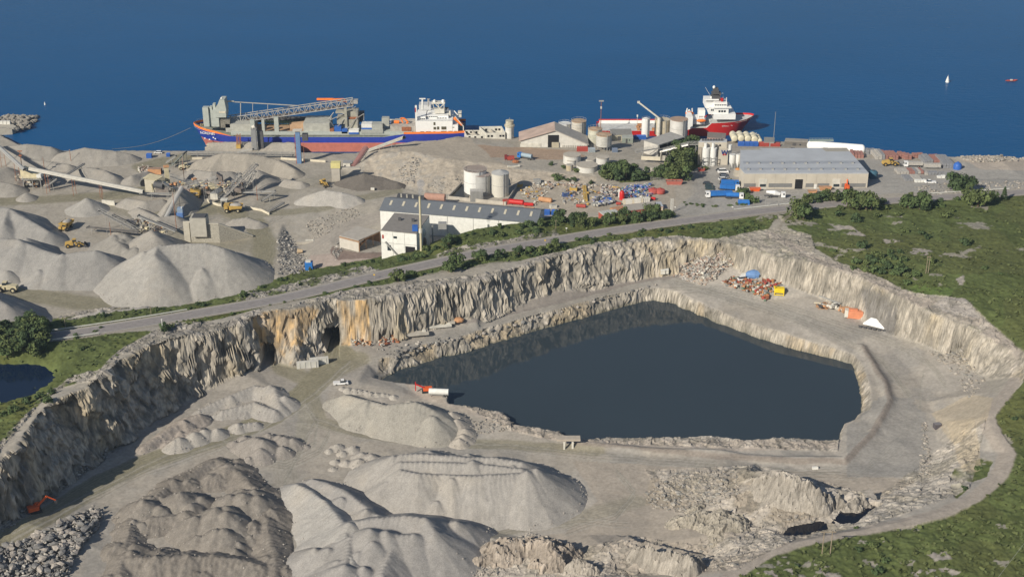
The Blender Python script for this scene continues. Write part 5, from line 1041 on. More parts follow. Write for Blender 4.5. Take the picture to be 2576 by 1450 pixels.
# ------------------------------------------------------------ buildings and tanks
# long production hall, gabled
zb = 7.5; base = P(*ZG(1024, 668), zb); 
EL = P(*ZG(1022, 481), top_z(base, ZG(0, 481)[1])); ze = EL.z; ER = P(*ZG(2445, 596), ze)
dirv = (ER - EL).normalized(); nrm = Vector((-dirv.y, dirv.x, 0)); Lh = (ER - EL).length; rzh = math.atan2(dirv.y, dirv.x)
t = thing('production_hall', 'long white hall with slate grey roof and a row of pale skylights', 'industrial building', (EL.x, EL.y, zb), rzh)
D_, rise, H_ = 19.0, 3.2, ze - zb
MB().prism([(0,0),(Lh,0),(Lh,D_),(0,D_)], -2, H_ - .05).obj('wall', WHITE, t)
MB().add([(0,0,H_-.05),(0,D_,H_-.05),(0,D_/2,H_+rise-.2),(Lh,0,H_-.05),(Lh,D_,H_-.05),(Lh,D_/2,H_+rise-.2)], [(0,1,2),(3,5,4),(0,2,5,3),(1,4,5,2)]).obj('gable', WHITE, t)
MB().add([(-.4,-.4,H_),(Lh+.4,-.4,H_),(Lh+.4,D_/2,H_+rise),(-.4,D_/2,H_+rise),(-.4,-.4,H_+.25),(Lh+.4,-.4,H_+.25),(Lh+.4,D_/2,H_+rise+.25),(-.4,D_/2,H_+rise+.25)], [(0,3,2,1),(4,5,6,7),(0,1,5,4),(1,2,6,5),(2,3,7,6),(3,0,4,7)]).obj('roof', ROOFG, t)
MB().add([(-.4,D_+.4,H_),(Lh+.4,D_+.4,H_),(Lh+.4,D_/2,H_+rise),(-.4,D_/2,H_+rise),(-.4,D_+.4,H_+.2),(Lh+.4,D_+.4,H_+.2),(Lh+.4,D_/2,H_+rise+.2),(-.4,D_/2,H_+rise+.2)], [(0,1,2,3),(7,6,5,4),(0,4,5,1)]).obj('roof', ROOFG, t)
SKY_ = M_('skylight', (.52,.48,.38), .4)
for i in range(12):
    x = 3.5 + (Lh - 8) * i / 11; mb = MB(); k = rise / (D_ / 2); y0, y1 = 4.2, 7.6; mb.add([(x,y0,H_+k*y0+.30),(x+1.1,y0,H_+k*y0+.30),(x+1.1,y1,H_+k*y1+.30),(x,y1,H_+k*y1+.30),(x,y0,H_+k*y0+.42),(x+1.1,y0,H_+k*y0+.42),(x+1.1,y1,H_+k*y1+.42),(x,y1,H_+k*y1+.42)], [(4,5,6,7),(0,1,5,4),(1,2,6,5),(2,3,7,6),(3,0,4,7)]); mb.obj('skylight', SKY_, t)
for x in (Lh*.435, Lh*.60, Lh*.76): MB().beam((x,-.06,-1), (x,-.06,H_-.3), .16, .1).obj('downpipe', GREYM, t)
MB().box((Lh * .66, -2.2, 1.0), (9, 4.2, 5.0)).obj('concrete_annex', CONC, t); MB().tube((Lh*.66,-2,3.4), (Lh*.66,-2,5.6), .5, n=8).obj('pump', DGREY, t)
# annex tower
zb = 9.0; b0 = P(*ZG(1026, 915), zb); zt = top_z(b0, ZG(0, 660)[1])
t, pl = boxbld('asphalt_plant_house', 'white flat-roofed plant house with dark grey roof, outside stair and open doorway under the chimney', 'industrial building', [ZG(1028,660), ZG(1352,690), ZG(1470,526), ZG(1152,502)], zt, zb, WHITE, BRNR)
Hh_ = zt - zb
rect_on(pl, 0, 1, .17, .27, 4.4, 7.2, 'window', GLASS, t); rect_on(pl, 0, 1, .35, .45, 10.9, 12.0, 'window', GLASS, t)
rect_on(pl, 0, 1, .68, .95, 1.0, 7.4, 'doorway', BLACK, t); rect_on(pl, 0, 1, .58, .64, .2, 2.4, 'door', DRED, t); rect_on(pl, 0, 1, .03, .08, 10.3, 12.2, 'red_panel', DRED, t)
for u in (.33, .66): rect_on(pl, 0, 1, u, u + .006, 0, Hh_ - .5, 'panel_joint', GREYM, t, .08)
rect_on(pl, 0, 1, 0, 1, 8.2, 8.35, 'panel_joint', GREYM, t, .08)
a, b = Vector((*pl[0], 0)), Vector((*pl[1], 0)); d = b - a; n = Vector((d.y, -d.x, 0)).normalized(); n = n if n.y < 0 else -n
MB().beam(a + d * .13 + n * .7 + Vector((0,0,9)), a + d * .52 + n * .7 + Vector((0,0,1.5)), 1.0, .5).obj('stair', GREYM, t)
for u, w in ((.3,.62), (.68,.62)):
    p = a + d * u + (Vector((*pl[3], 0)) - a) * w; MB().box((p.x, p.y, Hh_ + .6), (1.4, 1.4, 1.3)).obj('roof_vent', DGREY, t)
q = P(*ZG(1340, 640), zt + 1.5); MB().box((q.x - t.location.x, q.y - t.location.y, q.z - t.location.z), (2.6, 2.2, 2.6)).obj('blue_cabin', BLUE_, t)
# chimney and filter unit
cb = P(*ZG(1392, 700), zt); cz = 8.5; t = thing('chimney', 'tall slim yellowish steel chimney smoking above the plant house', 'chimney', (cb.x, cb.y, cz))
ctop = top_z((cb.x, cb.y, cz), ZG(0, 352)[1]) - cz
MB().tube((0,0,-1), (0,0,ctop), .62, .5, 12).obj('shaft', M_('chimney_cream', (.52,.47,.33), .6), t, True); MB().tube((0,0,(zt-cz)+1), (0,0,(zt-cz)+3), .95, .95, 10).obj('collar', OFFW, t)
t = thing('filter_unit', 'cluster of brown and grey filter drums beside the chimney foot', 'machine', (*P(*ZG(1415, 800), 12).xy, 10))
MB().lathe([(1.6,-1),(1.6,5),(1.0,6.5)]).obj('drum', M_('brown_drum', (.22,.16,.11), .8, var=.3), t); MB().lathe([(1.1,6.5),(1.5,8),(1.5,9.5),(.9,10.5)]).obj('white_hopper', OFFW, t)
MB().tube((-2.2,0,-1), (-2.2,0,9), .9).obj('duct', GREYM, t); MB().tube((4.4,4,0), (4.4,4,11), .35).obj('duct', GREYM, t); MB().box((9.2,5,10.5), (4,3,3)).obj('cooler', GREYM, t)
# smoke
mb = MB(); q = Vector((cb.x, cb.y, cz + ctop)); 
for k in range(5): u = k / 4; mb.ell(q + Vector((.6 * u, 1 * u, .7 + 5.2 * u)), (.5 + 1.6 * u, .5 + 1.6 * u, .9 + 1.3 * u), 12, 8)
sm = bpy.data.materials.new('smoke'); sm.use_nodes = True; nt = sm.node_tree; nt.nodes.remove(nt.nodes['Principled BSDF']); pv = nt.nodes.new('ShaderNodeVolumePrincipled'); pv.inputs['Color'].default_value = (.75,.8,.9,1); pv.inputs['Density'].default_value = .22; nt.links.new(pv.outputs[0], nt.nodes['Material Output'].inputs['Volume'])
me = bpy.data.meshes.new('smoke'); me.from_pydata(mb.v, [], mb.f); tag(link_mesh('smoke', me, sm), kind='stuff')
# open timber store
zb = 7.5; b0 = P(*ZG(825, 848), zb); zt = top_z(b0, ZG(0, 752)[1])
t, pl = boxbld('open_shed', 'open-sided shed with pale flat roof and brown timber inside, left of the plant house', 'shed', [ZG(652,708), ZG(826,752), ZG(1020,668), ZG(815,622)], zt, zb, WOOD, M_('shed_roof', (.40,.37,.33), .85))
for o_ in [c for c in t.children if c.name.startswith('wall')]: bpy.data.objects.remove(o_)
W4 = pl; a, b, c, d = [Vector((*p, 0)) for p in pl]; hh = zt - zb - .4
MB().beam(a + Vector((0,0,hh*.36)), b + Vector((0,0,hh*.36)), .3, hh*.95).obj('side_wall', M_('whitewashed_board', (.50,.47,.42), .8), t); MB().beam(d + Vector((0,0,hh*.45)), c + Vector((0,0,hh*.45)), .3, hh*1.0).obj('back_wall', WOOD, t)
MB().beam(a + Vector((0,0,hh*.92)), b + Vector((0,0,hh*.92)), .25, .5).obj('eaves_beam', WOOD, t); MB().beam(b + Vector((0,0,hh*.97)), c + Vector((0,0,hh*.97)), .25, .35).obj('eaves_beam', WOOD, t)
for u in (0.01, .33, .66, .99): p = b + (c - b) * u; MB().beam(p - Vector((0,0,.5)), p + Vector((0,0,hh)), .35).obj('post', WOOD, t)
p = b + (c - b) * .1 + (a - b) * .25; MB().beam(p, b + (c - b) * .9 + (a - b) * .3 + Vector((0,0,hh*.8)), 1.2, .5).obj('timber_ramp', WOOD, t)
# three big tanks with bund
TW = M_('tank_white', (.70,.70,.68), .45, var=.04); TG = M_('tank_grey', (.44,.44,.43), .5, .15, var=.06); TC = M_('tank_cream', (.56,.54,.48), .5, var=.04)
silo('storage_tank', 'tall white open-topped tank behind the grey tank', 'tank', *ZG(1886, 345), ZG(0,105)[1], 208*.2768, TW, M_('lid_grey_brown', (.30,.25,.22), .8), rail=True, bands=1)
silo('storage_tank', 'smaller grey tank in front of the white open-topped tank', 'tank', *ZG(1950, 352), ZG(0,155)[1], 152*.2768, TG, M_('tank_roof_brown', (.30,.25,.23), .8), rail=False, bands=2)
silo('storage_tank', 'cream tank with low cone roof, rightmost of the three big tanks', 'tank', *ZG(2114, 366), ZG(0,140)[1], 158*.2768, TC, TG, rail=False, cone=1.6, bands=1)
q = G(*ZG(1900, 405)); t = thing('pump_house', 'small grey ribbed metal pump house in front of the grey tank', 'hut', q); z1 = top_z(q, ZG(0,310)[1]) - q.z
MB().box((0,2.0,z1/2-.3), (6.8,4,z1+.3)).obj('wall', GREYM, t); MB().box((0,2.0,z1), (7,4.3,.2)).obj('roof', GALV, t)
for k in range(10): MB().box((-3.1+k*.69,-.05,z1/2), (.08,.1,z1*.95)).obj('rib', DGREY, t)
mb = MB(); ln = [G(*ZG(1765,250)), G(*ZG(1645,378))]; a, b = ln; t = thing('bund_wall', 'low concrete bund wall around the three big tanks', 'wall', a)
for u, v in ((ZG(1765,250), ZG(1640,378)), (ZG(1640,378), ZG(2165,432)), (ZG(2165,432), ZG(2265,275))):
    p, q = G(*u) - a, G(*v) - a; MB().beam(p + Vector((0,0,.6)), q + Vector((0,0,.6)), .35, 2.4).obj('wall_panel', CONC, t)
bp = [G(*ZG(*q)) for q in ((1765,255),(1645,375),(1800,392),(1850,330))]; me = bpy.data.meshes.new('bund_water'); me.from_pydata([(p.x, p.y, p.z + .5) for p in bp], [], [(0,1,2,3)]); o = link_mesh('puddle', me, water_mat('bund_water', (.05,.05,.045), .01, 1)); tag(o, kind='structure')
q = G(*ZG(2172, 428)); t = thing('container', 'small dark red box container at the bund wall corner', 'container', q); MB().box((0,1,1.2),(3,2.2,2.6)).obj('body', DRED, t); MB().box((0,-.15,1.2),(.1,.1,2.2)).obj('door_bar', GREYM, t)
# rusty pipe tank and glazed hut behind the hall
a, b = P(*ZG(1430, 350), 12.5), P(*ZG(1612, 362), 12.5); t = thing('rusty_tank', 'long rust-brown horizontal tank lying behind the hall roof', 'tank', (*a.xy, 10)); MB().tube((0,0,2.2), (b.x-a.x, b.y-a.y, 2.2), 2.1, n=18).obj('shell', M_('pinkish_rust', (.40,.235,.18), .8), t, True)
for u in (.1,.9): MB().box(((b.x-a.x)*u, (b.y-a.y)*u, .0), (.8,4,1.2)).obj('saddle', CONC, t)
t, pl = boxbld('glazed_hut', 'low hut with dark roof and three pale skylights behind the hall', 'hut', [ZG(1170,365), ZG(1415,387), ZG(1420,345), ZG(1185,322)], 13, 8, DGREY, DGREY)
for u in (.15,.36,.58):
    a_ = Vector((*pl[0], 0)); p = a_ + (Vector((*pl[1], 0)) - a_) * u + (Vector((*pl[3], 0)) - a_) * .5; MB().box((p.x, p.y, 5.08), (.8, 5, .16), .1).obj('skylight', SKY_, t)
# warehouse
zb = 13.2; b0 = G(*ZE(175, 595)); zt = top_z((b0.x, b0.y, b0.z), ZE(0, 458)[1])
wpx = [ZE(176,458), ZE(1241,457), ZE(1052,242), ZE(140,246), ZE(134,408)]
t, pl = boxbld('warehouse', 'very large warehouse with pale grey ribbed roof and beige concrete front wall', 'warehouse', wpx, zt, b0.z, BEIGE, PALER, thick=.5)
Hw = zt - b0.z
for i in range(1, 12): rect_on(pl, 0, 1, i / 12, i / 12 + .0012, 0, Hw - .6, 'panel_joint', M_('joint_grey', (.34,.31,.27), .8), t, .06)
for u0, u1 in ((0.0,.095), (.2,.39), (.5,.565), (.595,.69), (.79,.985)): rect_on(pl, 0, 1, u0, u1, 1.0, 3.1, 'window_band', M_('window_band', (.20,.20,.20), .4), t)
for u0, m_ in ((.12, OFFW), (.715, OFFW)):
    rect_on(pl, 0, 1, u0, u0 + .065, -.5, 5.6, 'garage_door', m_, t, .2); rect_on(pl, 0, 1, u0 + .01, u0 + .056, 1.4, 2.8, 'door_window', GLASS, t, .5)
rect_on(pl, 0, 1, .413, .475, -.5, 5.4, 'doorway', BLACK, t); rect_on(pl, 0, 1, .57, .59, -.5, 2.6, 'door', WHITE, t)
A0, A1, A2, A3 = [Vector((*pl[k], 0)) for k in (0, 1, 2, 3)]
vent = MB().box((0,0,.3), (1.2,1.0,.9)).obj('roof_vent', GREYM, t); first = True
for w, n in ((.13, 10), (.37, 10)):
    for i in range(n):
        u = (i + .35) / n; p = (A0 + (A1 - A0) * u) * (1 - w) + (A3 + (A2 - A3) * u) * w
        o = vent if first else vent.copy()
        if not first: C.objects.link(o); o.parent = t
        o.location = (p.x, p.y, Hw); first = False
for w0, w1, m_ in ((.12,.20,M_('roof_stripe', (.33,.35,.385), .5)), (.36,.47,M_('roof_stripe', (.33,.35,.385), .5))):
    q = [(A0 + (A3 - A0) * w0), (A1 + (A2 - A1) * w0), (A1 + (A2 - A1) * w1), (A0 + (A3 - A0) * w1)]; MB().prism([(p.x, p.y) for p in q], Hw + .01, Hw + .03).obj('roof_strip', m_, t)
for q in ([(0,.93),(.2,.93),(.17,1),(0,1)], [(.78,.85),(1,.85),(1,1),(.76,1)]):
    v = [(A0 + (A1 - A0) * a_) * (1 - w) + (A3 + (A2 - A3) * a_) * w for a_, w in q]; MB().prism([(p.x, p.y) for p in v], Hw + .035, Hw + .055).obj('roof_patch', M_('roof_patch', (.34,.32,.28), .8), t)
# concrete plant with logo
zb = G(*ZT(750, 1080)); B0 = zb
t, pl = boxbld('batching_plant', 'beige concrete plant block with a blue and red zigzag logo and long roof', 'industrial building', [ZT(205,228), ZT(1215,228), ZT(1215,128), ZT(300,120)], top_z(P(*ZT(700,1000), B0.z), ZT(0,228)[1]), B0.z, BEIGE, M_('plant_roof', (.48,.49,.50), .6))
Hp = top_z(P(*ZT(700,1000), B0.z), ZT(0,228)[1]) - B0.z
rect_on(pl, 0, 1, .0, .12, -1, Hp * .76, 'grey_wing', M_('wing_brown', (.36,.32,.27), .8), t, 1.2)
x0, x1 = .67, 1.04; rect_on(pl, 0, 1, x0, x1, -.5, Hp * .70, 'logo_tower', BEIGE, t, 3.0)
a, b = Vector((*pl[0], 0)), Vector((*pl[1], 0)); d = b - a; n = Vector((d.y, -d.x, 0)).normalized(); n = n if n.y < 0 else -n
lc = a + d * .91 + n * 2.5; ax = d.normalized(); NAVY = M_('navy', (.035,.055,.22), .5)
def P2(x, z, k=0): return lc + ax * x + Vector((0, 0, Hp * .60 + z)) + n * k
mb = MB(); zz = [(-1.7,1.1),(-1.0,-1.3),(-.1,.9),(.9,-1.3),(1.6,1.1)]
for p, q in zip(zz[:-1], zz[1:]): mb.beam(P2(*p), P2(*q), .75, .4)
mb.obj('logo_zigzag', NAVY, t)
mb = MB()
for x in (-.65, .55): mb.beam(P2(x, -1.9, .1), P2(x + .1, -.9, .1), .7, .3)
mb.obj('logo_red_mark', RED, t)
for k in range(8):
    u = .17 + .095 * k; p = a + d * u - n * 2.2; MB().box((p.x, p.y, Hp + .5), (1.0, 1.2, 1.0)).obj('roof_unit', DGREY, t)
MB().box(((a + d * .76 + n * .1).x, (a + d * .76 + n * .1).y, Hp * .84), (.9, .2, .9)).obj('vent_opening', BLACK, t)
for x, yb, yt, w, lb in ((460,1085,455,260,'left'), (722,1095,455,225,'right')):
    s_, r, h = silo('cement_silo', f'tall white cement silo standing {lb} of the pair in front of the batching plant', 'silo', *ZT(x, yb), ZT(0, yt)[1], w * .071, TW, TW, rail=False, ladder=False)
    MB().tube((-.4,0,h), (-.4,0,h+3.0), .85).obj('filter_cap', TW, s_, True)
    mb = MB(); 
    for i in range(4): mb.beam((-r, -r - .2, 1 + i * 1.1), (r, -r - .2, 2.0 + i * 1.1 if i % 2 else .4 + i * 1.1), .22)
    mb.beam((-r, -r - .2, 0), (-r, -r - .2, 5.5), .25); mb.beam((r, -r - .2, 0), (r, -r - .2, 5.5), .25); mb.obj('ladder_frame', GREYM, s_)
silo('cement_silo', 'thin white silo rising between the logo tower and the warehouse', 'silo', *ZT(1320, 700), ZT(0,345)[1], 120*.071, TW, TW, rail=False, ladder=False)
for x, yb, w, lb in ((1395,1240,225,'left'), (1595,1240,165,'right')):
    silo('cement_silo', f'white cone-bottomed silo, {lb} of the two beside the warehouse corner', 'silo', *ZT(x, yb), ZT(0, 680)[1], w * .071, TW, TW, rail=True, ladder=False, legs=4.2)
q = G(*ZT(1590, 1440)); t = thing('aggregate_hopper', 'open hopper with orange sand under the twin silos', 'hopper', q); MB().prism([(-2,-1),(2,-1),(2,3),(-2,3)], -.5, 3.6).obj('body', CONC, t); MB().ell((0,1,3.5), (1.5,1.5,.9)).obj('sand', M_('orange_sand', (.48,.22,.08), .9), t)
# hall with opening on the knoll (gabled store)
zb = 10.3; pts_ = [ZD(200,684), ZD(168,600), ZD(525,500), ZD(855,640), ZD(848,706)]
Yg = P(*ZD(525,672), zb).y; w = [PY(q, Yg) for q in pts_]; O = Vector((w[2].x, Yg, zb)); t = thing('salt_barn', 'wide low barn with tent-like roof and a dark drive-in opening in its gable', 'barn', O)
dep = 13.0; pf = [(p.x - O.x, 0, p.z - O.z) for p in w]; pf[0] = (pf[0][0], 0, -1.2); pf[4] = (pf[4][0], 0, -1.2)
mb = MB(); mb.add([*pf, *[(x, dep, z) for x, y, z in pf]], [(4,3,2,1,0), (5,6,7,8,9), (0,1,6,5), (3,4,9,8)]); mb.obj('wall', M_('barn_wall', (.60,.585,.54), .7), t)
le, ap, re = pf[1], pf[2], pf[3]
def slab(a, b, nm, m):
    o1 = Vector((a[0] * 1.04, -1.0, a[2] - .1)); o2 = Vector((b[0], -1.0, b[2] + .25)); mb = MB(); mb.add([o1, o2, o2 + Vector((0,dep+4,0)), o1 + Vector((0,dep+4,0)), o1 + Vector((0,0,.35)), o2 + Vector((0,0,.35)), o2 + Vector((0,dep+4,.35)), o1 + Vector((0,dep+4,.35))], [(0,1,2,3),(7,6,5,4),(0,4,5,1),(1,5,6,2),(2,6,7,3),(3,7,4,0)]); mb.obj(nm, m, t)
slab(le, ap, 'roof', M_('barn_roof_rust', (.43,.33,.28), .8, var=.22, scale=.15)); slab(re, ap, 'roof', M_('barn_roof_grey', (.43,.40,.36), .8))
a_, b_ = PY(ZD(450,672), Yg - .2), PY(ZD(562,545), Yg - .2); MB().box(((a_.x+b_.x)/2 - O.x, -.1, (b_.z - zb) / 2 - .3), (b_.x - a_.x, .35, b_.z - zb + .6)).obj('doorway', BLACK, t)
MB().box(((a_.x+b_.x)/2 - O.x + 1.2, -.5, 1.6), (4.2, .5, 3.6)).obj('stored_machine', M_('dusty_beige', (.42,.38,.29), .8), t)
mb = MB()
for i in range(14): x = 600 + i * 18; p = PY(ZD(x, 690), Yg - .3) - O; mb.box((p.x, -.3, .4), (.25, .3, 2.4))
mb.obj('post', OFFW, t); MB().beam((pf[1][0], -.15, 1.0), (pf[1][0] + 12, -.15, 1.0), .4, 3.0).obj('lower_wall', OFFW, t)
# tanks round the barn
silo('storage_tank', 'white tank with railing, left of the pair behind the barn', 'tank', *ZD(623, 545), ZD(0,425)[1], 126*.246, TW, TW, zb=8, bands=1)
silo('storage_tank', 'larger beige tank with rusty top behind the barn ridge', 'tank', *ZD(768, 560), ZD(0,400)[1], 152*.246, M_('tank_beige', (.52,.49,.43), .6), M_('rusty_top', (.42,.30,.20), .8), zb=8, bands=4, cone=.4)
silo('storage_tank', 'mottled tank half hidden behind the ribbed tank on legs', 'tank', *ZD(935, 640), ZD(0,482)[1], 146*.246, M_('tank_green_white', (.46,.45,.37), .7, var=.25, scale=.3), M_('rusty_top', (.42,.30,.20), .8), zb=9, bands=2, cone=.8)
silo('storage_tank', 'ribbed tank on legs with rusty top, right of the barn', 'tank', *ZD(1025, 715), ZD(0,540)[1], 160*.246, M_('tank_ribbed', (.50,.49,.45), .55), M_('rusty_top', (.42,.30,.20), .8), legs=2.6, bands=6, cone=.5)
silo('storage_tank', 'slim white silo with a cap in front of the red ship', 'silo', *ZD(1451, 562), ZD(0,385)[1], 84*.246, TW, TW, zb=6, rail=True, domed=True)
silo('storage_tank', 'stained beige tank next to the slim white silo', 'tank', *ZD(1624, 545), ZD(0,385)[1], 156*.246, M_('tank_stained', (.50,.44,.33), .7, var=.15, scale=.3), None, zb=6, bands=1)
silo('storage_tank', 'pale tank with rust-brown lid, right of the stained beige tank', 'tank', *ZD(1794, 575), ZD(0,382)[1], 182*.246, M_('tank_pale', (.56,.55,.53), .6), M_('lid_rust', (.36,.26,.20), .8), zb=6, bands=1, rail=False)
# observation silo and roofless building at the shore
s_, r, h = silo('round_tower', 'round white tower with a weathered crown beside the roofless building', 'tower', *ZC(2225, 692), ZC(0,510)[1], 118*.1845, M_('tower_white', (.58,.57,.53), .7), None, rail=False)
MB().lathe([(r*1.18,h-.4),(r*1.18,h+.6),(r*.9,h+.8),(r*.9,h+3.0),(r*.95,h+3.2)], n=24).obj('crown', M_('crown_mix', (.45,.42,.33), .85, var=.3, scale=1), s_); MB().tube((0,0,h+3), (0,0,h+5), .1).obj('mast', GREYM, s_)
def ruin(label, pxs, zb, zt_, wins):
    W_ = [P(x, y, zt_) for x, y in pxs]; O = Vector((sum(p.x for p in W_) / 4, sum(p.y for p in W_) / 4, zb)); t = thing('roofless_building', label, 'ruin', O); L_ = [p - O for p in W_]
    for i in range(4):
        a, b = L_[i], L_[(i + 1) % 4]; a = Vector((a.x, a.y, (zt_ - zb) / 2 - .5)); b = Vector((b.x, b.y, (zt_ - zb) / 2 - .5)); MB().beam(a, b, .35, zt_ - zb + 1).obj('wall', OFFW, t)
    MB().prism([(p.x * .97, p.y * .97) for p in L_], -.8, .15).obj('floor', M_('bare_floor', (.33,.30,.26), .9), t)
    a, b = L_[0], L_[1]
    for u in wins: 
        for (p, q, off_) in ((L_[0], L_[1], -.2), (L_[3], L_[2], -.2)):
            c = Vector((p.x, p.y, 0)) + (Vector((q.x, q.y, 0)) - Vector((p.x, p.y, 0))) * u; MB().box((c.x, c.y + off_, (zt_ - zb) * .55), (1.2, .15, 1.2)).obj('window', BLACK, t)
    c = (Vector((a.x, a.y, 0)) * .45 + Vector((b.x, b.y, 0)) * .55); c2 = (L_[3] * .5 + L_[2] * .5); MB().beam((c.x, c.y, 1.2), (c2.x, c2.y, 1.2), .3, 3.2).obj('inner_wall', CONC, t); return t
ruin('roofless white building with small windows, left of the taller roofless one', [ZC(1640,640), ZC(1900,640), ZC(1815,572), ZC(1608,572)], 10, 12.8, (.15,.45,.8))
ruin('taller roofless white building next to the round tower', [ZC(1905,610), ZC(2165,605), ZC(2115,518), ZC(1815,524)], 10, 14.4, (.12,.3,.75,.9))
# other sheds near the quay
def shed(label, roofpx, zt, zb, wall, roofm, cat='shed', name='shed', door=None):
    t, pl = boxbld(name, label, cat, roofpx, zt, zb, wall, roofm, over=.02)
    rect_on(pl, 0, 1, .35, .5, -.3, min(2.4, (zt - zb) * .75), 'door', door or DGREY, t)
    rect_on(pl, 0, 1, .65, .72, 1.0, 1.9, 'window', GLASS, t); return t, pl
shed('low shed with long grey roof in front of the red ship deck', [ZD(1085,542), ZD(1312,535), ZD(1300,480), ZD(1090,482)], 11, 7.5, M_('shed_cream', (.47,.43,.33), .8), M_('shed_grey_roof', (.25,.245,.23), .8))
shed('small greenish shed tucked against the long grey-roofed shed', [ZD(1208,572), ZD(1322,570), ZD(1318,540), ZD(1210,545)], 11, 8, M_('shed_green', (.25,.28,.24), .8), M_('shed_pale_green', (.36,.38,.35), .8))
shed('dark brown-roofed quay shed right below the red ship bow', [ZD(2080,565), ZD(2262,578), ZD(2272,525), ZD(2085,512)], 8.5, 5, M_('pale_brick', (.42,.25,.20), .8), M_('roof_dark_brown', (.21,.185,.17), .85))
shed('flat grey quay shed at the water edge left of the long white tank', [ZE(520,182), ZE(718,190), ZE(722,168), ZE(530,158)], 9, 5.5, M_('shed_dark_wall', (.16,.15,.14), .8), M_('shed_roof_dusty', (.30,.28,.25), .85))
shed('small brown lean-to on the quay beside the flat grey shed', [ZE(490,236), ZE(572,236), ZE(576,218), ZE(495,216)], 9.2, 6.5, M_('shed_dark_wall', (.16,.15,.14), .8), M_('lean_to_roof', (.26,.24,.21), .85))
shed('low grey office box between the yellow tanks and the quay', [ZE(340,190), ZE(430,190), ZE(432,152), ZE(345,150)], 9.5, 6, M_('office_grey', (.30,.30,.30), .7), M_('shed_grey_roof', (.25,.245,.23), .8))
# gravel store with lean roof and conveyors
t, pl = boxbld('gravel_store', 'open-fronted gravel store with a sloping grey roof beside the silver conveyor', 'shed', [ZD(1435,600), ZD(1580,645), ZD(1850,560), ZD(1705,510)], 17.5, 11, M_('store_wall', (.50,.48,.44), .8), M_('store_roof', (.36,.35,.33), .7))
rect_on(pl, 1, 2, .02, .98, 3.8, 5.9, 'open_bay', BLACK, t, .3)
a, b = Vector((*pl[1], 0)), Vector((*pl[2], 0)); mb = MB()
for u in (.0, .33, .66, 1): p = a + (b - a) * u; mb.beam(p - Vector((0,0,1)), p + Vector((0,0,6)), .4)
mb.obj('post', GREYM, t)
conveyor('dark lattice conveyor rising to the gravel store', ZD(1345,722), 14, ZD(1592,678), 17, 1.8, (.3,.9), truss_=True, ground=13)
conveyor('long silver conveyor climbing to the batching plant', ZD(1598,718), 14, ZD(1890,645), 20, 2.0, (.35,.9), cover=GALV, truss_=True, ground=13)
conveyor('short level conveyor entering the batching plant', ZD(1885,642), 20, ZD(2020,640), 21, 1.6, (.1,.6), truss_=True, ground=12)
mb = MB(); q = [P(*ZD(1405,790), 13), P(*ZD(1600,800), 13), P(*ZD(1610,735), 13)]; t = thing('aggregate_bay', 'low concrete bays and loading ramp behind the green trees', 'bay', q[0]); 
for a, b in zip(q[:-1], q[1:]): MB().beam(a - q[0] + Vector((0,0,.8)), b - q[0] + Vector((0,0,.8)), .5, 2.2).obj('bay_wall', CREAM, t)
p = P(*ZD(1650, 800), 13) - q[0]; MB().box((p.x, p.y, 1.2), (3.2, 8, .3), -.1).obj('ramp', CREAM, t)
# cylinder tanks of concrete
CT = M_('basin_wall', (.56,.55,.52), .75); CTT = M_('basin_top', (.42,.385,.33), .9)
for x, yb, yt, w, lb in ((700,850,745,180,'big round basin at the back left of the cluster'), (1012,868,770,132,'round basin at the right of the cluster'), (692,855,800,100,'low round basin leaning against the big one'), (856,938,848,218,'front round basin, widest of the cluster'), (882,830,792,125,'low round basin between the back and right basins')):
    silo('round_basin', lb + ' of flat concrete basins', 'basin', *ZD(x, yb), ZD(0, yt)[1], w * .246, CT, CTT, rail=False, ladder=False)
silo('round_basin', 'small tan drum tank left of the front basin', 'tank', *ZD(674, 912), ZD(0,850)[1], 72*.246, M_('tan_drum', (.42,.36,.25), .8), CTT, rail=False)
# row of yellow horizontal tanks
zt_ = 9.0
t = thing('pipe_gantry', 'white pipe gantry over the row of cream tank ends', 'gantry', (*P(*ZE(90,195), 6.5).xy, 6.5)); O = t.location
mb = MB(); 
for y in (112, 128): mb.beam(PY(ZE(65, y), O.y + 4) - O, PY(ZE(275, y + 8), O.y + 4) - O, .28)
for x in (65, 125, 180, 235, 275): mb.beam(PY(ZE(x, 112), O.y + 4) - O, PY(ZE(x, 195), O.y + 4) - O, .22)
mb.obj('frame', OFFW, t)
for i, (x, y, r) in enumerate(((90,163,28),(147,161,28),(205,165,28),(263,172,29),(308,182,19))):
    Y0 = O.y; c = PY(ZE(x, y), Y0); r_ = r * .2927 / 4.1; t = thing('horizontal_tank', ['first','second','third','fourth','fifth and smallest'][i] + ' from the left in the row of cream tank ends', 'tank', (c.x, c.y, 6.5), 0, 'cream tanks lying in a row'); 
    MB().tube((0,0,c.z-6.5), (0,9,c.z-6.5), r_, n=22).obj('shell', M_('cream_tank', (.62,.58,.44), .55), t, True); MB().box((0,2,(c.z-6.5-r_)/2), (r_*1.2,.6,max(.4,c.z-6.5-r_+.6))).obj('saddle', CONC, t); MB().ell((0,0,c.z-6.5), (r_*.97,.6,r_*.97), 16, 8).obj('dished_end', M_('cream_tank', (.62,.58,.44), .55), t, True)
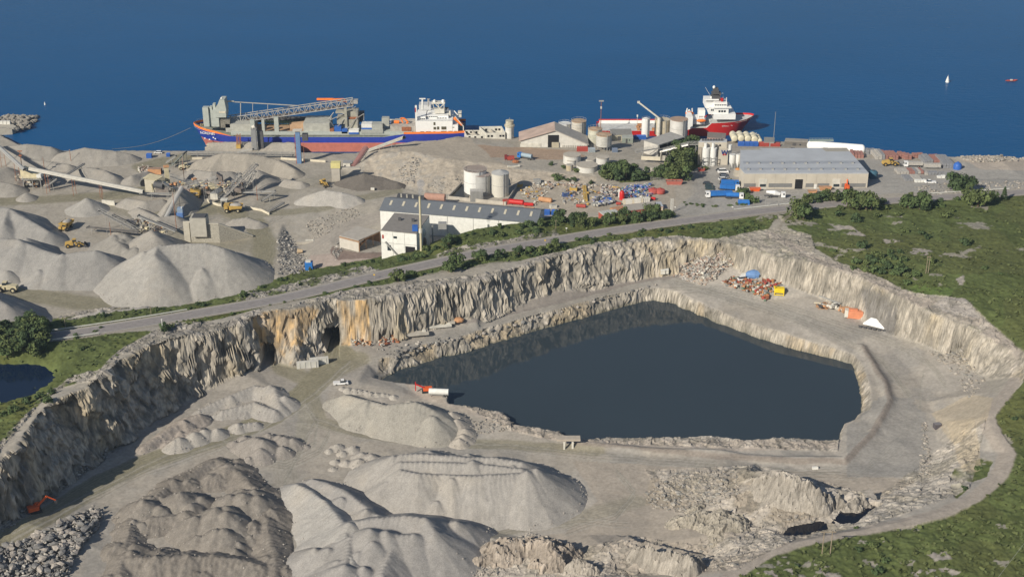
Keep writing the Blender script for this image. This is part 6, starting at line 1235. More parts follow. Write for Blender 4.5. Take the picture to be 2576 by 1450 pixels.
def container(label, x0, x1, yb, h, m, Z, zb=None, dep=2.5, cat='container', rz=0.0):
    a = G(*Z(x0, yb)) if zb is None else P(*Z(x0, yb), zb); b = G(*Z(x1, yb)) if zb is None else P(*Z(x1, yb), zb); c = (a + b) / 2; L_ = (b - a).length; rz = math.atan2(b.y - a.y, b.x - a.x) + rz
    t = thing('container', label, cat, c, rz); MB().box((0, dep/2, h/2 - .1), (L_, dep, h + .2)).obj('body', m, t)
    k = MB(); n = max(4, int(L_ / .8))
    for i in range(n): k.box((-L_/2 + L_ * (i + .5) / n, -.03, h * .5), (.12, .08, h * .88))
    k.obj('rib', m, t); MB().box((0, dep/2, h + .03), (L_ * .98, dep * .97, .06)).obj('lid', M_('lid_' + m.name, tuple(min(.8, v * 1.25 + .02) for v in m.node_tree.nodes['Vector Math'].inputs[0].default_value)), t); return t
for i, x in enumerate((120,178,216,255)): container('blue container ' + ['at the left end','second','third','at the right end'][i] + ' in the row below the cream tanks', x, x + (54 if i == 0 else 36), 236, 2.8, BLUE_, ZE, 6.2)
container('red container right of the blue container row', 300, 385, 236, 2.6, DRED, ZE, 6.2); container('second red container nearest the flat grey quay shed', 395, 480, 236, 2.2, DRED, ZE, 6.2)
container('long dull red skip against the barn wall', 748, 860, 712, 2.4, DRED, ZD); container('grey container between the red skip and the tank on legs', 866, 935, 722, 2.2, M_('blue_grey', (.30,.34,.37), .7), ZD)
container('blue-grey crate right of the tank on legs', 1110, 1165, 722, 2.0, M_('blue_grey2', (.16,.20,.28), .7), ZD); container('blue tarpaulin-covered stack by the slim white silo', 1330, 1455, 590, 2.2, BLUE_, ZD)
# long white pressure tank
a, b = P(*ZE(742, 225), 9.6), P(*ZE(1180, 258), 9.6); t = thing('pressure_tank', 'very long white horizontal tank with a greenish platform at its left end', 'tank', (*a.xy, 7.2)); d = b - a; d.z = 0
MB().tube((0,0,2.6), d + Vector((0,0,2.6)), 2.9, n=22).obj('shell', M_('bright_white', (.85,.85,.84), .4, var=.03), t, True)
for e in (Vector((0,0,2.6)), d + Vector((0,0,2.6))): MB().ell(e, (2.2,2.9,2.9), 18, 10).obj('dished_end', M_('bright_white', (.85,.85,.84), .4, var=.03), t, True)
for u in (.1,.37,.63,.9): MB().box(d * u + Vector((0,0,.2)), (1.2,5,1.8)).obj('saddle', CONC, t)
mb = MB(); mb.box((6,0,5.7), (14,2.4,.3)); rail(mb, [(-1,-1.2,5.8),(13,-1.2,5.8)], 1.0, 2); rail(mb, [(-1,1.2,5.8),(13,1.2,5.8)], 1.0, 2); mb.obj('platform', M_('platform_green', (.30,.36,.33), .7), t); MB().box((11,-4.5,1.3), (9,3,3.4)).obj('valve_house', M_('valve_grey', (.42,.42,.40), .7), t)
mb = MB(); mb.tube((0,0,0), (0,0,18), .18, .10, 6); o = mb.obj('lamp_mast', GREYM); o.location = P(*ZE(423,180), 6); tag(o, 'thin lamp mast on the quay right of the cream tanks', 'mast')
q = P(*ZD(990,470), 6); t = thing('navigation_mast', 'reddish lattice light mast standing at the stern of the red ship', 'mast', q); MB().tube((0,0,0), (0,0,17), .22, .16, 6).obj('pole', RUST, t); MB().box((0,0,17.2), (3,.6,.7)).obj('lamp_head', GREYM, t); MB().box((0,0,13), (.9,.5,1.4)).obj('sign', OFFW, t)
q = P(*ZD(1363,430), 6); t = thing('navigation_mast', 'short pale lamp post left of the slim white silo', 'mast', q); MB().tube((0,0,0), (0,0,5), .15, n=6).obj('pole', OFFW, t); MB().box((0,0,5.3), (.8,.8,1.2)).obj('lamp_head', WHITE, t)
a, b = PY(ZD(1590,372), 822), PY(ZD(1378,208), 822); t = thing('quay_crane', 'white slanting crane boom pointing up-left over the red ship deck', 'crane', (a.x, a.y, 5)); mb = MB(); mb.beam(a - t.location, b - t.location, 1.0, .9); mb.obj('boom', OFFW, t); MB().box(b - t.location, (1.5,1.2,1.2)).obj('boom_tip', OFFW, t); MB().tube((0,0,0), (0,0,a.z-5), 1.1).obj('pedestal', OFFW, t)
# block and paver stacks
def stack(label, Z, x0, y0, x1, y1, m1, h=2.4, cat='block stack', group=None, rows=None):
    """rows of palletised blocks filling this footprint on the ground"""
    A, B = G(*Z(x0, y1)), G(*Z(x1, y1)); D2 = P(*Z(x0, y0), A.z + h); W_ = (B - A).length
    dpt = max(2.0, D2.y - A.y)
    t = thing('block_stack', label, cat, A, math.atan2(B.y - A.y, B.x - A.x), group)
    nx = max(2, int(W_ / 1.5)); ny = max(1, int(dpt / 2.0)); me = None
    cols = [m1] if not isinstance(m1, list) else m1
    for i in range(nx):
        mb = MB(); hh = h * random.choice((1, 1, 1, .95, .8))
        for j in range(ny):
            for kk in range(2): mb.box(((i + .5) * W_ / nx + random.uniform(-.05, .05), (j + .5) * dpt / ny, hh * (.25 + .5 * kk)), (W_ / nx * .86, dpt / ny * .86, hh * .46))
        o = mb.obj('pallet_row', random.choice(cols), t)
    return t
SG = M_('paver_grey', (.25,.255,.27), .85, var=.15, scale=1); SR = M_('paver_red', (.33,.17,.145), .85, var=.15, scale=1); SW_ = M_('block_pale', (.42,.40,.37), .85, var=.15, scale=1)
for lb, x0, y0, x1, y1, m_ in (('red paver stack against the warehouse rear corner',1088,252,1200,332,SR),('grey paver stack alone at the water edge',1222,240,1298,302,SG),('tall grey and white paver stack beside the narrow red one',1302,248,1383,344,[SG,SW_]),('narrow red paver stack squeezed between two wider ones',1388,256,1410,345,SR),
    ('widest red paver stack behind the yellow loader',1416,262,1496,348,SR),('narrow red paver stack right of the widest red one',1502,268,1541,335,SR),('red paver stack left of the truck cab',1549,276,1612,345,SR),('low red paver stack above the truck cab',1614,282,1706,330,SR),
    ('grey paver stack above the rear trailer',1724,290,1795,388,SG),('long red paver stack between two grey ones',1800,292,1878,390,SR),('grey paver stack at the right end beside the blue tank',1884,296,1980,420,SG)): stack(lb, ZE, x0, y0, x1, y1, m_, 2.8, group='paver stacks along the water edge')
for lb, x0, y0, x1, y1, m_ in (('mixed pallets, back row on the left of the open yard',1490,412,1715,470,[SG,SR,SW_]),('grey pallets below the mixed back row',1555,468,1700,532,[SG,SW_]),('pale pallets in the middle of the open yard',1728,438,1836,478,[SW_,SG]),('small group of grey pallets right of the pale ones',1842,446,1898,480,SG),('grey pallets at the right end of the open yard',1904,452,2020,488,SG),('white slab stack beside the white pickup',1640,512,1735,542,WHITE),('scattered white sacks below the grey pallets',1832,480,1900,505,WHITE)): stack(lb, ZE, x0, y0, x1, y1, m_, 1.5, group='pallets in the open yard')
q = G(*ZE(2002, 425)); t = thing('round_tank', 'round blue plastic tank at the end of the paver stacks', 'tank', q); MB().lathe([(2.3,-.3),(2.3,2.6),(1.6,3.6),(.5,4)]).obj('shell', BLUE_, t, True); MB().lathe([(.6,3.9),(.6,4.3)]).obj('lid', BLUE_, t)
q = G(*ZE(1275, 500)); t = thing('round_tank', 'dark blue-green round tank in the shade at the warehouse right corner', 'tank', q); MB().lathe([(2.6,-.3),(2.6,3.2),(1.6,4.2)]).obj('shell', M_('teal', (.05,.12,.17), .5), t, True); MB().lathe([(.5,4.1),(.5,4.5)]).obj('lid', DGREY, t)
# red barracks
zb_ = G(*ZO(1100, 1110)).z; t, pl = boxbld('red_barrack', 'long red barrack with flat grey roof behind the roadside bushes', 'building', [ZO(1070,1040), ZO(2165,905), ZO(2085,690), ZO(905,835)], zb_ + 3.6, zb_, BRICKR, M_('barrack_roof', (.36,.335,.30), .9))
for i in range(9): rect_on(pl, 0, 1, .08 + i * .1, .12 + i * .1, 1.2, 2.4, 'window', CREAM if i < 5 else GLASS, t)
t, pl = boxbld('red_hut', 'small red hut with pale roof at the right end of the long red barrack', 'hut', [ZO(2230,880), ZO(2420,870), ZO(2330,700), ZO(2110,715)], zb_ + 3.2, zb_, BRICKR, PALER); rect_on(pl, 0, 1, .62, .95, 0, 2.6, 'door', CREAM, t)
t, pl = boxbld('red_barrack', 'lower red barrack with ribbed light roof at the left end of the barracks', 'building', [ZO(220,1215), ZO(830,1140), ZO(640,975), ZO(10,1060)], zb_ + 2.8, zb_ - .5, BRICKR, M_('ribbed_roof', (.46,.48,.46), .6)); rect_on(pl, 0, 1, .3, .4, 0, 2.0, 'door', CREAM, t)
for i in range(7): a_, b_ = Vector((*pl[0], 0)), Vector((*pl[1], 0)); c_, d_ = Vector((*pl[3], 0)), Vector((*pl[2], 0)); u = (i + .5) / 7; MB().beam(a_ + (b_ - a_) * u + Vector((0,0,3.4)), c_ + (d_ - c_) * u + Vector((0,0,3.4)), .15, .12).obj('roof_rib', GALV, t)
t, pl = boxbld('lean_to', 'ochre and red lean-to joining the two red barracks', 'shed', [ZO(640,1000), ZO(1060,1010), ZO(900,840), ZO(430,930)], zb_ + 2.6, zb_ - .3, M_('ochre_wall', (.44,.27,.13), .8), M_('ochre_roof', (.42,.22,.13), .85)); rect_on(pl, 0, 1, .4, .6, 0, 2.0, 'door', DGREY, t)
# blue containers and grey ends at the hall's right end
container('blue container hanging at the right end of the long hall, left one', 1995-1600, 2075-1600, 590+0, 2.4, BLUE_, lambda x, y: ZH(x - 5, y), None); container('blue container right of the other by the hall end', 485, 545, 592, 2.4, BLUE_, ZH)
# crusher control walls: stone faced ramp
def rampwall():
    pts_t = [ZA(1700,1155), ZA(1990,1175), ZA(2300,1275)]; pts_b = [ZA(1702,1335), ZA(2000,1345), ZA(2240,1342)]
    O = P(*pts_b[0], 4); t = thing('ramp_wall', 'stone-faced concrete ramp wall with a pale rim in front of the crusher', 'retaining wall', O)
    w = []
    for (tx, ty), (bx, by) in zip(pts_t, pts_b): p = P(bx, by, 4.0); w.append((p, top_z(p, ty)))
    w[2] = (P(*ZA(2300,1300), 4.0), 5.0); top = []
    mb = MB(); v = []; 
    for p, z in w: v += [(p.x - O.x, p.y - O.y, -1), (p.x - O.x, p.y - O.y, z - 4), (p.x - O.x, p.y - O.y + 1.2, z - 4), (p.x - O.x, p.y - O.y + 1.2, -1)]
    f = []
    for i in range(2):
        for k in range(3): a = i * 4 + k; f.append((a, a + 1, a + 5, a + 4))
    f += [(0,1,2,3), (11,10,9,8)]; mb.add(v, f); mb.obj('stone_face', M_('stone_face', (.36,.34,.29), .9, var=.35, scale=2.2, bump=.15), t)
    mb = MB()
    for i in range(2): a, b = w[i], w[i + 1]; mb.beam((a[0].x - O.x, a[0].y - O.y - .1, a[1] - 4), (b[0].x - O.x, b[0].y - O.y - .1, b[1] - 4), .7, .5)
    mb.obj('rim', M_('rim_pale', (.48,.45,.38), .85), t)
    a = w[0]; MB().box((.35, -.25, (a[1] - 4) / 2), (3.0, .5, a[1] - 4 + .5)).obj('concrete_buttress', M_('rim_pale', (.48,.45,.38), .85), t)
    b1 = P(*ZA(1800,1170), a[1]) - O; MB().box((b1.x, b1.y + 3, b1.z - 2.2), (8, 7, 9.8)).obj('feed_hopper', M_('hopper_pale', (.42,.40,.35), .85), t); MB().box((b1.x + .3, b1.y + 3, b1.z + 2.9), (6.4, 5.4, .5)).obj('hopper_mouth', DGREY, t)
rampwall()
# ------------------------------------------------------------ machines of the gravel yard and quarry
YELM = M_('machine_yellow', (.48,.32,.09), .6, var=.15); CRM = M_('machine_cream', (.56,.50,.34), .7, var=.15); OLDR = M_('old_orange', (.50,.27,.14), .8, var=.2)
C_ = conveyor
C_('long covered conveyor descending across the left yard from the screening tower', ZA(1305,890), 8, ZA(270,680), 17, 2.2, (.38,.62,.86), cover=M_('cover_pale', (.50,.48,.43), .5), legm=RUST, h=1)
C_('thin conveyor coming in from the upper left corner to the screening tower', ZA(225,690), 16, ZA(-40,450), 14, 1.6, (.3,.8), cover=GALV, legm=RUST)
C_('inclined conveyor at the foot of the screening tower', ZA(400,850), 6, ZA(520,765), 10, 1.4, (.6,), legm=GREYM)
C_('conveyor reaching from the heap to the long covered conveyor', ZA(590,740), 12, ZA(760,632), 9, 1.2, (.8,))
C_('low conveyor running from the tunnel end to the crusher house', ZA(1270,895), 7, ZA(1640,905), 7, 1.8, (.3,.7))
C_('thick grey tube conveyor on the crusher roof', ZN(560,450), 14, ZN(720,540), 11, 2.4, (.5,), cover=M_('cover_grey', (.42,.42,.42), .5))
C_('second grey tube conveyor leading down to the hub', ZN(725,540), 12, ZN(905,610), 8, 2.2, (.5,), cover=M_('cover_grey', (.42,.42,.42), .5))
C_('long thin conveyor crossing behind the crusher to the right', ZN(720,290), 13, ZN(1290,500), 8, 1.2, (.3,.7), truss_=True)
C_('dark conveyor climbing right from the hub', ZN(1050,590), 8, ZN(1780,345), 16, 1.3, (.3,.6,.95), truss_=True)
C_('steep conveyor rising along the narrow heap', ZA(1485,1165), 5, ZA(1650,850), 17, 1.8, (.4,.75), cover=GALV)
C_('long stacker conveyor ending high above the right-hand cone', ZA(2010,960), 6, ZA(2335,640), 19, 1.8, (.3,.6,.9), truss_=True)
C_('stacker conveyor beside the longest stacker', ZA(2060,900), 6, ZA(2185,720), 14, 1.4, (.5,.9), truss_=True)
C_('dusty stacker conveyor below the right-hand cone', ZA(2230,850), 6, ZA(2320,700), 13, 1.3, (.6,), truss_=True)
C_('low conveyor lying level to the right of the stackers', ZA(2200,890), 6.5, ZA(2500,878), 9, 1.1, (.5,.95))
C_('bent return conveyor at the right of the stackers', ZA(2505,882), 9, ZA(2380,965), 5.5, 1.0, (.5,))
C_('level dark conveyor at the lower left of the plant', ZA(1260,1250), 8, ZA(800,1205), 7, 2.0, (.3,.6,.9), belt=M_('dark_belt', (.16,.15,.14), .9, var=.3))
C_('conveyor rising from the hopper to the pale drum head', ZA(1600,1240), 7, ZA(1258,1100), 14, 1.8, (.3,.7,.95), legm=GREYM)
C_('conveyor climbing to the upper left from the lower crusher', ZA(1240,1240), 6, ZA(900,1060), 13, 1.4, (.4,.8), truss_=True)
C_('dark belt conveyor parallel to the climbing conveyor', ZA(1230,1190), 7, ZA(1030,1095), 10, 1.2, (.5,), belt=M_('dark_belt', (.16,.15,.14), .9, var=.3))
C_('old conveyor lying beside the haul road at the right', ZA(2440,1065), 5, ZA(2576,985), 6, 1.0, (.5,))
C_('wide dark loading conveyor rising to the quay from the yard', ZA(1570,640), 5, ZA(1680,530), 13, 4.2, (.3,.7,.95), belt=M_('loading_belt', (.15,.17,.165), .8, var=.2))
C_('thin loading conveyor left of the wide dark one', ZA(1510,620), 5, ZA(1600,560), 9, 1.4, (.6,))
C_('level lattice gallery running along the quay behind the heaps', ZB(60,905), 5.5, ZB(1500,915), 6.5, 1.4, (.1,.3,.5,.7,.9), truss_=True)
C_('purple-brown conveyor gallery rising to the red hull of the blue ship', ZC(80,1100), 5, ZC(265,825), 13, 3.0, (.4,.75), cover=M_('maroon_cover', (.25,.13,.12), .7))
C_('grey loading conveyor rising over the knoll beside the white lattice tower', ZC(310,860), 7, ZC(785,685), 19, 2.6, (.35,.7), cover=M_('cover_concrete', (.38,.37,.33), .8))
C_('small quay conveyor feeding the tall grey tower', ZB(750,870), 5, ZB(960,830), 9, 1.0, (.6,))
def tower(label, Z, x0, x1, y0, y1, m, nm='loading_tower', dep=3.0, lat=True):
    a = G(*Z(x0, y1)); b = G(*Z(x1, y1)); w = max((b - a).length, 1.2); t = thing(nm, label, 'tower', (a + b) / 2); h = top_z(a, Z(0, y0)[1]) - a.z
    if lat:
        mb = MB()
        for sx in (-1, 1):
            for sy in (0, dep): mb.beam((sx*w/2, sy, -.5), (sx*w/2*.8, sy, h), .3)
        n = max(3, int(h / 3))
        for i in range(n):
            z0, z1 = h * i / n, h * (i + 1) / n; mb.beam((-w/2, 0, z0), (w/2, 0, z1), .16); mb.beam((w/2, 0, z0), (-w/2, 0, z1), .16); mb.beam((-w/2, 0, z1), (w/2, 0, z1), .18); mb.beam((-w/2, dep, z0), (w/2, dep, z1), .16); mb.beam((w/2, 0, z0), (w/2, dep, z1), .16)
        mb.obj('lattice', m, t)
    else: MB().box((0, dep/2, h/2 - .3), (w, dep, h + .6)).obj('shaft', m, t)
    return t, w, h
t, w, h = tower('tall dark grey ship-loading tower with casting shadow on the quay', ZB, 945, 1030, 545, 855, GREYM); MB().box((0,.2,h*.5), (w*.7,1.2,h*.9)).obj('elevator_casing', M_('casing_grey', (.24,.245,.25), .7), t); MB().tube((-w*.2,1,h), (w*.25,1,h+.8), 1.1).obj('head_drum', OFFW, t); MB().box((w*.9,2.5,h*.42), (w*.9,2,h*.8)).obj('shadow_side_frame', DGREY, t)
t, w, h = tower('tall blue ship-loading elevator tower on the quay', ZB, 1560, 1620, 590, 1030, M_('tower_blue', (.13,.22,.38), .55), lat=False, dep=2.2); mb = MB(); mb.box((0,1,h+.4), (w*2,4,.4)); rail(mb, [(-w,-1,h+.5),(w,-1,h+.5),(w,3,h+.5)], 1.1, 1.5); mb.obj('head_platform', OFFW, t); mb = MB(); truss(mb, (w*1.1,1.5,0), (w*1.1,1.5,h*.9), 1.5, 1.8, 8, .18); mb.obj('side_lattice', RUST, t); mb = MB(); mb.beam((-w*.62,0,0), (-w*.62,0,h*.92), .25); mb.obj('corner_rail', DRED, t); MB().box((w*1.6,2,h*.8), (3.2,3,4)).obj('drive_house', DGREY, t)
t, w, h = tower('small quay jib tower with yellow base left of the tall grey one', ZB, 740, 790, 640, 810, RUST); MB().box((0,0,.9), (2.6,2.4,2.2)).obj('yellow_base', YELM, t)
t, w, h = tower('white lattice A-frame tower standing against the blue ship side', ZC, 575, 750, 430, 735, OFFW, dep=4); MB().beam((-w*.4,0,h), (w*.4,0,h), .6).obj('head_beam', OFFW, t); mb = MB(); mb.add([(-.5,1,0),(4.5,1,0),(2.5,1,h*.55),(.5,1,h*.55),(-.5,3,0),(4.5,3,0),(2.5,3,h*.55),(.5,3,h*.55)], [(0,1,2,3),(7,6,5,4),(0,4,5,1),(1,5,6,2),(2,6,7,3),(3,7,4,0)]); mb.obj('chute', M_('casing_grey', (.24,.245,.25), .7), t)
def part_box(t, nm, m, c, d, rz=0): MB().box(c, d, rz).obj(nm, m, t)
# screening tower
q = G(*ZA(330, 845)); t = thing('screening_tower', 'cream screening house on steel legs with a rusty mast at the far left', 'machine', q)
MB().prism([(-7,-2),(3,-3),(4,3),(-6,4)], 6, [11,8.5,8.5,11.5]).obj('screen_house', CRM, t); part_box(t, 'white_hood', WHITE, (3.2,-1,7.5), (2.4,4,2.2))
for x in (-6,-1,3.5):
    for y in (-2,2.5): MB().beam((x,y,-.5), (x,y,7), .35).obj('leg', GREYM, t)
MB().box((-1,0,5.6), (12,6,.3)).obj('platform', GREYM, t); MB().box((-8,0,1.4), (4,4,3.2)).obj('feeder', M_('rust_grey', (.22,.19,.17), .9, var=.3), t); MB().box((6.8,1,2.5), (3.4,3.4,5)).obj('dark_bin', DGREY, t)
mb = MB(); rail(mb, [(-7,-3.2,5.8),(5,-3.2,5.8)], 1.1, 1.5); mb.obj('railing', OFFW, t)
q = G(*ZA(215,760)); t = thing('rusty_mast', 'tall rusty mast with a cross head over the screening tower', 'mast', q); hh = top_z(q, ZA(0,515)[1]) - q.z; MB().tube((0,0,-.5), (0,0,hh), .22, .18, 6).obj('pole', RUST, t); MB().box((0,0,hh), (2.6,.4,.5)).obj('crosshead', RUST, t); MB().box((0,0,hh*.84), (1.8,.4,.6)).obj('lamp_bar', RUST, t)
for x, y0, y1, lb in ((1605,890,1230,'tall rusty pole standing in front of the narrow heap'), (1675,575,780,'thin pole left of the broad heap by the ship'), (650,500,640,'thin pole on the quay edge heap'), (405,570,690,'short dark stake between the first two heaps'), (1015,1155,1330,'double pole in front of the level dark conveyor'), (930,830,950,'rusty pole beside the long covered conveyor'), (2340,830,960,'pale post by the level conveyor at the right')):
    q = G(*ZA(x, y1)); hh = top_z(q, ZA(0, y0)[1]) - q.z; t = thing('pole', lb, 'pole', q); MB().tube((0,0,-.5), (0,0,hh), .17, .12, 6).obj('shaft', RUST, t); MB().box((0,0,hh - .3), (.8,.2,.3)).obj('bracket', GREYM, t)
# crusher
q = G(*ZN(330, 600)); t = thing('crusher_house', 'cream-roofed crusher house beside the dark tunnel opening', 'machine', q)
MB().add([(-4,-3,8),(3.5,-4,7),(6,1,7.4),(-1.5,3,8.6),(-4,-3,8.3),(3.5,-4,7.3),(6,1,7.7),(-1.5,3,8.9)], [(0,3,2,1),(4,5,6,7),(0,1,5,4),(1,2,6,5),(2,3,7,6),(3,0,4,7)]).obj('roof', CRM, t)
MB().prism([(-3.5,-2.5),(2.5,-3.5),(3.5,-1),(-2.5,1)], -1, 7.2).obj('wall', M_('crusher_pale', (.50,.46,.37), .8), t); MB().tube((2,-3,4.5), (7,-4,4), 2.0, n=14).obj('drum', DGREY, t)
for x in (1,4,8): MB().beam((x,-4.5,-.5), (x-.5,-3.5,5), .5).obj('leg', CRM, t)
MB().box((6,-3,1.5), (7,3.5,3.5)).obj('crusher_body', M_('rust_grey', (.22,.19,.17), .9, var=.3), t)
t = thing('tunnel_mouth', 'dark round tunnel opening under a gravel heap left of the crusher', 'tunnel', G(*ZN(160, 505))); MB().tube((0,-.5,1.5), (0,4,1.5), 3.4, n=18).obj('concrete_ring', M_('ring_conc', (.20,.20,.19), .85), t); MB().tube((0,-.6,1.5), (0,-.4,1.5), 2.7, n=18).obj('opening', BLACK, t)
q = G(*ZN(670, 500)); t = thing('cream_tower', 'narrow cream elevator tower behind the tube conveyor', 'tower', q); MB().box((0,0,5.3), (2.4,2.4,11.6), .3).obj('shaft', CRM, t); MB().box((0,0,11.4), (3,3,.5), .3).obj('cap', OLDR, t)
for x, y, w, h, d, m_, lb in ((1070,690,7,4.2,4,M_('pink_shed', (.46,.33,.27), .8),'pinkish rounded hopper beside the central hub'), (1310,760,5,5.5,4,YELM,'yellow screen box next to the pinkish hopper'), (1540,640,4,5,3,CRM,'cream sieve standing right of the yellow box'), (1740,650,6,5,4,CRM,'cream sieve with sloping chute behind the white cabin'), (1480,700,8,3,3,M_('rust_grey', (.22,.19,.17), .9, var=.3),'grey-brown machine frame between the sieves'), (1860,470,3,7,3,M_('rust_grey', (.22,.19,.17), .9, var=.3),'upright dusty frame at the end of the dark conveyor'), (2300,700,5,5,4,M_('rust_grey', (.22,.19,.17), .9, var=.3),'dusty machine under the stacker conveyors')):
    q = G(*ZN(x, y)); t = thing('sieve_machine', lb, 'machine', q); MB().add([(-w/2,-d/2,h*.45),(w/2,-d/2,h*.25),(w/2,d/2,h*.25),(-w/2,d/2,h*.45),(-w/2,-d/2,h),(w/2,-d/2,h*.7),(w/2,d/2,h*.7),(-w/2,d/2,h)], [(0,3,2,1),(4,5,6,7),(0,1,5,4),(1,2,6,5),(2,3,7,6),(3,0,4,7)]).obj('box', m_, t)
    for a in (-1, 1):
        for b in (-1, 1): MB().beam((a*w*.4,b*d*.4,-.5), (a*w*.4,b*d*.4,h*.5), .3).obj('leg', GREYM, t)
q = G(*ZN(1770, 790)); t = thing('control_cabin', 'white control cabin with dark gable side beside the loaded yellow truck', 'hut', q); MB().prism([(-3,-1),(1,-1.5),(3,4),(-1,5)], -.5, 3.6).obj('wall', OFFW, t); MB().add([(-3.4,-1.3,3.5),(1.3,-1.9,3.5),(3.5,4.3,3.5),(-1,5.4,3.5),(-1.1,-1.7,4.9),(1.2,4.9,4.9)], [(0,1,4),(2,3,5),(0,4,5,3),(1,2,5,4),(0,3,2,1)]).obj('roof', M_('casing_grey', (.24,.245,.25), .7), t)
q = G(*ZN(960, 1290)); t = thing('blue_cabin', 'blue two-storey control cabin on a stand above the stone-faced wall', 'hut', q); part_box(t, 'cabin', M_('cabin_blue', (.10,.20,.45), .6), (0,0,2.3), (3.2,3,4.6)); part_box(t, 'upper_cabin', M_('cabin_bluegrey', (.22,.30,.42), .6), (.2,.4,5.8), (2.8,2.6,2.6)); MB().tube((1.2,-.6,6.5), (1.2,-.6,8), .3).obj('lamp', WHITE, t)
q = G(*ZA(2040, 1020)); t = thing('service_kiosk', 'small grey kiosk with dark open front behind the loaded yellow truck', 'hut', q); part_box(t, 'body', GREYM, (0,1,1.8), (3.4,3,4)); part_box(t, 'opening', BLACK, (-.3,-.55,1.6), (1.8,.2,3)); part_box(t, 'roof', OFFW, (0,1,3.9), (3.8,3.4,.3))
mb = MB(); pr = None; ln = [G(*ZA(x, y)) for x, y in ((1885,965),(1900,985),(1990,1015),(2040,1018))]; t = thing('kerb_wall', 'curved pale concrete kerb wall in front of the white cabin', 'wall', ln[0])
for a, b in zip(ln[:-1], ln[1:]): MB().beam(a - ln[0] + Vector((0,0,.6)), b - ln[0] + Vector((0,0,.6)), .4, 1.6).obj('segment', CREAM, t)
ln = [G(*ZA(x, y)) for x, y in ((2230,1030),(2380,1060),(2450,1095))]; t = thing('kerb_wall', 'low pale wall with leaning boards right of the loaded yellow truck', 'wall', ln[0])
for a, b in zip(ln[:-1], ln[1:]): MB().beam(a - ln[0] + Vector((0,0,.5)), b - ln[0] + Vector((0,0,.5)), .4, 1.4).obj('segment', CREAM, t)
q = G(*ZA(1405, 725)); t = thing('rusty_container', 'rusty open box container beside a stone pile in the yard', 'container', q, -.05); part_box(t, 'body', OLDR, (0,1.5,1.4), (7.5,3,3.2)); part_box(t, 'opening', M_('dark_rust', (.12,.07,.05), .9), (3.6,1.5,1.6), (.5,2.4,2.4)); part_box(t, 'roof', M_('rust_roof', (.33,.22,.16), .9), (0,1.5,3.05), (7.7,3.2,.15))
container('small blue skip on the quay edge', 1330, 1378, 580, 2.4, BLUE_, ZA); container('blue skip half hidden near the wide dark conveyor', 1512, 1545, 568, 1.8, BLUE_, ZA)
q = G(*ZC(40, 1085)); 
a = P(*ZB(2045,1170), 6); 
t = thing('yellow_hopper', 'pale yellow feed hopper on a concrete ramp beside the dark heap', 'hopper', G(*ZG(622, 215))); part_box(t, 'hopper', M_('pale_yellow', (.62,.56,.25), .7), (0,2,9.0), (5.2,4,3.2)); part_box(t, 'ramp_pier', CONC, (0,2,3.5), (4.6,4,8)); part_box(t, 'bridge_beam', CONC, (7.5,2,7.0), (12,2.2,1.0))
q = G(*ZB(2240, 1090)); t = thing('white_hut', 'small white hut with grey roof left of the purple-brown gallery', 'hut', q); part_box(t, 'wall', OFFW, (0,1,1.5), (4,3,3.4)); part_box(t, 'roof', GREYM, (.5,1.6,3.3), (5.4,4.6,.3)); part_box(t, 'door', DGREY, (-1,-.55,1), (.9,.12,2))
# walls along the quay
for i, (u, v, lb) in enumerate(((ZB(130,972), ZB(270,965), 'short pale quay wall left of the broad heap'), (ZB(1340,970), ZB(1950,1010), 'long pale low wall behind the blue tower'))):
    a, b = G(*u), G(*v); t = thing('low_wall', lb, 'wall', a); MB().beam(Vector((0,0,.5)), b - a + Vector((0,0,.5)), .5, 1.5).obj('wall_panel', CREAM, t)
a, b = G(*ZA(930, 1000)), G(*ZA(1045, 1010)); t = thing('low_wall', 'short white bay wall under the low flat heap', 'wall', a); MB().beam(Vector((0,0,1.2)), b - a + Vector((0,0,1.2)), .4, 3).obj('wall_panel', OFFW, t)
# ------------------------------------------------------------ vehicles
def wheels(t, xs, w, r, m=TIRE, hub=None, wd=.5):
    for x in xs:
        for s in (-1, 1):
            o = MB().tube((x, s * w, r), (x, s * (w - wd), r), r, n=14).obj('wheel', m, t); MB().tube((x, s * (w + .03), r), (x, s * (w - .05), r), r * .45, n=10).obj('rim', hub or GREYM, o)
def dump_truck(label, px, rz, loaded=True, s=1.0, hoist=False):
    t = thing('dump_truck', label, 'dump truck', G(*px), rz, 'yellow dump trucks'); t.scale = (s, s, s)
    MB().box((0,0,1.6), (8.2,2.2,.7)).obj('chassis', YELM, t)
    MB().add([(-4.6,-2.1,2.3),(1.6,-2.1,2.0),(1.6,2.1,2.0),(-4.6,2.1,2.3),(-5.0,-2.3,3.7),(1.8,-2.3,4.1),(1.8,2.3,4.1),(-5.0,2.3,3.7)], [(0,3,2,1),(0,1,5,4),(1,2,6,5),(2,3,7,6),(3,0,4,7)]).obj('dump_body', YELM, t)
    MB().prism([(1.7,-2.1),(4.3,-2.1),(4.3,2.1),(1.7,2.1)], 3.95, 4.2).obj('canopy', YELM, t)
    MB().ell((-1.5,0,3.5), (3.2,2.1,1.1)).obj('load', M_('load_gravel', (.38,.36,.33), .95), t)
    MB().box((3.2,.8,3.0), (1.7,2.0,1.8)).obj('cab', YELM, t); MB().box((4.07,.8,3.3), (.06,1.7,.9)).obj('windscreen', GLASS, t); MB().box((3.6,-1.2,2.3), (2.0,1.5,1.2)).obj('hood', YELM, t)
    wheels(t, (3.0, -2.6), 2.0, 1.05, hub=CRM, wd=.9); return t
dump_truck('loaded yellow dump truck driving on the haul road right of the plant', ZA(2120, 1065), R(183), s=1.05)
dump_truck('yellow dump truck seen head-on with a long shadow, between the left heaps', ZA(605, 1222), R(-100), s=1.0)
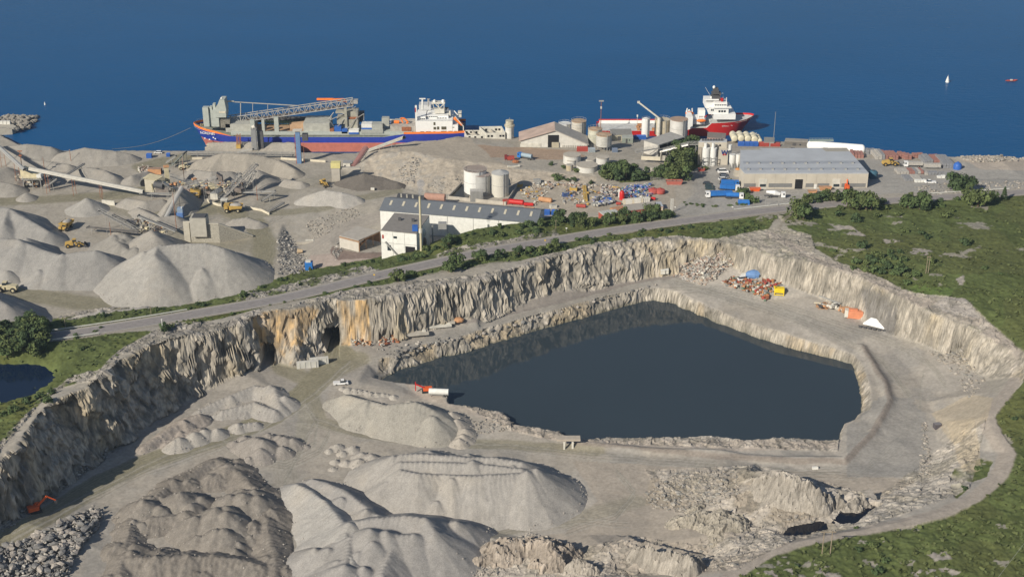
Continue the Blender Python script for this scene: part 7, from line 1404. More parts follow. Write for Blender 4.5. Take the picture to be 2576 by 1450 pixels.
dump_truck('yellow dump truck reversed at the feed point beside the pinkish hopper', ZN(1310, 800), R(-75), s=.8)
def loader(label, px, rz, s=1.0, m=YELM):
    t = thing('wheel_loader', label, 'wheel loader', G(*px), rz); t.scale = (s, s, s)
    MB().add([(-4,-1.1,1.2),(-.4,-1.2,1.2),(-.4,1.2,1.2),(-4,1.1,1.2),(-3.8,-1,2.4),(-.6,-1.1,2.9),(-.6,1.1,2.9),(-3.8,1,2.4)], [(0,3,2,1),(4,5,6,7),(0,1,5,4),(1,2,6,5),(2,3,7,6),(3,0,4,7)]).obj('engine_hood', m, t)
    MB().box((.1,0,2.9), (1.5,1.5,1.9)).obj('cab', m, t); MB().box((.1,0,3.1), (1.56,1.56,.9)).obj('cab_window', GLASS, t); MB().box((1.6,0,1.4), (2.4,1.3,1.0)).obj('front_frame', m, t)
    for s_ in (-1, 1): MB().beam((1.6,s_*.7,2.2), (4.2,s_*.7,.8), .35).obj('arm', m, t)
    MB().add([(4.0,-1.7,.2),(5.6,-1.7,.1),(5.6,1.7,.1),(4.0,1.7,.2),(4.0,-1.7,1.6),(4.6,-1.7,1.5),(4.6,1.7,1.5),(4.0,1.7,1.6)], [(0,3,2,1),(0,4,7,3),(0,1,5,4),(2,3,7,6)]).obj('bucket', DGREY, t)
    wheels(t, (-2.7, 1.9), 1.4, .95, hub=m, wd=.7); return t
loader('yellow wheel loader digging beside the dark shaded heap', ZA(680, 1385), R(12), 1.15); loader('pale yellow wheel loader at the left picture edge in front of the small pale heap', ZF(60, 645), R(178), 1.35, CRM)
loader('yellow wheel loader among the paver stacks in front of the red ones', ZE(1425, 395), R(5), 1.2); loader('cream loader parked beside the thin pole near the ship heap', ZA(1690, 680), R(15), 1.0, CRM); loader('small dark yellow loader pushing at the dark heap', ZG(515, 255), R(-60), 1.0)
def excavator(label, px, rz, m=ORNG, s=1.0, reach=1.0):
    t = thing('excavator', label, 'excavator', G(*px), rz); t.scale = (s, s, s)
    for s_ in (-1, 1): MB().box((0,s_*1.2,.5), (4.2,.6,1.0)).obj('track', TIRE, t)
    MB().box((-.7,0,1.9), (3.8,2.8,1.5)).obj('body', m, t); MB().box((1.0,.85,2.3), (1.5,1.0,1.9)).obj('cab', m, t); MB().box((1.3,.85,2.6), (1.0,1.05,1.0)).obj('cab_window', GLASS, t)
    e = Vector((4.6*reach,0,5.2)); w = Vector((7.6*reach,0,2.6)); MB().beam((.8,0,2.2), e, .55, .7).obj('boom', m, t); MB().beam(e, w, .4, .5).obj('stick', m, t)
    MB().add([(w.x-.6,-.6,w.z),(w.x+.5,-.6,w.z-.2),(w.x+.5,.6,w.z-.2),(w.x-.6,.6,w.z),(w.x-.8,-.6,w.z-1.2),(w.x+.2,-.6,w.z-1.5),(w.x+.2,.6,w.z-1.5),(w.x-.8,.6,w.z-1.2)], [(0,3,2,1),(0,1,5,4),(1,2,6,5),(2,3,7,6),(3,0,4,7)]).obj('bucket', DGREY, t); return t
BORG = M_('bright_orange', (.70,.12,.03), .5)
excavator('bright orange excavator drilling at the foot of the shaded cliff, lower left', ZK(225, 1040), R(32), BORG, .95)
excavator('orange excavator parked in front of the warehouse wall right of its white door', ZE(1052, 600), R(80), BORG, .9, .7)
q = G(1074, 985); t = thing('drill_rig', 'red drilling rig beside the silver tank trailer on the pit shore', 'machine', q, .1); part_box(t, 'track', TIRE, (0,0,.4), (4,2.4,.8)); part_box(t, 'body', BORG, (.3,0,1.5), (3.6,2,1.3)); MB().beam((-1,0,2), (-4.6,.5,3.6), .5).obj('boom', RED, t); MB().beam((-4.6,.5,4.6), (-4.6,.5,.6), .4).obj('feed_beam', RED, t)
q = G(1104, 996); t = thing('tank_trailer', 'silver-white tank trailer parked at the pit shore', 'trailer', q, -.08); MB().tube((-4,0,2.2), (4,0,2.2), 1.25, n=18).obj('tank', WHITE, t, True); wheels(t, (2.2, 3.3), 1.1, .5); part_box(t, 'frame', GREYM, (0,0,.9), (8,1,.3)); MB().beam((-3.4,0,0), (-3.4,0,1), .3).obj('support', GREYM, t)
def car(label, px, rz, m, kind='car', s=1.0, pt=None, group=None):
    t = thing('parked_' + kind, label, kind, pt or G(*px), rz, group); t.scale = (s, s, s)
    L_, W_, H_ = {'car': (4.5,1.8,1.45), 'van': (5.4,2.0,2.3), 'pickup': (5.2,1.9,1.75)}[kind]
    k = .38 if kind == 'car' else .5
    MB().add([(-L_/2,-W_/2,.35),(L_/2,-W_/2,.35),(L_/2,W_/2,.35),(-L_/2,W_/2,.35),(-L_/2+.1,-W_/2+.05,H_*.58),(L_/2-.25,-W_/2+.05,H_*.54),(L_/2-.25,W_/2-.05,H_*.54),(-L_/2+.1,W_/2-.05,H_*.58)], [(0,3,2,1),(4,5,6,7),(0,1,5,4),(1,2,6,5),(2,3,7,6),(3,0,4,7)]).obj('body', m, t)
    x0, x1 = (-L_*.42, L_*.2) if kind != 'pickup' else (-L_*.05, L_*.22)
    MB().add([(x0,-W_/2+.08,H_*.56),(x1+.6,-W_/2+.08,H_*.54),(x1+.6,W_/2-.08,H_*.54),(x0,W_/2-.08,H_*.56),(x0+.3,-W_/2+.25,H_*.95),(x1,-W_/2+.25,H_*.95),(x1,W_/2-.25,H_*.95),(x0+.3,W_/2-.25,H_*.95)], [(0,1,5,4),(1,2,6,5),(2,3,7,6),(3,0,4,7)]).obj('window', GLASS, t)
    MB().prism([(x0+.28,-W_/2+.22),(x1,-W_/2+.22),(x1,W_/2-.22),(x0+.28,W_/2-.22)], H_*.94, H_).obj('roof', m, t); wheels(t, (-L_*.3, L_*.32), W_/2, .32, wd=.22); return t
DKC = M_('car_dark', (.022,.03,.05), .3, spec=.6); BKC = M_('car_black', (.015,.016,.02), .3, spec=.6); WHC = M_('car_white', (.75,.75,.75), .35); SLC = M_('car_silver', (.30,.32,.36), .35, .4); GRC = M_('car_green', (.03,.06,.06), .35)
G_C = 'cars parked beside the warehouse'
for lb, x, y, rz, m_, k in (('dark blue car at the far end of the row by the silos',760,30,20,DKC,'car'),('white van with dark windows in the row by the silos',850,100,3,WHC,'van'),('dark car between the white van and the white car',880,205,-4,DKC,'car'),('silver-grey car above the white estate car',890,275,0,SLC,'car'),('white car in the middle of the row',850,345,5,WHC,'car'),('dark navy car just below the white car',930,405,-5,DKC,'car'),('black car next to the blue trucks',900,460,-5,BKC,'car'),
    ('black car at the left of the open yard with a pale sunroof',300,510,-18,BKC,'car'),('dark green car directly below the pale-roofed black car',370,605,-12,GRC,'car'),('second dark green car next to the white truck cab',385,690,-12,GRC,'car')): car(lb, ZQ(x, y), R(rz), m_, k, 1.12, group=G_C)
car('white pickup beside the white slab stack', ZE(1770,545), R(178), WHC, 'pickup', 1.15); car('white car standing alone on the quay edge', ZA(1440,535), R(175), WHC, 'car', 1.1); car('small white van with a red load on the quarry track', ZI(925,1255), R(10), WHC, 'pickup', 1.2)
def artic(label, px, rz, body, nbody='tipper_body', tank=False, cabw=WHC, L_=9.0, s=1.0, hi=2.0):
    t = thing('truck', label, 'truck', G(*px), rz); t.scale = (s, s, s)
    MB().box((L_/2+1.3,0,1.9), (2.2,2.5,2.6)).obj('cab', cabw, t); MB().box((L_/2+2.43,0,2.3), (.06,2.2,1.0)).obj('windscreen', GLASS, t); MB().box((L_/2+1.6,0,2.4), (1.0,2.56,.8)).obj('side_window', GLASS, t); MB().box((0,0,.9), (L_+2,1.2,.3)).obj('chassis', DGREY, t)
    if tank: MB().tube((-L_/2,0,2.2), (L_/2,0,2.2), 1.2, n=16).obj('tank', body, t, True)
    elif nbody == 'mixer_drum': MB().tube((-L_/2,0,3.0), (L_*.1,0,2.6), .7, 1.4, 14).obj('mixer_drum', body, t, True); MB().tube((L_*.1,0,2.6), (L_/2-.3,0,2.0), 1.4, .9, 14).obj('mixer_drum_nose', body, t, True)
    else:
        MB().add([(-L_/2,-1.1,1.2),(L_/2,-1.1,1.2),(L_/2,1.1,1.2),(-L_/2,1.1,1.2),(-L_/2,-1.25,1.2+hi),(L_/2,-1.25,1.2+hi),(L_/2,1.25,1.2+hi),(-L_/2,1.25,1.2+hi)], [(0,3,2,1),(4,5,6,7),(0,1,5,4),(1,2,6,5),(2,3,7,6),(3,0,4,7)]).obj(nbody, body, t)
        for i in range(6): MB().box((-L_/2 + L_*(i+.5)/6, -1.22, 1.2+hi/2), (.1,.12,hi*.9)).obj('stake', body, t)
    wheels(t, (L_/2+1.2, -L_*.2, -L_*.35), 1.2, .5, wd=.35); return t
TB = M_('truck_blue', (.03,.17,.52), .4)
artic('big blue tipper truck with white cab to its left, nearest of the blue trucks', ZQ(780, 960), R(184), TB, L_=11, s=1.05); artic('blue covered truck behind the nearest blue tipper, its white cab to the right', ZQ(1000, 720), R(-8), TB, L_=8); artic('blue tank truck at the lower right of the blue trucks', ZQ(1180, 1010), R(-6), TB, tank=True, L_=6.5); artic('blue truck furthest back beside the hedge', ZQ(1010, 560), R(-6), TB, L_=7, cabw=TB)
container('blue open skip with a grey load standing alone by the road', 1390, 1790, 1235, 1.8, TB, ZQ, dep=3)
artic('white truck with red-striped cab loaded with pale blocks', ZE(1640, 405), R(178), SW_, 'block_load', L_=8, hi=1.8); 
t = thing('trailer', 'loaded trailer with pale blocks behind the white truck', 'trailer', G(*ZE(1785, 418))); part_box(t, 'bed', GREYM, (0,0,.9), (9.5,2.4,.4)); part_box(t, 'block_load', SW_, (0,0,2.0), (9,2.2,1.8)); wheels(t, (-3, 3), 1.2, .5, wd=.35)
artic('white concrete mixer truck in the yard in front of the warehouse', ZE(420, 668), R(-6), WHC, 'mixer_drum', L_=7.5)
artic('blue and grey tank truck on the brown ground in front of the barn', ZD(235, 790), R(150), M_('tank_bluegrey', (.30,.38,.44), .5), tank=True, cabw=TB, L_=6.5)
t = thing('scrap_truck', 'old dark red truck body beside the blue-grey tank truck', 'truck', G(*ZD(72, 800))); part_box(t, 'body', DRED, (0,0,1.4), (4,2.2,2)); part_box(t, 'cab', M_('maroon', (.2,.03,.03), .6), (-2.8,0,1.8), (1.6,2.2,2.4)); wheels(t, (-2.4, 1), 1.1, .5, wd=.35)
t = thing('rust_heap', 'round lump of rusty iron next to the old red truck', 'scrap', G(*ZD(120, 825))); MB().ell((0,0,.6), (2.1,1.5,1.1), 9, 5).obj('lump', RUST, t); part_box(t, 'plate', OLDR, (.8,-.6,.9), (1.6,.2,1))
def skip(label, x, y, Z, m, L_=4.0, h=1.4, rz=0, d=2.0):
    t = thing('skip', label, 'skip', G(*Z(x, y)), rz); MB().add([(-L_*.36,-d*.4,0),(L_*.36,-d*.4,0),(L_*.36,d*.4,0),(-L_*.36,d*.4,0),(-L_/2,-d/2,h),(L_/2,-d/2,h),(L_/2,d/2,h),(-L_/2,d/2,h)], [(0,3,2,1),(0,1,5,4),(1,2,6,5),(2,3,7,6),(3,0,4,7)]).obj('body', m, t); MB().box((0,0,h*.75), (L_*.86,d*.82,.2)).obj('load', M_('skip_load', (.22,.18,.15), .95, var=.4, scale=2), t); return t
skip('red skip on the grass by the silo feet', 305, 1255, ZT, DRED); skip('orange skip at the foot of the warehouse left end', 262, 612, ZE, BORG, 6, 1.8); skip('brown open skip in front of the middle of the warehouse', 865, 605, ZE, OLDR, 7, 2.0); skip('rust-coloured trailer bed left of the brown skip', 755, 625, ZE, OLDR, 5, 1.2)
for lb, x in (('left', 1706), ('right', 1772)): skip(f'{lb} one of two dull red skips at the fence below the trees', x, 1045, ZD, M_('pink_red', (.42,.13,.10), .7), 5.6, 2.2, d=3)
# quarry scrap on the bench
def junk(label, poly, n, cols, smin=.5, smax=1.6, name='scrap_heap', cat='scrap heap', zup=1.2):
    xs = [p[0] for p in poly]; ys = [p[1] for p in poly]; cx, cy = sum(xs) / len(xs), sum(ys) / len(ys); O = G(cx, cy); t = thing(name, label, cat, O); per = {}
    k = 0
    while k < n:
        x, y = random.uniform(min(xs), max(xs)), random.uniform(min(ys), max(ys))
        if not inpoly(np.array([x]), np.array([y]), poly)[0]: continue
        g = G(x, y) - O; m_ = random.choice(cols); mb = per.setdefault(m_.name, (MB(), m_))[0]; s = random.uniform(smin, smax); ty = random.random(); z = g.z + random.uniform(0, zup)
        if ty < .45: mb.box((g.x, g.y, z + s * .3), (s * random.uniform(.6, 2), s, s * random.uniform(.3, 1)), random.random() * 3)
        elif ty < .75: a = random.random() * 3.14; L_ = s * random.uniform(1.5, 4); mb.beam((g.x, g.y, z + .2), (g.x + math.cos(a) * L_, g.y + math.sin(a) * L_, z + random.uniform(0, 1)), .22)
        else: mb.ell((g.x, g.y, z + s * .4), (s * .7, s * .6, s * .5), 7, 4)
        k += 1
    for mb, m_ in per.values(): o = mb.obj('scrap_piece', m_, t); o['kind'] = 'stuff'
    return t
SC1 = [RUST, OLDR, M_('scrap_orange', (.38,.15,.07), .8, var=.3), M_('scrap_brown', (.20,.09,.06), .9, var=.3), GREYM, OFFW, DRED, M_('scrap_green', (.14,.20,.14), .8)]; SC2 = [OFFW, M_('debris_pale', (.46,.42,.37), .9, var=.2), GREYM, CONC, M_('debris_brown', (.26,.19,.15), .9), M_('debris_pink', (.45,.34,.29), .9)]
junk('long heap of rusty orange scrap iron on the quarry bench', [ZR_(200,430),(ZR_(330,350)),ZR_(600,410),ZR_(850,390),ZR_(980,450),ZR_(880,560),ZR_(640,600),ZR_(420,530),ZR_(260,480)], 260, SC1, .4, 1.2)
junk('demolition heap of pale concrete and stones in the quarry corner', [ZJ(520,440),ZJ(600,425),ZJ(680,485),ZJ(620,530),ZJ(550,600),ZJ(430,600),ZJ(260,555),ZJ(400,520)], 420, SC2, .3, 1.1)
junk('small rusty pile below the main scrap iron heap', [ZR_(700,590),ZR_(800,600),ZR_(810,660),ZR_(740,670)], 40, SC1)
junk('scattered brick-red rubble at the foot of the long rock wall', [ZI(1200,960),ZI(1280,890),ZI(1420,860),ZI(1380,930),ZI(1240,975)], 90, [OLDR, DRED, CONC, RUST, OFFW], .3, 1.0)
junk('little red and white rubbish left of the brick-red rubble', [ZI(990,930),ZI(1060,925),ZI(1180,950),ZI(1160,970),ZI(1020,965)], 45, [OLDR, OFFW, CONC, RUST], .3, .9)
junk('blue and brown wreckage beside the salmon-coloured container', [ZR_(1480,730),ZR_(1660,720),ZR_(1890,790),ZR_(1880,830),ZR_(1700,800),ZR_(1500,780)], 60, [M_('wreck_blue', (.12,.25,.36), .7), OLDR, DGREY, CONC, OFFW, WOOD], .6, 1.8)
t = thing('tarpaulin_heap', 'blue tarpaulin over a heap with a white boat beside it', 'tarpaulin', G(*ZR_(640, 335))); MB().ell((0,1,.6), (4.8,2.8,2.4), 11, 7).obj('tarpaulin', M_('tarp_blue', (.13,.24,.46), .7), t); part_box(t, 'dark_box', DGREY, (2.8,-1.2,.8), (3,1.4,1.4))
t = thing('wrecked_boat', 'white hull of a small boat lying before the blue tarpaulin', 'boat', G(*ZR_(530, 345)), -.5); MB().add([(-3,-.8,.2),(2.4,-.9,.2),(4.2,0,.9),(2.4,.9,.2),(-3,.8,.2),(-3,-1.1,1.3),(2.6,-1.2,1.4),(4.6,0,1.8),(2.6,1.2,1.4),(-3,1.1,1.3)], [(0,1,2,3,4),(5,9,8,7,6)] + [(i,(i+1)%5,5+(i+1)%5,5+i) for i in range(5)]).obj('hull', WHITE, t); part_box(t, 'cabin', OFFW, (-.6,0,1.7), (1.8,1.4,.9))
car('white van left of the small wrecked boat', ZR_(470,385), R(15), WHC, 'van')
q = G(*ZR_(960, 585)); t = thing('yellow_hopper', 'bright yellow steel hopper frame at the right end of the scrap iron', 'hopper', q, -.15); YB = M_('bright_yellow', (.75,.55,.02), .5); part_box(t, 'box', YB, (0,.8,2.3), (4.6,2.6,2.2)); mb = MB()
for a in (-2.1, 2.1):
    for b in (-.3, 2): mb.beam((a,b,-.3), (a,b,1.6), .3)
mb.beam((-2.1,-.4,.2), (2.1,-.4,.2), .3); mb.obj('stand', YB, t); MB().beam((-2.1,-.4,3.4), (-2.4,-.4,4.6), .5).obj('horn', YB, t)
q = G(*ZR_(1980, 905)); t = thing('salmon_container', 'salmon-coloured tank container with a white end near the quarry wall', 'container', q, -.25); SAL = M_('salmon', (.62,.24,.13), .6); part_box(t, 'body', SAL, (.4,.8,2), (7,3,3.6)); part_box(t, 'end_panel', OFFW, (-3.4,.6,2.3), (1.6,2.8,3.4)); part_box(t, 'top_frame', SAL, (-.6,1,4.0), (4,2,.5))
q = G(*ZR_(2290, 1040)); t = thing('upturned_hull', 'big white folded sheet or upturned hull on a dark frame by the quarry wall', 'boat', q, -.35)
MB().add([(-6,-.5,1.4),(5.5,-1.6,.6),(7.5,-1.2,.2),(3,2.4,2.6),(-3,2.6,3.2),(-6,-.5,1.9),(5.5,-1.6,1.0),(7.5,-1.2,.5),(3,2.4,3.1),(-3,2.6,3.7)], [(0,4,3,2,1),(5,6,7,8,9)] + [(i,(i+1)%5,5+(i+1)%5,5+i) for i in range(5)]).obj('white_shell', M_('bright_white', (.85,.85,.84), .4, var=.03), t)
mb = MB()
for i in range(6): mb.box((-7 + i * 2.1, -1.4 - .15 * i, .4), (1.2, .6, .9))
mb.beam((-8,-1.2,.8), (6,-2.2,.8), .25); mb.obj('dark_frame', DGREY, t)
for lb, a, b, m_, w_ in (('long grey steel mast lying above the beams', ZR_(1510,615), ZR_(1800,722), GREYM, .7), ('cream roof beam lying on the bench left of the blue wreckage', ZR_(1440,705), ZR_(1620,728), M_('beam_cream', (.60,.54,.42), .7), 1.0), ('long pale plank leading to the salmon-coloured container', ZR_(1640,715), ZR_(1760,735), CREAM, .6)):
    p, q = G(*a), G(*b); t = thing('steel_beam', lb, 'beam', p); MB().beam((0,0,.7), q - p + Vector((0,0,.7)), w_, .5).obj('beam', m_, t)
for lb, x, y in (('white box at the left end of the demolition debris', 215, 550), ('white box right beside the other at the debris edge', 237, 548)): t = thing('white_box', lb, 'box', G(*ZJ(x, y))); part_box(t, 'body', OFFW, (0,0,.9), (2.2,2,2)); part_box(t, 'lid', WHITE, (0,0,1.95), (2.3,2.1,.15))
for k, (x, y, w) in enumerate(((670,1125,9),(757,1098,8))):
    q = G(*ZI(x, y)); t = thing('concrete_silo_wall', ('left' if not k else 'right') + ' white concrete wall block in front of the tunnel pillar', 'wall', q, .22); part_box(t, 'wall_panel', M_('white_conc', (.56,.55,.51), .8), (0,0,1.3), (w,1.6,3.2)); 
    for j in range(4): part_box(t, 'rib', OFFW, (-w/2 + w*(j+.5)/4, -.85, 1.3), (.25,.2,3))
for lb, x, y, L_, rz in (('pair of long white slabs at the foot of the rock wall', 1678, 815, 11, .2), ('grey concrete slab near the brick-red rubble', 1440, 880, 18, .22)): q = G(*ZI(x, y)); t = thing('concrete_slab', lb, 'slab', q, rz); part_box(t, 'slab', OFFW if L_ < 12 else CONC, (0,0,.5), (L_,3 if L_ > 12 else 2,1.0)); part_box(t, 'end_block', OFFW, (L_*.4,.6,.9), (1.5,1.5,1.2))
q = G(*ZI(1820, 770)); t = thing('rust_pile', 'small orange-brown rusty pile on the talus', 'scrap', q); MB().ell((0,0,.5), (3,2,1.2), 9, 5).obj('lump', OLDR, t); part_box(t, 'slab', CONC, (-3,-2,.4), (4,2,.8))
# culvert: pipe supports at the pit edge and a dark box on the slope
q = G(*ZL(2080, 515)); t = thing('pump_platform', 'small pale pump platform on two legs beside the pit track', 'platform', q); part_box(t, 'deck', M_('stone_cap', (.42,.37,.31), .9), (0,1,4.0), (9,3,.8)); MB().beam((-1.6,0,-.3), (-1.6,.6,3.8), .7).obj('leg', OFFW, t); MB().beam((1.6,0,-.3), (1.6,.6,3.8), .7).obj('leg', OFFW, t)
q = G(*ZM(2050, 490)); t = thing('dark_block', 'single dark square block on the pale slope at the right', 'block', q, .2); part_box(t, 'body', M_('block_dark', (.10,.09,.10), .8), (0,0,.8), (2.6,2.2,2)); part_box(t, 'top', M_('block_top', (.2,.19,.2), .8), (0,0,1.85), (2.4,2,.15))
q = G(*ZM(1312, 738)); t = thing('white_drum', 'small white object beside the track at the pit end', 'box', q); part_box(t, 'body', WHITE, (0,0,.4), (2.2,.8,.9)); part_box(t, 'cap', OFFW, (.6,0,.9), (.6,.6,.3))
SC3 = [CRM, M_('rust_grey', (.22,.19,.17), .9, var=.3), GREYM, OLDR, BELT, M_('machine_pale', (.44,.40,.33), .8)]
junk('tangled crusher machinery, chutes and walkways at the centre of the plant', [ZN(420,560),ZN(900,560),ZN(1300,520),ZN(1750,560),ZN(1700,720),ZN(1200,700),ZN(900,640),ZN(460,680)], 190, SC3, .6, 2.0, 'crusher_plant', 'machine', 4.5)
junk('dusty framework and bins under the stacker conveyors', [ZN(1850,600),ZN(2250,480),ZN(2350,640),ZN(2200,760),ZN(1950,760)], 110, SC3, .6, 2.0, 'crusher_plant', 'machine', 5)
junk('small machinery cluster where the lower conveyors meet', [ZA(1230,1180),ZA(1420,1180),ZA(1500,1260),ZA(1380,1290),ZA(1240,1260)], 90, SC3, .5, 1.6, 'crusher_plant', 'machine', 3.5)
junk('machinery and pipes around the screening tower legs', [ZA(120,760),ZA(330,740),ZA(520,780),ZA(470,850),ZA(260,860),ZA(150,810)], 110, SC3, .5, 1.8, 'crusher_plant', 'machine', 3.5)
junk('stone and scrap pile beside the rusty open box container', [ZN(0,120),ZN(230,80),ZN(230,260),ZN(60,300)], 60, SC2, .4, 1.2)
# ------------------------------------------------------------ scrap yard by the big tanks
junk('jumble of blue crates, drums and pallets in the scrap yard', [ZO(860,260),ZO(1300,150),ZO(1950,100),ZO(1930,290),ZO(1400,400),ZO(1950,480),ZO(1900,540),ZO(1050,590),ZO(960,450)], 300, [BLUE_, M_('crate_blue', (.08,.12,.33), .7), M_('crate_lilac', (.28,.27,.42), .8), CONC, OFFW, DRED, M_('teal2', (.08,.22,.30), .6)], .4, 1.0)
junk('pale and grey rubbish pile left of the blue crates', [ZO(60,180),ZO(300,80),ZO(560,180),ZO(740,260),ZO(700,560),ZO(380,520),ZO(80,480)], 170, SC2 + [DGREY, BLUE_], .4, 1.3)
junk('tangle of blue and grey steel left of the red barracks', [ZO(-160,620),ZO(300,560),ZO(560,760),ZO(300,880),ZO(-160,920)], 150, [BLUE_, M_('crate_lilac', (.28,.27,.42), .8), GREYM, DGREY, OFFW], .5, 1.8)
junk('thinly scattered timber and iron across the scrap yard', [ZH(640,300),ZH(900,290),ZH(1000,400),ZH(900,500),ZH(640,500),ZH(560,400)], 110, SC2 + [DGREY, YELM, WOOD, BLUE_], .4, 1.4, zup=.2)
junk('scattered planks and boxes between the white tanks and the knoll', [ZH(120,330),ZH(260,290),ZH(480,270),ZH(620,285),ZH(420,380),ZH(330,500),ZH(200,400)], 110, SC2 + [YELM, WOOD, DGREY, CONC], .3, 1.1, zup=.2)
junk('small debris line in front of the basins', [ZH(250,270),ZH(640,255),ZH(1000,290),ZH(980,310),ZH(600,290),ZH(260,290)], 90, SC2, .4, 1.2, zup=.2)
for i, x in enumerate(range(0, 12)):
    q = G(*ZO(965 + 82 * x, 800 - 8.2 * x)); t = thing('white_sack', ('leftmost in' if i == 0 else 'rightmost in' if i == 11 else 'one of') + ' the row of upright white sacks behind the red barrack', 'sack', q, .12, 'row of white sacks behind the barrack'); MB().box((0,.8,1.1), (1.2,2.2,2.3)).obj('sack', BAGM if i % 4 else CREAM, t); MB().box((0,.6,2.3), (.6,.8,.25)).obj('top_fold', OFFW, t)
q = G(*ZO(880, 620)); t = thing('red_tank', 'bright red upright tank beside a tall white panel', 'tank', q); MB().lathe([(1.4,-.3),(1.4,3.8),(.9,4.6)]).obj('shell', RED, t, True); MB().lathe([(.4,4.5),(.4,4.9)]).obj('lid', RED, t)
q = G(*ZO(770, 550)); t = thing('leaning_board', 'tall white board leaning left of the red tank', 'panel', q); part_box(t, 'board', WHITE, (0,0,2.2), (1.0,.6,5)); part_box(t, 'foot', GREYM, (0,0,.1), (1.2,1,.3))
q = G(*ZO(640, 270)); t = thing('yellow_boat', 'ochre yellow upturned tub above the rubbish pile', 'tub', q, -.4); MB().ell((0,0,.7), (2.8,1.5,1.2), 10, 6).obj('tub', YELM, t); part_box(t, 'keel', YELM, (0,0,1.8), (3,.2,.3))
RB = M_('buoy_red', (.42,.09,.075), .6)
for lb, x, y, Z, r in (('left of the two big red steel buoys at the yard entrance',2050,385,ZO,2.6),('right one of the two big red steel buoys at the yard entrance',2300,395,ZO,2.6)): q = G(*Z(x, y)); t = thing('steel_buoy', lb, 'buoy', q); MB().lathe([(r*.7,-.2),(r,.5),(r,2.0),(r*.6,2.6)], n=20).obj('float', RB, t, True); MB().lathe([(.4,2.5),(.3,3.2)]).obj('post', DRED, t)
for lb, x, y, Z, L_, m_ in (('large red crane float lying left in the scrap yard',130,480,ZH,7,RED),('smaller red float right of the large one',255,495,ZH,4.5,RED),('rusty orange horizontal boiler in the scrap yard',425,455,ZH,6.5,OLDR),('small orange boiler half behind the hall roof',260,543,ZH,5,OLDR),('red drum lying below the yellow beams',790,512,ZH,4.5,DRED),('round red float behind the lower barrack',755,825,ZO,2,DRED),('red barrel at the end of the white sacks',2040,640,ZO,2,RED)):
    q = G(*Z(x, y)); t = thing('steel_drum', lb, 'drum', q, random.uniform(-.4, 0)); r = max(.8, L_ * .2); MB().tube((-L_/2,0,r), (L_/2,0,r), r, n=16).obj('shell', m_, t, True); MB().ell((L_/2,0,r), (r*.5,r*.98,r*.98), 12, 8).obj('dished_end', m_, t, True); MB().ell((-L_/2,0,r), (r*.5,r*.98,r*.98), 12, 8).obj('dished_end', m_, t, True)
    for u in (-.3, .3): MB().box((L_*u,0,.1), (.4,r*1.6,.4)).obj('saddle', DGREY, t)
for lb, x0 in (('left of two long yellow beams lying in the scrap yard', 812), ('right of two long yellow beams lying in the scrap yard', 832)):
    p, q = G(*ZH(x0, 300)), G(*ZH(x0 + 16, 452)); t = thing('yellow_beam', lb, 'beam', p); MB().beam((0,0,.6), q - p + Vector((0,0,.6)), .9, .9).obj('beam', YELM, t); MB().beam((0,0,.1), q - p + Vector((0,0,.1)), .3, .3).obj('flange', DGREY, t)
for lb, x, y, m_, d in (('yellow and orange frame box left of the yellow beams',712,345,YELM,(4,2,2.2)),('yellow box by the shadow of the cream tank',165,298,YELM,(3,2,1.6)),('dark blue engine block in the middle of the scrap yard',632,395,M_('eng_blue', (.06,.10,.24), .6),(3.4,2,2)),('grey mixer drum body at the foot of the knoll',340,262,GREYM,(4,2.2,2.2)),('white boxes beside the blue containers',505,515,OFFW,(3.5,2,1.6)),('pale crate on the knoll edge',100,95,OFFW,(7,1.2,.8)),('red box at the corner of the tank bund',25,475,DRED,(3.6,2.4,2.4))):
    q = G(*ZH(x, y)); t = thing('machine_box', lb, 'box', q, random.uniform(-.3,.3)); part_box(t, 'body', m_, (0,0,d[2]/2), d); part_box(t, 'lid', GREYM, (.1,0,d[2]+.08), (d[0]*.6,d[1]*.7,.2))
q = G(*ZG(378, 1020)); t = thing('blue_hut', 'blue hut with a pale load on its roof at the bottom of the dark pit', 'hut', q); part_box(t, 'body', TB, (0,0,2), (3.6,3,4.4)); part_box(t, 'roof_load', OFFW, (-.2,0,4.6), (2.4,2,1.0)); part_box(t, 'door', DGREY, (.6,-1.55,1.2), (.9,.12,2.2))
q = G(*ZG(298, 872)); t = thing('mixer_drum', 'pale concrete mixer drum lying in the dark pit', 'drum', q); MB().tube((-1.4,0,1.3), (1.2,0,1.3), 1.3, .8, 14).obj('drum', M_('drum_tan', (.55,.42,.27), .7), t, True); part_box(t, 'base', DGREY, (0,0,.2), (2.4,1.6,.5))
q = G(*ZG(345, 775)); t = thing('low_ruin', 'long low concrete foundation in the pit by the rock face', 'foundation', q, .05); part_box(t, 'base', CONC, (0,0,.4), (9,2.6,1.4)); part_box(t, 'step', OFFW, (2,.6,1.2), (4,1,.5))
q = G(*ZG(955, 300)); t = thing('white_pipe', 'pale concrete pipe lying above the haul road bend', 'pipe', q); MB().tube((-1,0,.8), (1,0,.8), .9, n=12).obj('pipe', OFFW, t, True); MB().tube((-1.05,0,.8), (-1.0,0,.8), .6, n=12).obj('bore', DGREY, t)
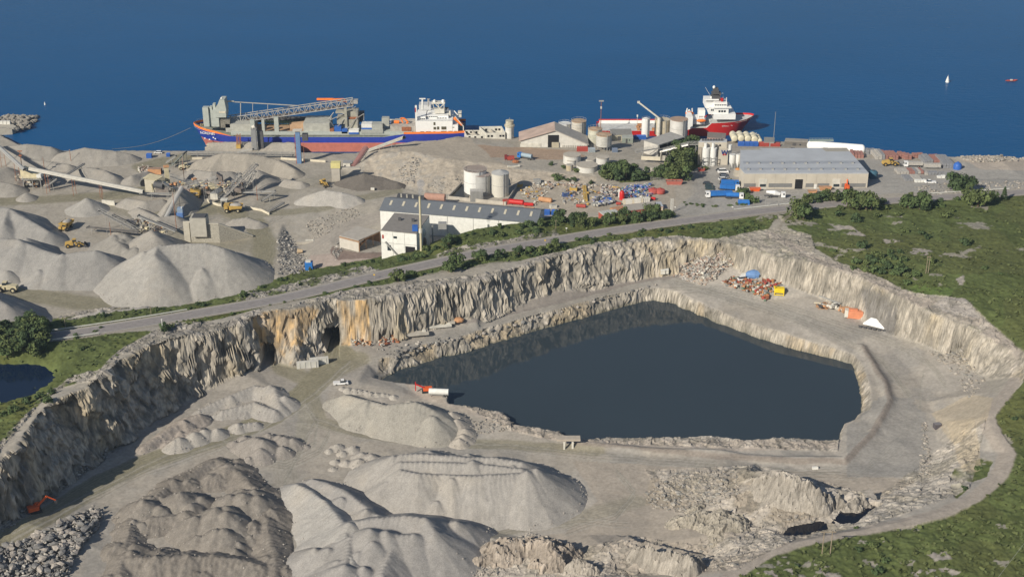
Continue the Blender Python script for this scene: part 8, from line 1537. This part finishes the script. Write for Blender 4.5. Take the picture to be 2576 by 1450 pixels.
# ------------------------------------------------------------ trees, bushes, fences, poles
def leaf_mat(name, c):
    m = mat(name, c, .85, 0, .35, .5, 0, False, .2); return m
LM = [leaf_mat('leaf_mid', (.084,.120,.046)), leaf_mat('leaf_dark', (.058,.088,.038)), leaf_mat('leaf_olive', (.098,.125,.046))]
def crown_mesh(seed, rx, rz, n, size, blobs):
    r = random.Random(seed); V = []; F = []; bl = [((r.uniform(-.6,.6)*rx, r.uniform(-.6,.6)*rx, r.uniform(.25,1.0)*rz*1.3), r.uniform(.35,.65)*rx) for _ in range(blobs)]
    for k in range(n):
        c, br = r.choice(bl); th, ph = r.random() * 6.283, math.acos(r.uniform(-.6, 1)); q = br * r.uniform(.55, 1.1) 
        p = Vector((c[0] + q * math.sin(ph) * math.cos(th), c[1] + q * math.sin(ph) * math.sin(th), c[2] + q * math.cos(ph) * .85)); p.z = max(p.z, .1)
        s = size * r.uniform(.6, 1.4); nrm = (p - Vector(c)).normalized() + Vector((r.uniform(-.6,.6), r.uniform(-.6,.6), r.uniform(-.2,.8))); nrm.normalize(); u = nrm.orthogonal().normalized(); u.rotate(Matrix.Rotation(r.random() * 6.28, 3, nrm)); v = nrm.cross(u); b = len(V)
        V += [p + u * s, p + v * s * .8, p - u * s * .9, p - v * s * .7]; F.append((b, b+1, b+2, b+3))
    me = bpy.data.meshes.new('crown'); me.from_pydata([tuple(p) for p in V], [], F); me.update(); return me
def conifer_mesh(seed, h, w, n):
    r = random.Random(seed); V = []; F = []
    for k in range(n):
        z = h * r.uniform(.12, 1) ; rad = w * (1 - z / h) * r.uniform(.4, 1.15) + .15; th = r.random() * 6.283; p = Vector((rad * math.cos(th), rad * math.sin(th), z)); s = r.uniform(.25, .6); b = len(V); o = Vector((math.cos(th), math.sin(th), -.3)) * s; t_ = Vector((-math.sin(th), math.cos(th), 0)) * s * .8
        V += [p + o, p + t_, p - o * .8, p - t_]; F.append((b, b+1, b+2, b+3))
    me = bpy.data.meshes.new('crown'); me.from_pydata([tuple(p) for p in V], [], F); me.update(); return me
TRK_M = mat('bark', (.12,.09,.06), .9)
mt = MB(); mt.tube((0,0,-.4), (.05,0,1.6), .22, .12, 6); mt.beam((0,0,1.1), (.8,.2,2.2), .1); mt.beam((0,0,1.3), (-.7,-.3,2.4), .1); mt.beam((0,0,1.2), (.1,.7,2.3), .08)
trunk_me = bpy.data.meshes.new('trunk'); trunk_me.from_pydata(mt.v, [], mt.f); trunk_me.materials.append(TRK_M)
CR = []
for k in range(9):
    me = crown_mesh(k, 2.0, 2.4, 520, .30, 9); me.materials.append(LM[k % 3]); CR.append(me)
BU = []
for k in range(8):
    me = crown_mesh(100 + k, 1.3, .9, 230, .26, 6); me.name = 'bush'; me.materials.append(LM[k % 3]); BU.append(me)
CF = []
for k in range(3):
    me = conifer_mesh(k, 7, 2.0, 520); me.materials.append(LM[1]); CF.append(me)
ntree = 0
def tree(px, s, label, group, kind='leafy', pt=None):
    global ntree
    g = pt or G(*px); t = thing({'leafy': 'leafy_tree', 'pine': 'pine_tree'}[kind], label, 'tree', (g.x, g.y, g.z - .1), random.random() * 6.28, group); t.scale = (s * random.uniform(.85,1.15), s * random.uniform(.85,1.15), s * random.uniform(.85, 1.15))
    link_mesh('trunk', trunk_me, None, t); link_mesh('crown', random.choice(CR if kind == 'leafy' else CF), None, t); ntree += 1
def bush(px, s, label, group, pt=None):
    g = pt or G(*px); o = link_mesh('bush', random.choice(BU), None, None, (g.x, g.y, g.z - .15), random.random() * 6.28); o.scale = (s * random.uniform(.8,1.3), s * random.uniform(.8,1.3), s * random.uniform(.7,1.2)); tag(o, label, 'bush', group)
# named single trees
tree(ZG(1690, 1025), 2.3, 'tall leafy tree alone on the strip below the road, casting a shadow', None); tree(ZG(1650, 1040), 1.5, 'smaller tree leaning against the tall one below the road', None); tree(ZG(1185, 1130), 1.7, 'dark round tree on the lower road verge left of the tall one', None)
bush(ZF(1490, 995), 1.9, 'round bush beside the white post at the lay-by', None)
for i, (x, y, s) in enumerate(((1030,960,2.0),(1090,930,2.2),(1150,960,2.2),(1200,930,2.1),(1250,980,2.4),(1310,960,2.2),(1400,990,2.0),(1070,990,1.8),(1180,1000,2.0),(1350,1000,1.6))): tree(ZD(x, y + 12), s, 'leafy tree in the clump right of the round basins', 'trees right of the basins')
for i, (x, y, s) in enumerate(((1750,900,2.4),(1800,850,2.8),(1770,780,2.8),(1840,760,2.8),(1800,720,2.4),(1880,700,2.2),(1830,920,2.6),(1860,860,2.6),(1900,800,2.2),(1700,960,2.2),(1640,970,2.0),(1590,960,1.9),(1780,990,2.6),(1840,990,2.4),(1720,1000,2.0),(1930,660,1.9),(1550,990,1.5),(1880,640,1.8),(1960,620,1.5))): tree(ZD(x, y + 12), s, 'dense green tree in the long belt left of the batching plant', 'tree belt left of the batching plant')
for i, (x, y, s) in enumerate(((480,850,.9),(610,880,.9),(530,970,1.2),(570,1000,1.2),(650,1010,1.0),(720,1010,.9),(740,920,.9),(900,1040,.8))): bush(ZD(x, y), s * 1.5, 'small bush at the foot of the knoll near the basins', 'bushes near the basins')
for i, (x, y, s) in enumerate(((90,560,1.0),(110,590,1.1),(140,610,1.2),(160,640,1.2),(190,650,1.1),(220,690,1.5),(250,700,1.4),(60,530,.9),(180,620,1.3))): bush(ZE(x, y + 10), s * 1.4, 'green bush in the strip between the blue trucks and the warehouse', 'bushes beside the blue trucks')
bush(ZT(440,1200), 1.6, 'olive bush in front of the left white silo', None)
RG = 'roadside trees at the right, clump'
for x, y, s in ((720,715,1.4),(760,700,1.4),(800,700,1.7),(850,690,1.7),(900,685,1.8),(950,690,1.6),(990,685,1.4),(1060,740,2.2),(1110,760,2.6),(1160,770,2.4),(1220,770,2.6),(1260,770,2.4),(1230,720,1.8),(1090,700,1.8),(1560,710,2.0),(1620,740,2.4),(1680,760,2.4),(1580,750,2.2),(2110,720,2.2),(2180,740,2.5),(2240,730,2.3),(2090,690,2.0),(2290,700,1.5)): tree(ZE(x, y + 8), s, 'leafy tree beside the main road, ' + ('in the low row below the warehouse' if x < 1000 else 'in the big clump right of the mixer yard' if x < 1400 else 'in the middle clump right of the warehouse' if x < 2000 else 'in the last clump near the right edge'), RG + (' a' if x < 1000 else ' b' if x < 1400 else ' c' if x < 2000 else ' d'))
for x, y, s in ((1720,770,1.3),(1700,720,1.0),(1745,750,1.1),(2400,680,1.0)): tree(ZE(x, y + 8), s, 'pine tree with layered branches beside the main road', 'pines beside the main road', 'pine')
for x, y, s in ((620,830,2.3),(680,845,2.5),(650,800,2.0),(710,800,1.7)): tree(ZE(x, y + 8), s, 'dark bushy tree on the moor corner below the road', 'trees on the moor corner')
for x, y, s in ((1980,590,2.3),(2040,600,2.6),(2080,600,2.4),(2010,560,2.0)): tree(ZE(x, y + 14), s, 'round tree on the far side of the road above the guardrail', 'trees beyond the guardrail')
for x, y, s in ((980,830,1.3),(1120,870,1.5),(1310,840,1.2),(1370,770,1.4),(1490,820,1.3),(1840,750,1.4),(1850,700,1.0),(1900,830,1.5),(1960,790,1.0),(2000,690,1.1),(1000,770,1.0),(1360,720,1.2)): bush(ZE(x, y), s * 1.4, 'dark bush on the moor near the road', 'bushes on the upper moor')
for x, y, s in ((1520,385,1.5),(1800,280,1.3),(1910,300,1.4),(1940,325,1.2),(2190,365,1.6),(2215,350,1.3),(1330,410,.9),(1580,470,1.8),(1620,450,1.6),(1550,490,1.4),(1540,540,1.5),(1600,540,1.6),(1660,490,1.5),(1690,520,1.5),(1720,460,1.2),(1740,560,1.5),(1760,510,1.4),(1780,550,1.5),(1790,470,1.1),(1820,570,1.3),(1870,570,1.2),(1700,420,1.1),(1760,415,1.0),(1480,490,1.3),(1640,560,1.3),(1810,620,1.1),(1460,520,.9),(2320,520,.8),(2420,560,.8),(1980,485,1.3)): bush(ZJ(x, y), s * 1.35, 'dark juniper bush on the open moor above the quarry wall', 'bushes on the open moor')
for x, y, s in ((1580,1230,.9),(1670,1210,1.1),(1640,1200,.8),(1700,1260,.8),(1740,1300,.8),(1690,1370,1.2),(2300,740,.8),(2220,860,.8),(1200,1330,.5),(2520,440,.7),(1560,1100,.5)): bush(ZM(x, y), s * 1.3, 'small dark bush on the moor at the lower right', 'bushes on the lower moor')
# dark wood above the tarn
for k in range(46):
    x, y = random.uniform(-60, 142), random.uniform(828, 900)
    if y > 900 - max(0, x - 90) * .9: continue
    tree((x, y), random.uniform(1.3, 2.1), 'dark leafy tree in the small wood above the tarn', 'small wood above the tarn')
for k in range(14):
    x = random.uniform(0, 330); y = 965 - x * .38 + random.uniform(-25, 40)
    if x < 165: continue
    bush((x, y - 25), random.uniform(.6, 1.2), 'low green bush on the slope between tarn and cliff', 'bushes between tarn and cliff')
for x, y, s in ((70,1015,1.4),(100,1000,1.2),(35,1035,1.2),(130,990,1.0),(120,1010,1.1),(10,1045,1.2)): bush((x, y), s * 1.3, 'bush on the near bank of the tarn', 'bushes on the tarn bank')
# shrubs along the bank crest and along the quarry side of the road, one by one where they show
def along(line, n, jit, smin, smax, label, group, treep=0):
    d = [0]
    for a, b in zip(line[:-1], line[1:]): d.append(d[-1] + math.dist(a[:2], b[:2]))
    for k in range(n):
        s = random.random() * d[-1]; i = max(j for j in range(len(d)) if d[j] <= s); i = min(i, len(line) - 2); u = (s - d[i]) / (d[i+1] - d[i]); x = line[i][0] + (line[i+1][0] - line[i][0]) * u; y = line[i][1] + (line[i+1][1] - line[i][1]) * u + random.uniform(-jit, jit)
        if random.random() < treep: tree((x, y), random.uniform(smin, smax), label.replace('shrub', 'young tree'), group + ', young trees')
        else: bush((x, y), random.uniform(smin, smax), label, group)
along([(600,745),(700,712),(780,685),(880,668),(960,658)], 18, 6, .6, 1.3, 'shrub on the bank between the road and the gravel yard', 'shrubs between road and yard')
along([(1000,650),(1060,640),(1110,622),(1200,590),(1300,578),(1370,570)], 44, 10, .7, 1.6, 'shrub on the bank below the long white hall', 'shrubs below the long hall', .1)
along([(1360,562),(1420,560),(1500,562),(1600,552),(1680,545)], 84, 9, .9, 1.7, 'shrub in the thick hedge below the red barracks', 'hedge below the barracks', .3)
along([(0,818),(130,812),(240,800),(330,790),(480,775),(600,748)], 18, 6, .5, 1.1, 'shrub on the verge between the gravel yard and the road', 'shrubs on the far verge')
along([(430,815),(600,790),(720,762),(830,738)], 10, 5, .4, .8, 'low shrub on the quarry-side verge', 'low shrubs on the quarry-side verge')
along([(860,728),(1000,700),(1100,682),(1180,672)], 16, 5, .7, 1.3, 'shrub between the road and the quarry edge', 'shrubs between road and quarry edge')
along([(1200,655),(1280,645),(1360,632),(1420,622)], 46, 9, .8, 1.5, 'bushy shrub on the strip above the long rock wall', 'shrubs above the long rock wall', .12)
along([(1450,612),(1600,592),(1740,582),(1850,575),(1940,560)], 46, 11, .6, 1.2, 'green shrub on the wide strip above the quarry corner', 'shrubs above the quarry corner')
along([(1720,512),(1780,520),(1850,518),(1900,510)], 20, 3, .5, .9, 'small shrub on the strip between yard and road junction', 'shrubs at the junction')
# ground cover
def tufts(name, polys, n, smin, smax, m, seed=3):
    r = random.Random(seed); V = []; F = []
    for pl in polys:
        xs = [p[0] for p in pl]; ys = [p[1] for p in pl]; k = 0
        X = np.array([r.uniform(min(xs), max(xs)) for _ in range(n * 3)]); Y = np.array([r.uniform(min(ys), max(ys)) for _ in range(n * 3)]); ok = inpoly(X, Y, pl) & (fbm(X * 1.0, Y * 2.2, 30, 3, seed) > -.25)
        for x, y in list(zip(X[ok], Y[ok]))[:n]:
            g = G(x, y)
            if float(distline(np.array([g.x]), np.array([g.y]), rc)[0]) < 5.2 or float(distline(np.array([g.x]), np.array([g.y]), trk)[0]) < 3.4: continue
            s = r.uniform(smin, smax)
            for q in range(3):
                a = r.random() * 6.28; b = len(V); c = g + Vector((r.uniform(-s, s), r.uniform(-s, s), s * .35)); u = Vector((math.cos(a), math.sin(a), r.uniform(-.3, .5))) * s; v = Vector((-math.sin(a), math.cos(a), r.uniform(0, .9))) * s * .8; V += [c + u, c + v, c - u, c - v]; F.append((b, b+1, b+2, b+3))
    me = bpy.data.meshes.new(name); me.from_pydata([tuple(p) for p in V], [], F); me.update(); tag(link_mesh(name, me, m), kind='stuff')
tufts('heath', [gp[3]], 5200, .35, .9, leaf_mat('heath_leaf', (.100,.118,.045)), 4)
tufts('undergrowth', [gp[1]], 1500, .4, .9, LM[2], 5)
tufts('grass', [gp[0], gp[2]], 2600, .3, .7, leaf_mat('verge_leaf', (.098,.126,.044)), 6)
# poles, fences, guardrails
def hpole(label, px, ytop, w=3.0, h=None):
    q = G(*px); hh = top_z(q, ytop) - q.z; t = thing('power_pole', label, 'power pole', q); 
    for s in (-1, 1): MB().tube((s*w/2,0,-.4), (s*w/2,0,hh), .17, .12, 6).obj('pole', WOODP, t)
    MB().beam((-w*.95,0,hh-.3), (w*.95,0,hh-.3), .22).obj('crossarm', WOODP, t)
    return t, hh
hpole('twin-pole power line support on the moor with long shadow', ZM(1378,1255), ZM(0,1115)[1], 2.6); hpole('narrow power line pole standing on the open moor above the wall', ZJ(1942,550), ZJ(0,438)[1], 1.0)
for lb, x, y0, y1 in (('thin telegraph pole on the verge left of the road start',598,880,985),('thin telegraph pole beside the far verge bushes',1375,780,860)): q = G(*ZF(x, y1)); t = thing('telegraph_pole', lb, 'pole', q); hh = top_z(q, ZF(0, y0)[1]) - q.z; MB().tube((0,0,-.3), (0,0,hh), .13, .1, 6).obj('shaft', WOODP, t); MB().beam((-.7,0,hh-.3), (.7,0,hh-.3), .12).obj('crossarm', WOODP, t)
q = G(*ZF(1480, 1005)); t = thing('white_post', 'white lamp post at the lay-by above the cliff', 'post', q); hh = top_z(q, ZF(0, 898)[1]) - q.z; MB().tube((0,0,-.3), (0,0,hh), .16, .12, 6).obj('shaft', WHITE, t); MB().box((0,0,hh), (.5,.3,.3)).obj('lamp', WHITE, t)
for lb, x, y0, y1 in (('telegraph pole in front of the white wall of the hall',532,640,728),('telegraph pole in the hedge below the red barracks',1150,560,660),('telegraph pole right of the hedge',1655,520,590)): q = G(*ZH(x, y1)); t = thing('telegraph_pole', lb, 'pole', q); hh = top_z(q, ZH(0, y0)[1]) - q.z; MB().tube((0,0,-.3), (0,0,hh), .13, .1, 6).obj('shaft', WOODP, t); MB().beam((-.7,0,hh-.3), (.7,0,hh-.3), .12).obj('crossarm', WOODP, t)
for lb, x in (('left of the three white flagpoles at the junction',1705),('middle one of the three white flagpoles at the junction',1716),('right of the three white flagpoles at the junction',1728)): q = G(*ZH(x, 545)); t = thing('flagpole', lb, 'flagpole', q); hh = top_z(q, ZH(0, 425)[1]) - q.z; MB().tube((0,0,-.3), (0,0,hh), .14, .1, 6).obj('shaft', WHITE, t); MB().ell((0,0,hh), (.2,.2,.2), 6, 4).obj('finial', WHITE, t)
for lb, x, y, Z, c in (('white road sign at the verge of the junction',1748,548,ZH,WHITE),('small white sign in the hedge',1538,615,ZH,WHITE),('white sign on a post left of the hedge',640,765,ZH,WHITE),('small yellow sign beside the road above the quarry wall',422,890,ZH,YEL),('white sign at the roadside right of the junction',2335,545,ZH,WHITE),('tiny yellow marker on the lower verge',970,1105,ZG,YEL)): q = G(*Z(x, y)); t = thing('road_sign', lb, 'sign', q); MB().beam((0,0,-.2), (0,0,2.2), .1).obj('post', GREYM, t); MB().box((0,-.08,2.2), (.8,.06,.6)).obj('board', c, t)
def guardrail(label, i0, i1, side, ds=4.5):
    ln = offset_line(RCL, side)[i0:i1]; t = thing('guardrail', label, 'guardrail', ln[0]); O = Vector(ln[0]); mb = MB()
    for a, b in zip(ln[:-1], ln[1:]): mb.beam(Vector(a) - O + Vector((0,0,.75)), Vector(b) - O + Vector((0,0,.75)), .14, .42)
    mb.obj('rail', M_('rail_zinc', (.60,.60,.57), .5), t); me = None
    for a in ln: 
        if me is None: o = MB().box((0,0,.35), (.16,.16,.9)).obj('post', GREYM, t); me = o.data; o.location = Vector(a) - O
        else: link_mesh('post', me, None, t, Vector(a) - O)
def ri(x):     # index on the road line nearest a frame column
    return min(range(len(RCL)), key=lambda i: abs(float(pix(np.array(RCL[i][0]), np.array(RCL[i][1]), np.array(RCL[i][2]))[0]) - x))
guardrail('long steel guardrail on the far side of the road at the left', ri(115), ri(512), 4.6); guardrail('short steel guardrail on the near side of the road at the left', ri(150), ri(300), -4.6)
guardrail('steel guardrail on the far side of the road by the warehouse', ri(1850), ri(2119), 4.6); guardrail('steel guardrail on the far side of the road at the right edge', ri(2340), ri(2576), 4.6)
mb = MB(); pr = None; t = thing('wire_fence', 'grey mesh fence with posts left of the two dull red skips', 'fence', G(*ZD(1500, 1010))); O = t.location
a, b = G(*ZD(1500, 1010)), G(*ZD(1675, 1030)); n = 12
for i in range(n + 1): p = a + (b - a) * i / n - O; MB().beam(p, p + Vector((0,0,2.2)), .12).obj('post', GALV, t)
for z in (.5, 1.2, 2.1): mb.beam(a - O + Vector((0,0,z)), b - O + Vector((0,0,z)), .08)
mb.obj('mesh_wire', GALV, t)
for lb, x in (('left white gate post of the yard fence', 356), ('tall grey lamp post in the mixer yard', 462)): q = G(*ZE(x, 745)); t = thing('lamp_post', lb, 'post', q); MB().tube((0,0,-.3), (0,0,5.5), .14, .1, 6).obj('shaft', GREYM, t); MB().box((.4,0,5.4), (1,.25,.15)).obj('lamp', OFFW, t)
# power line over the moor corner
mb = MB(); a = P(*ZM(2576, 1190), 24); b = P(*ZM(2420, 1393), 20); mb.beam(a, b, .06); o = mb.obj('power_line', GREYM); tag(o, 'thin power line wire crossing the lower right corner', 'wire')
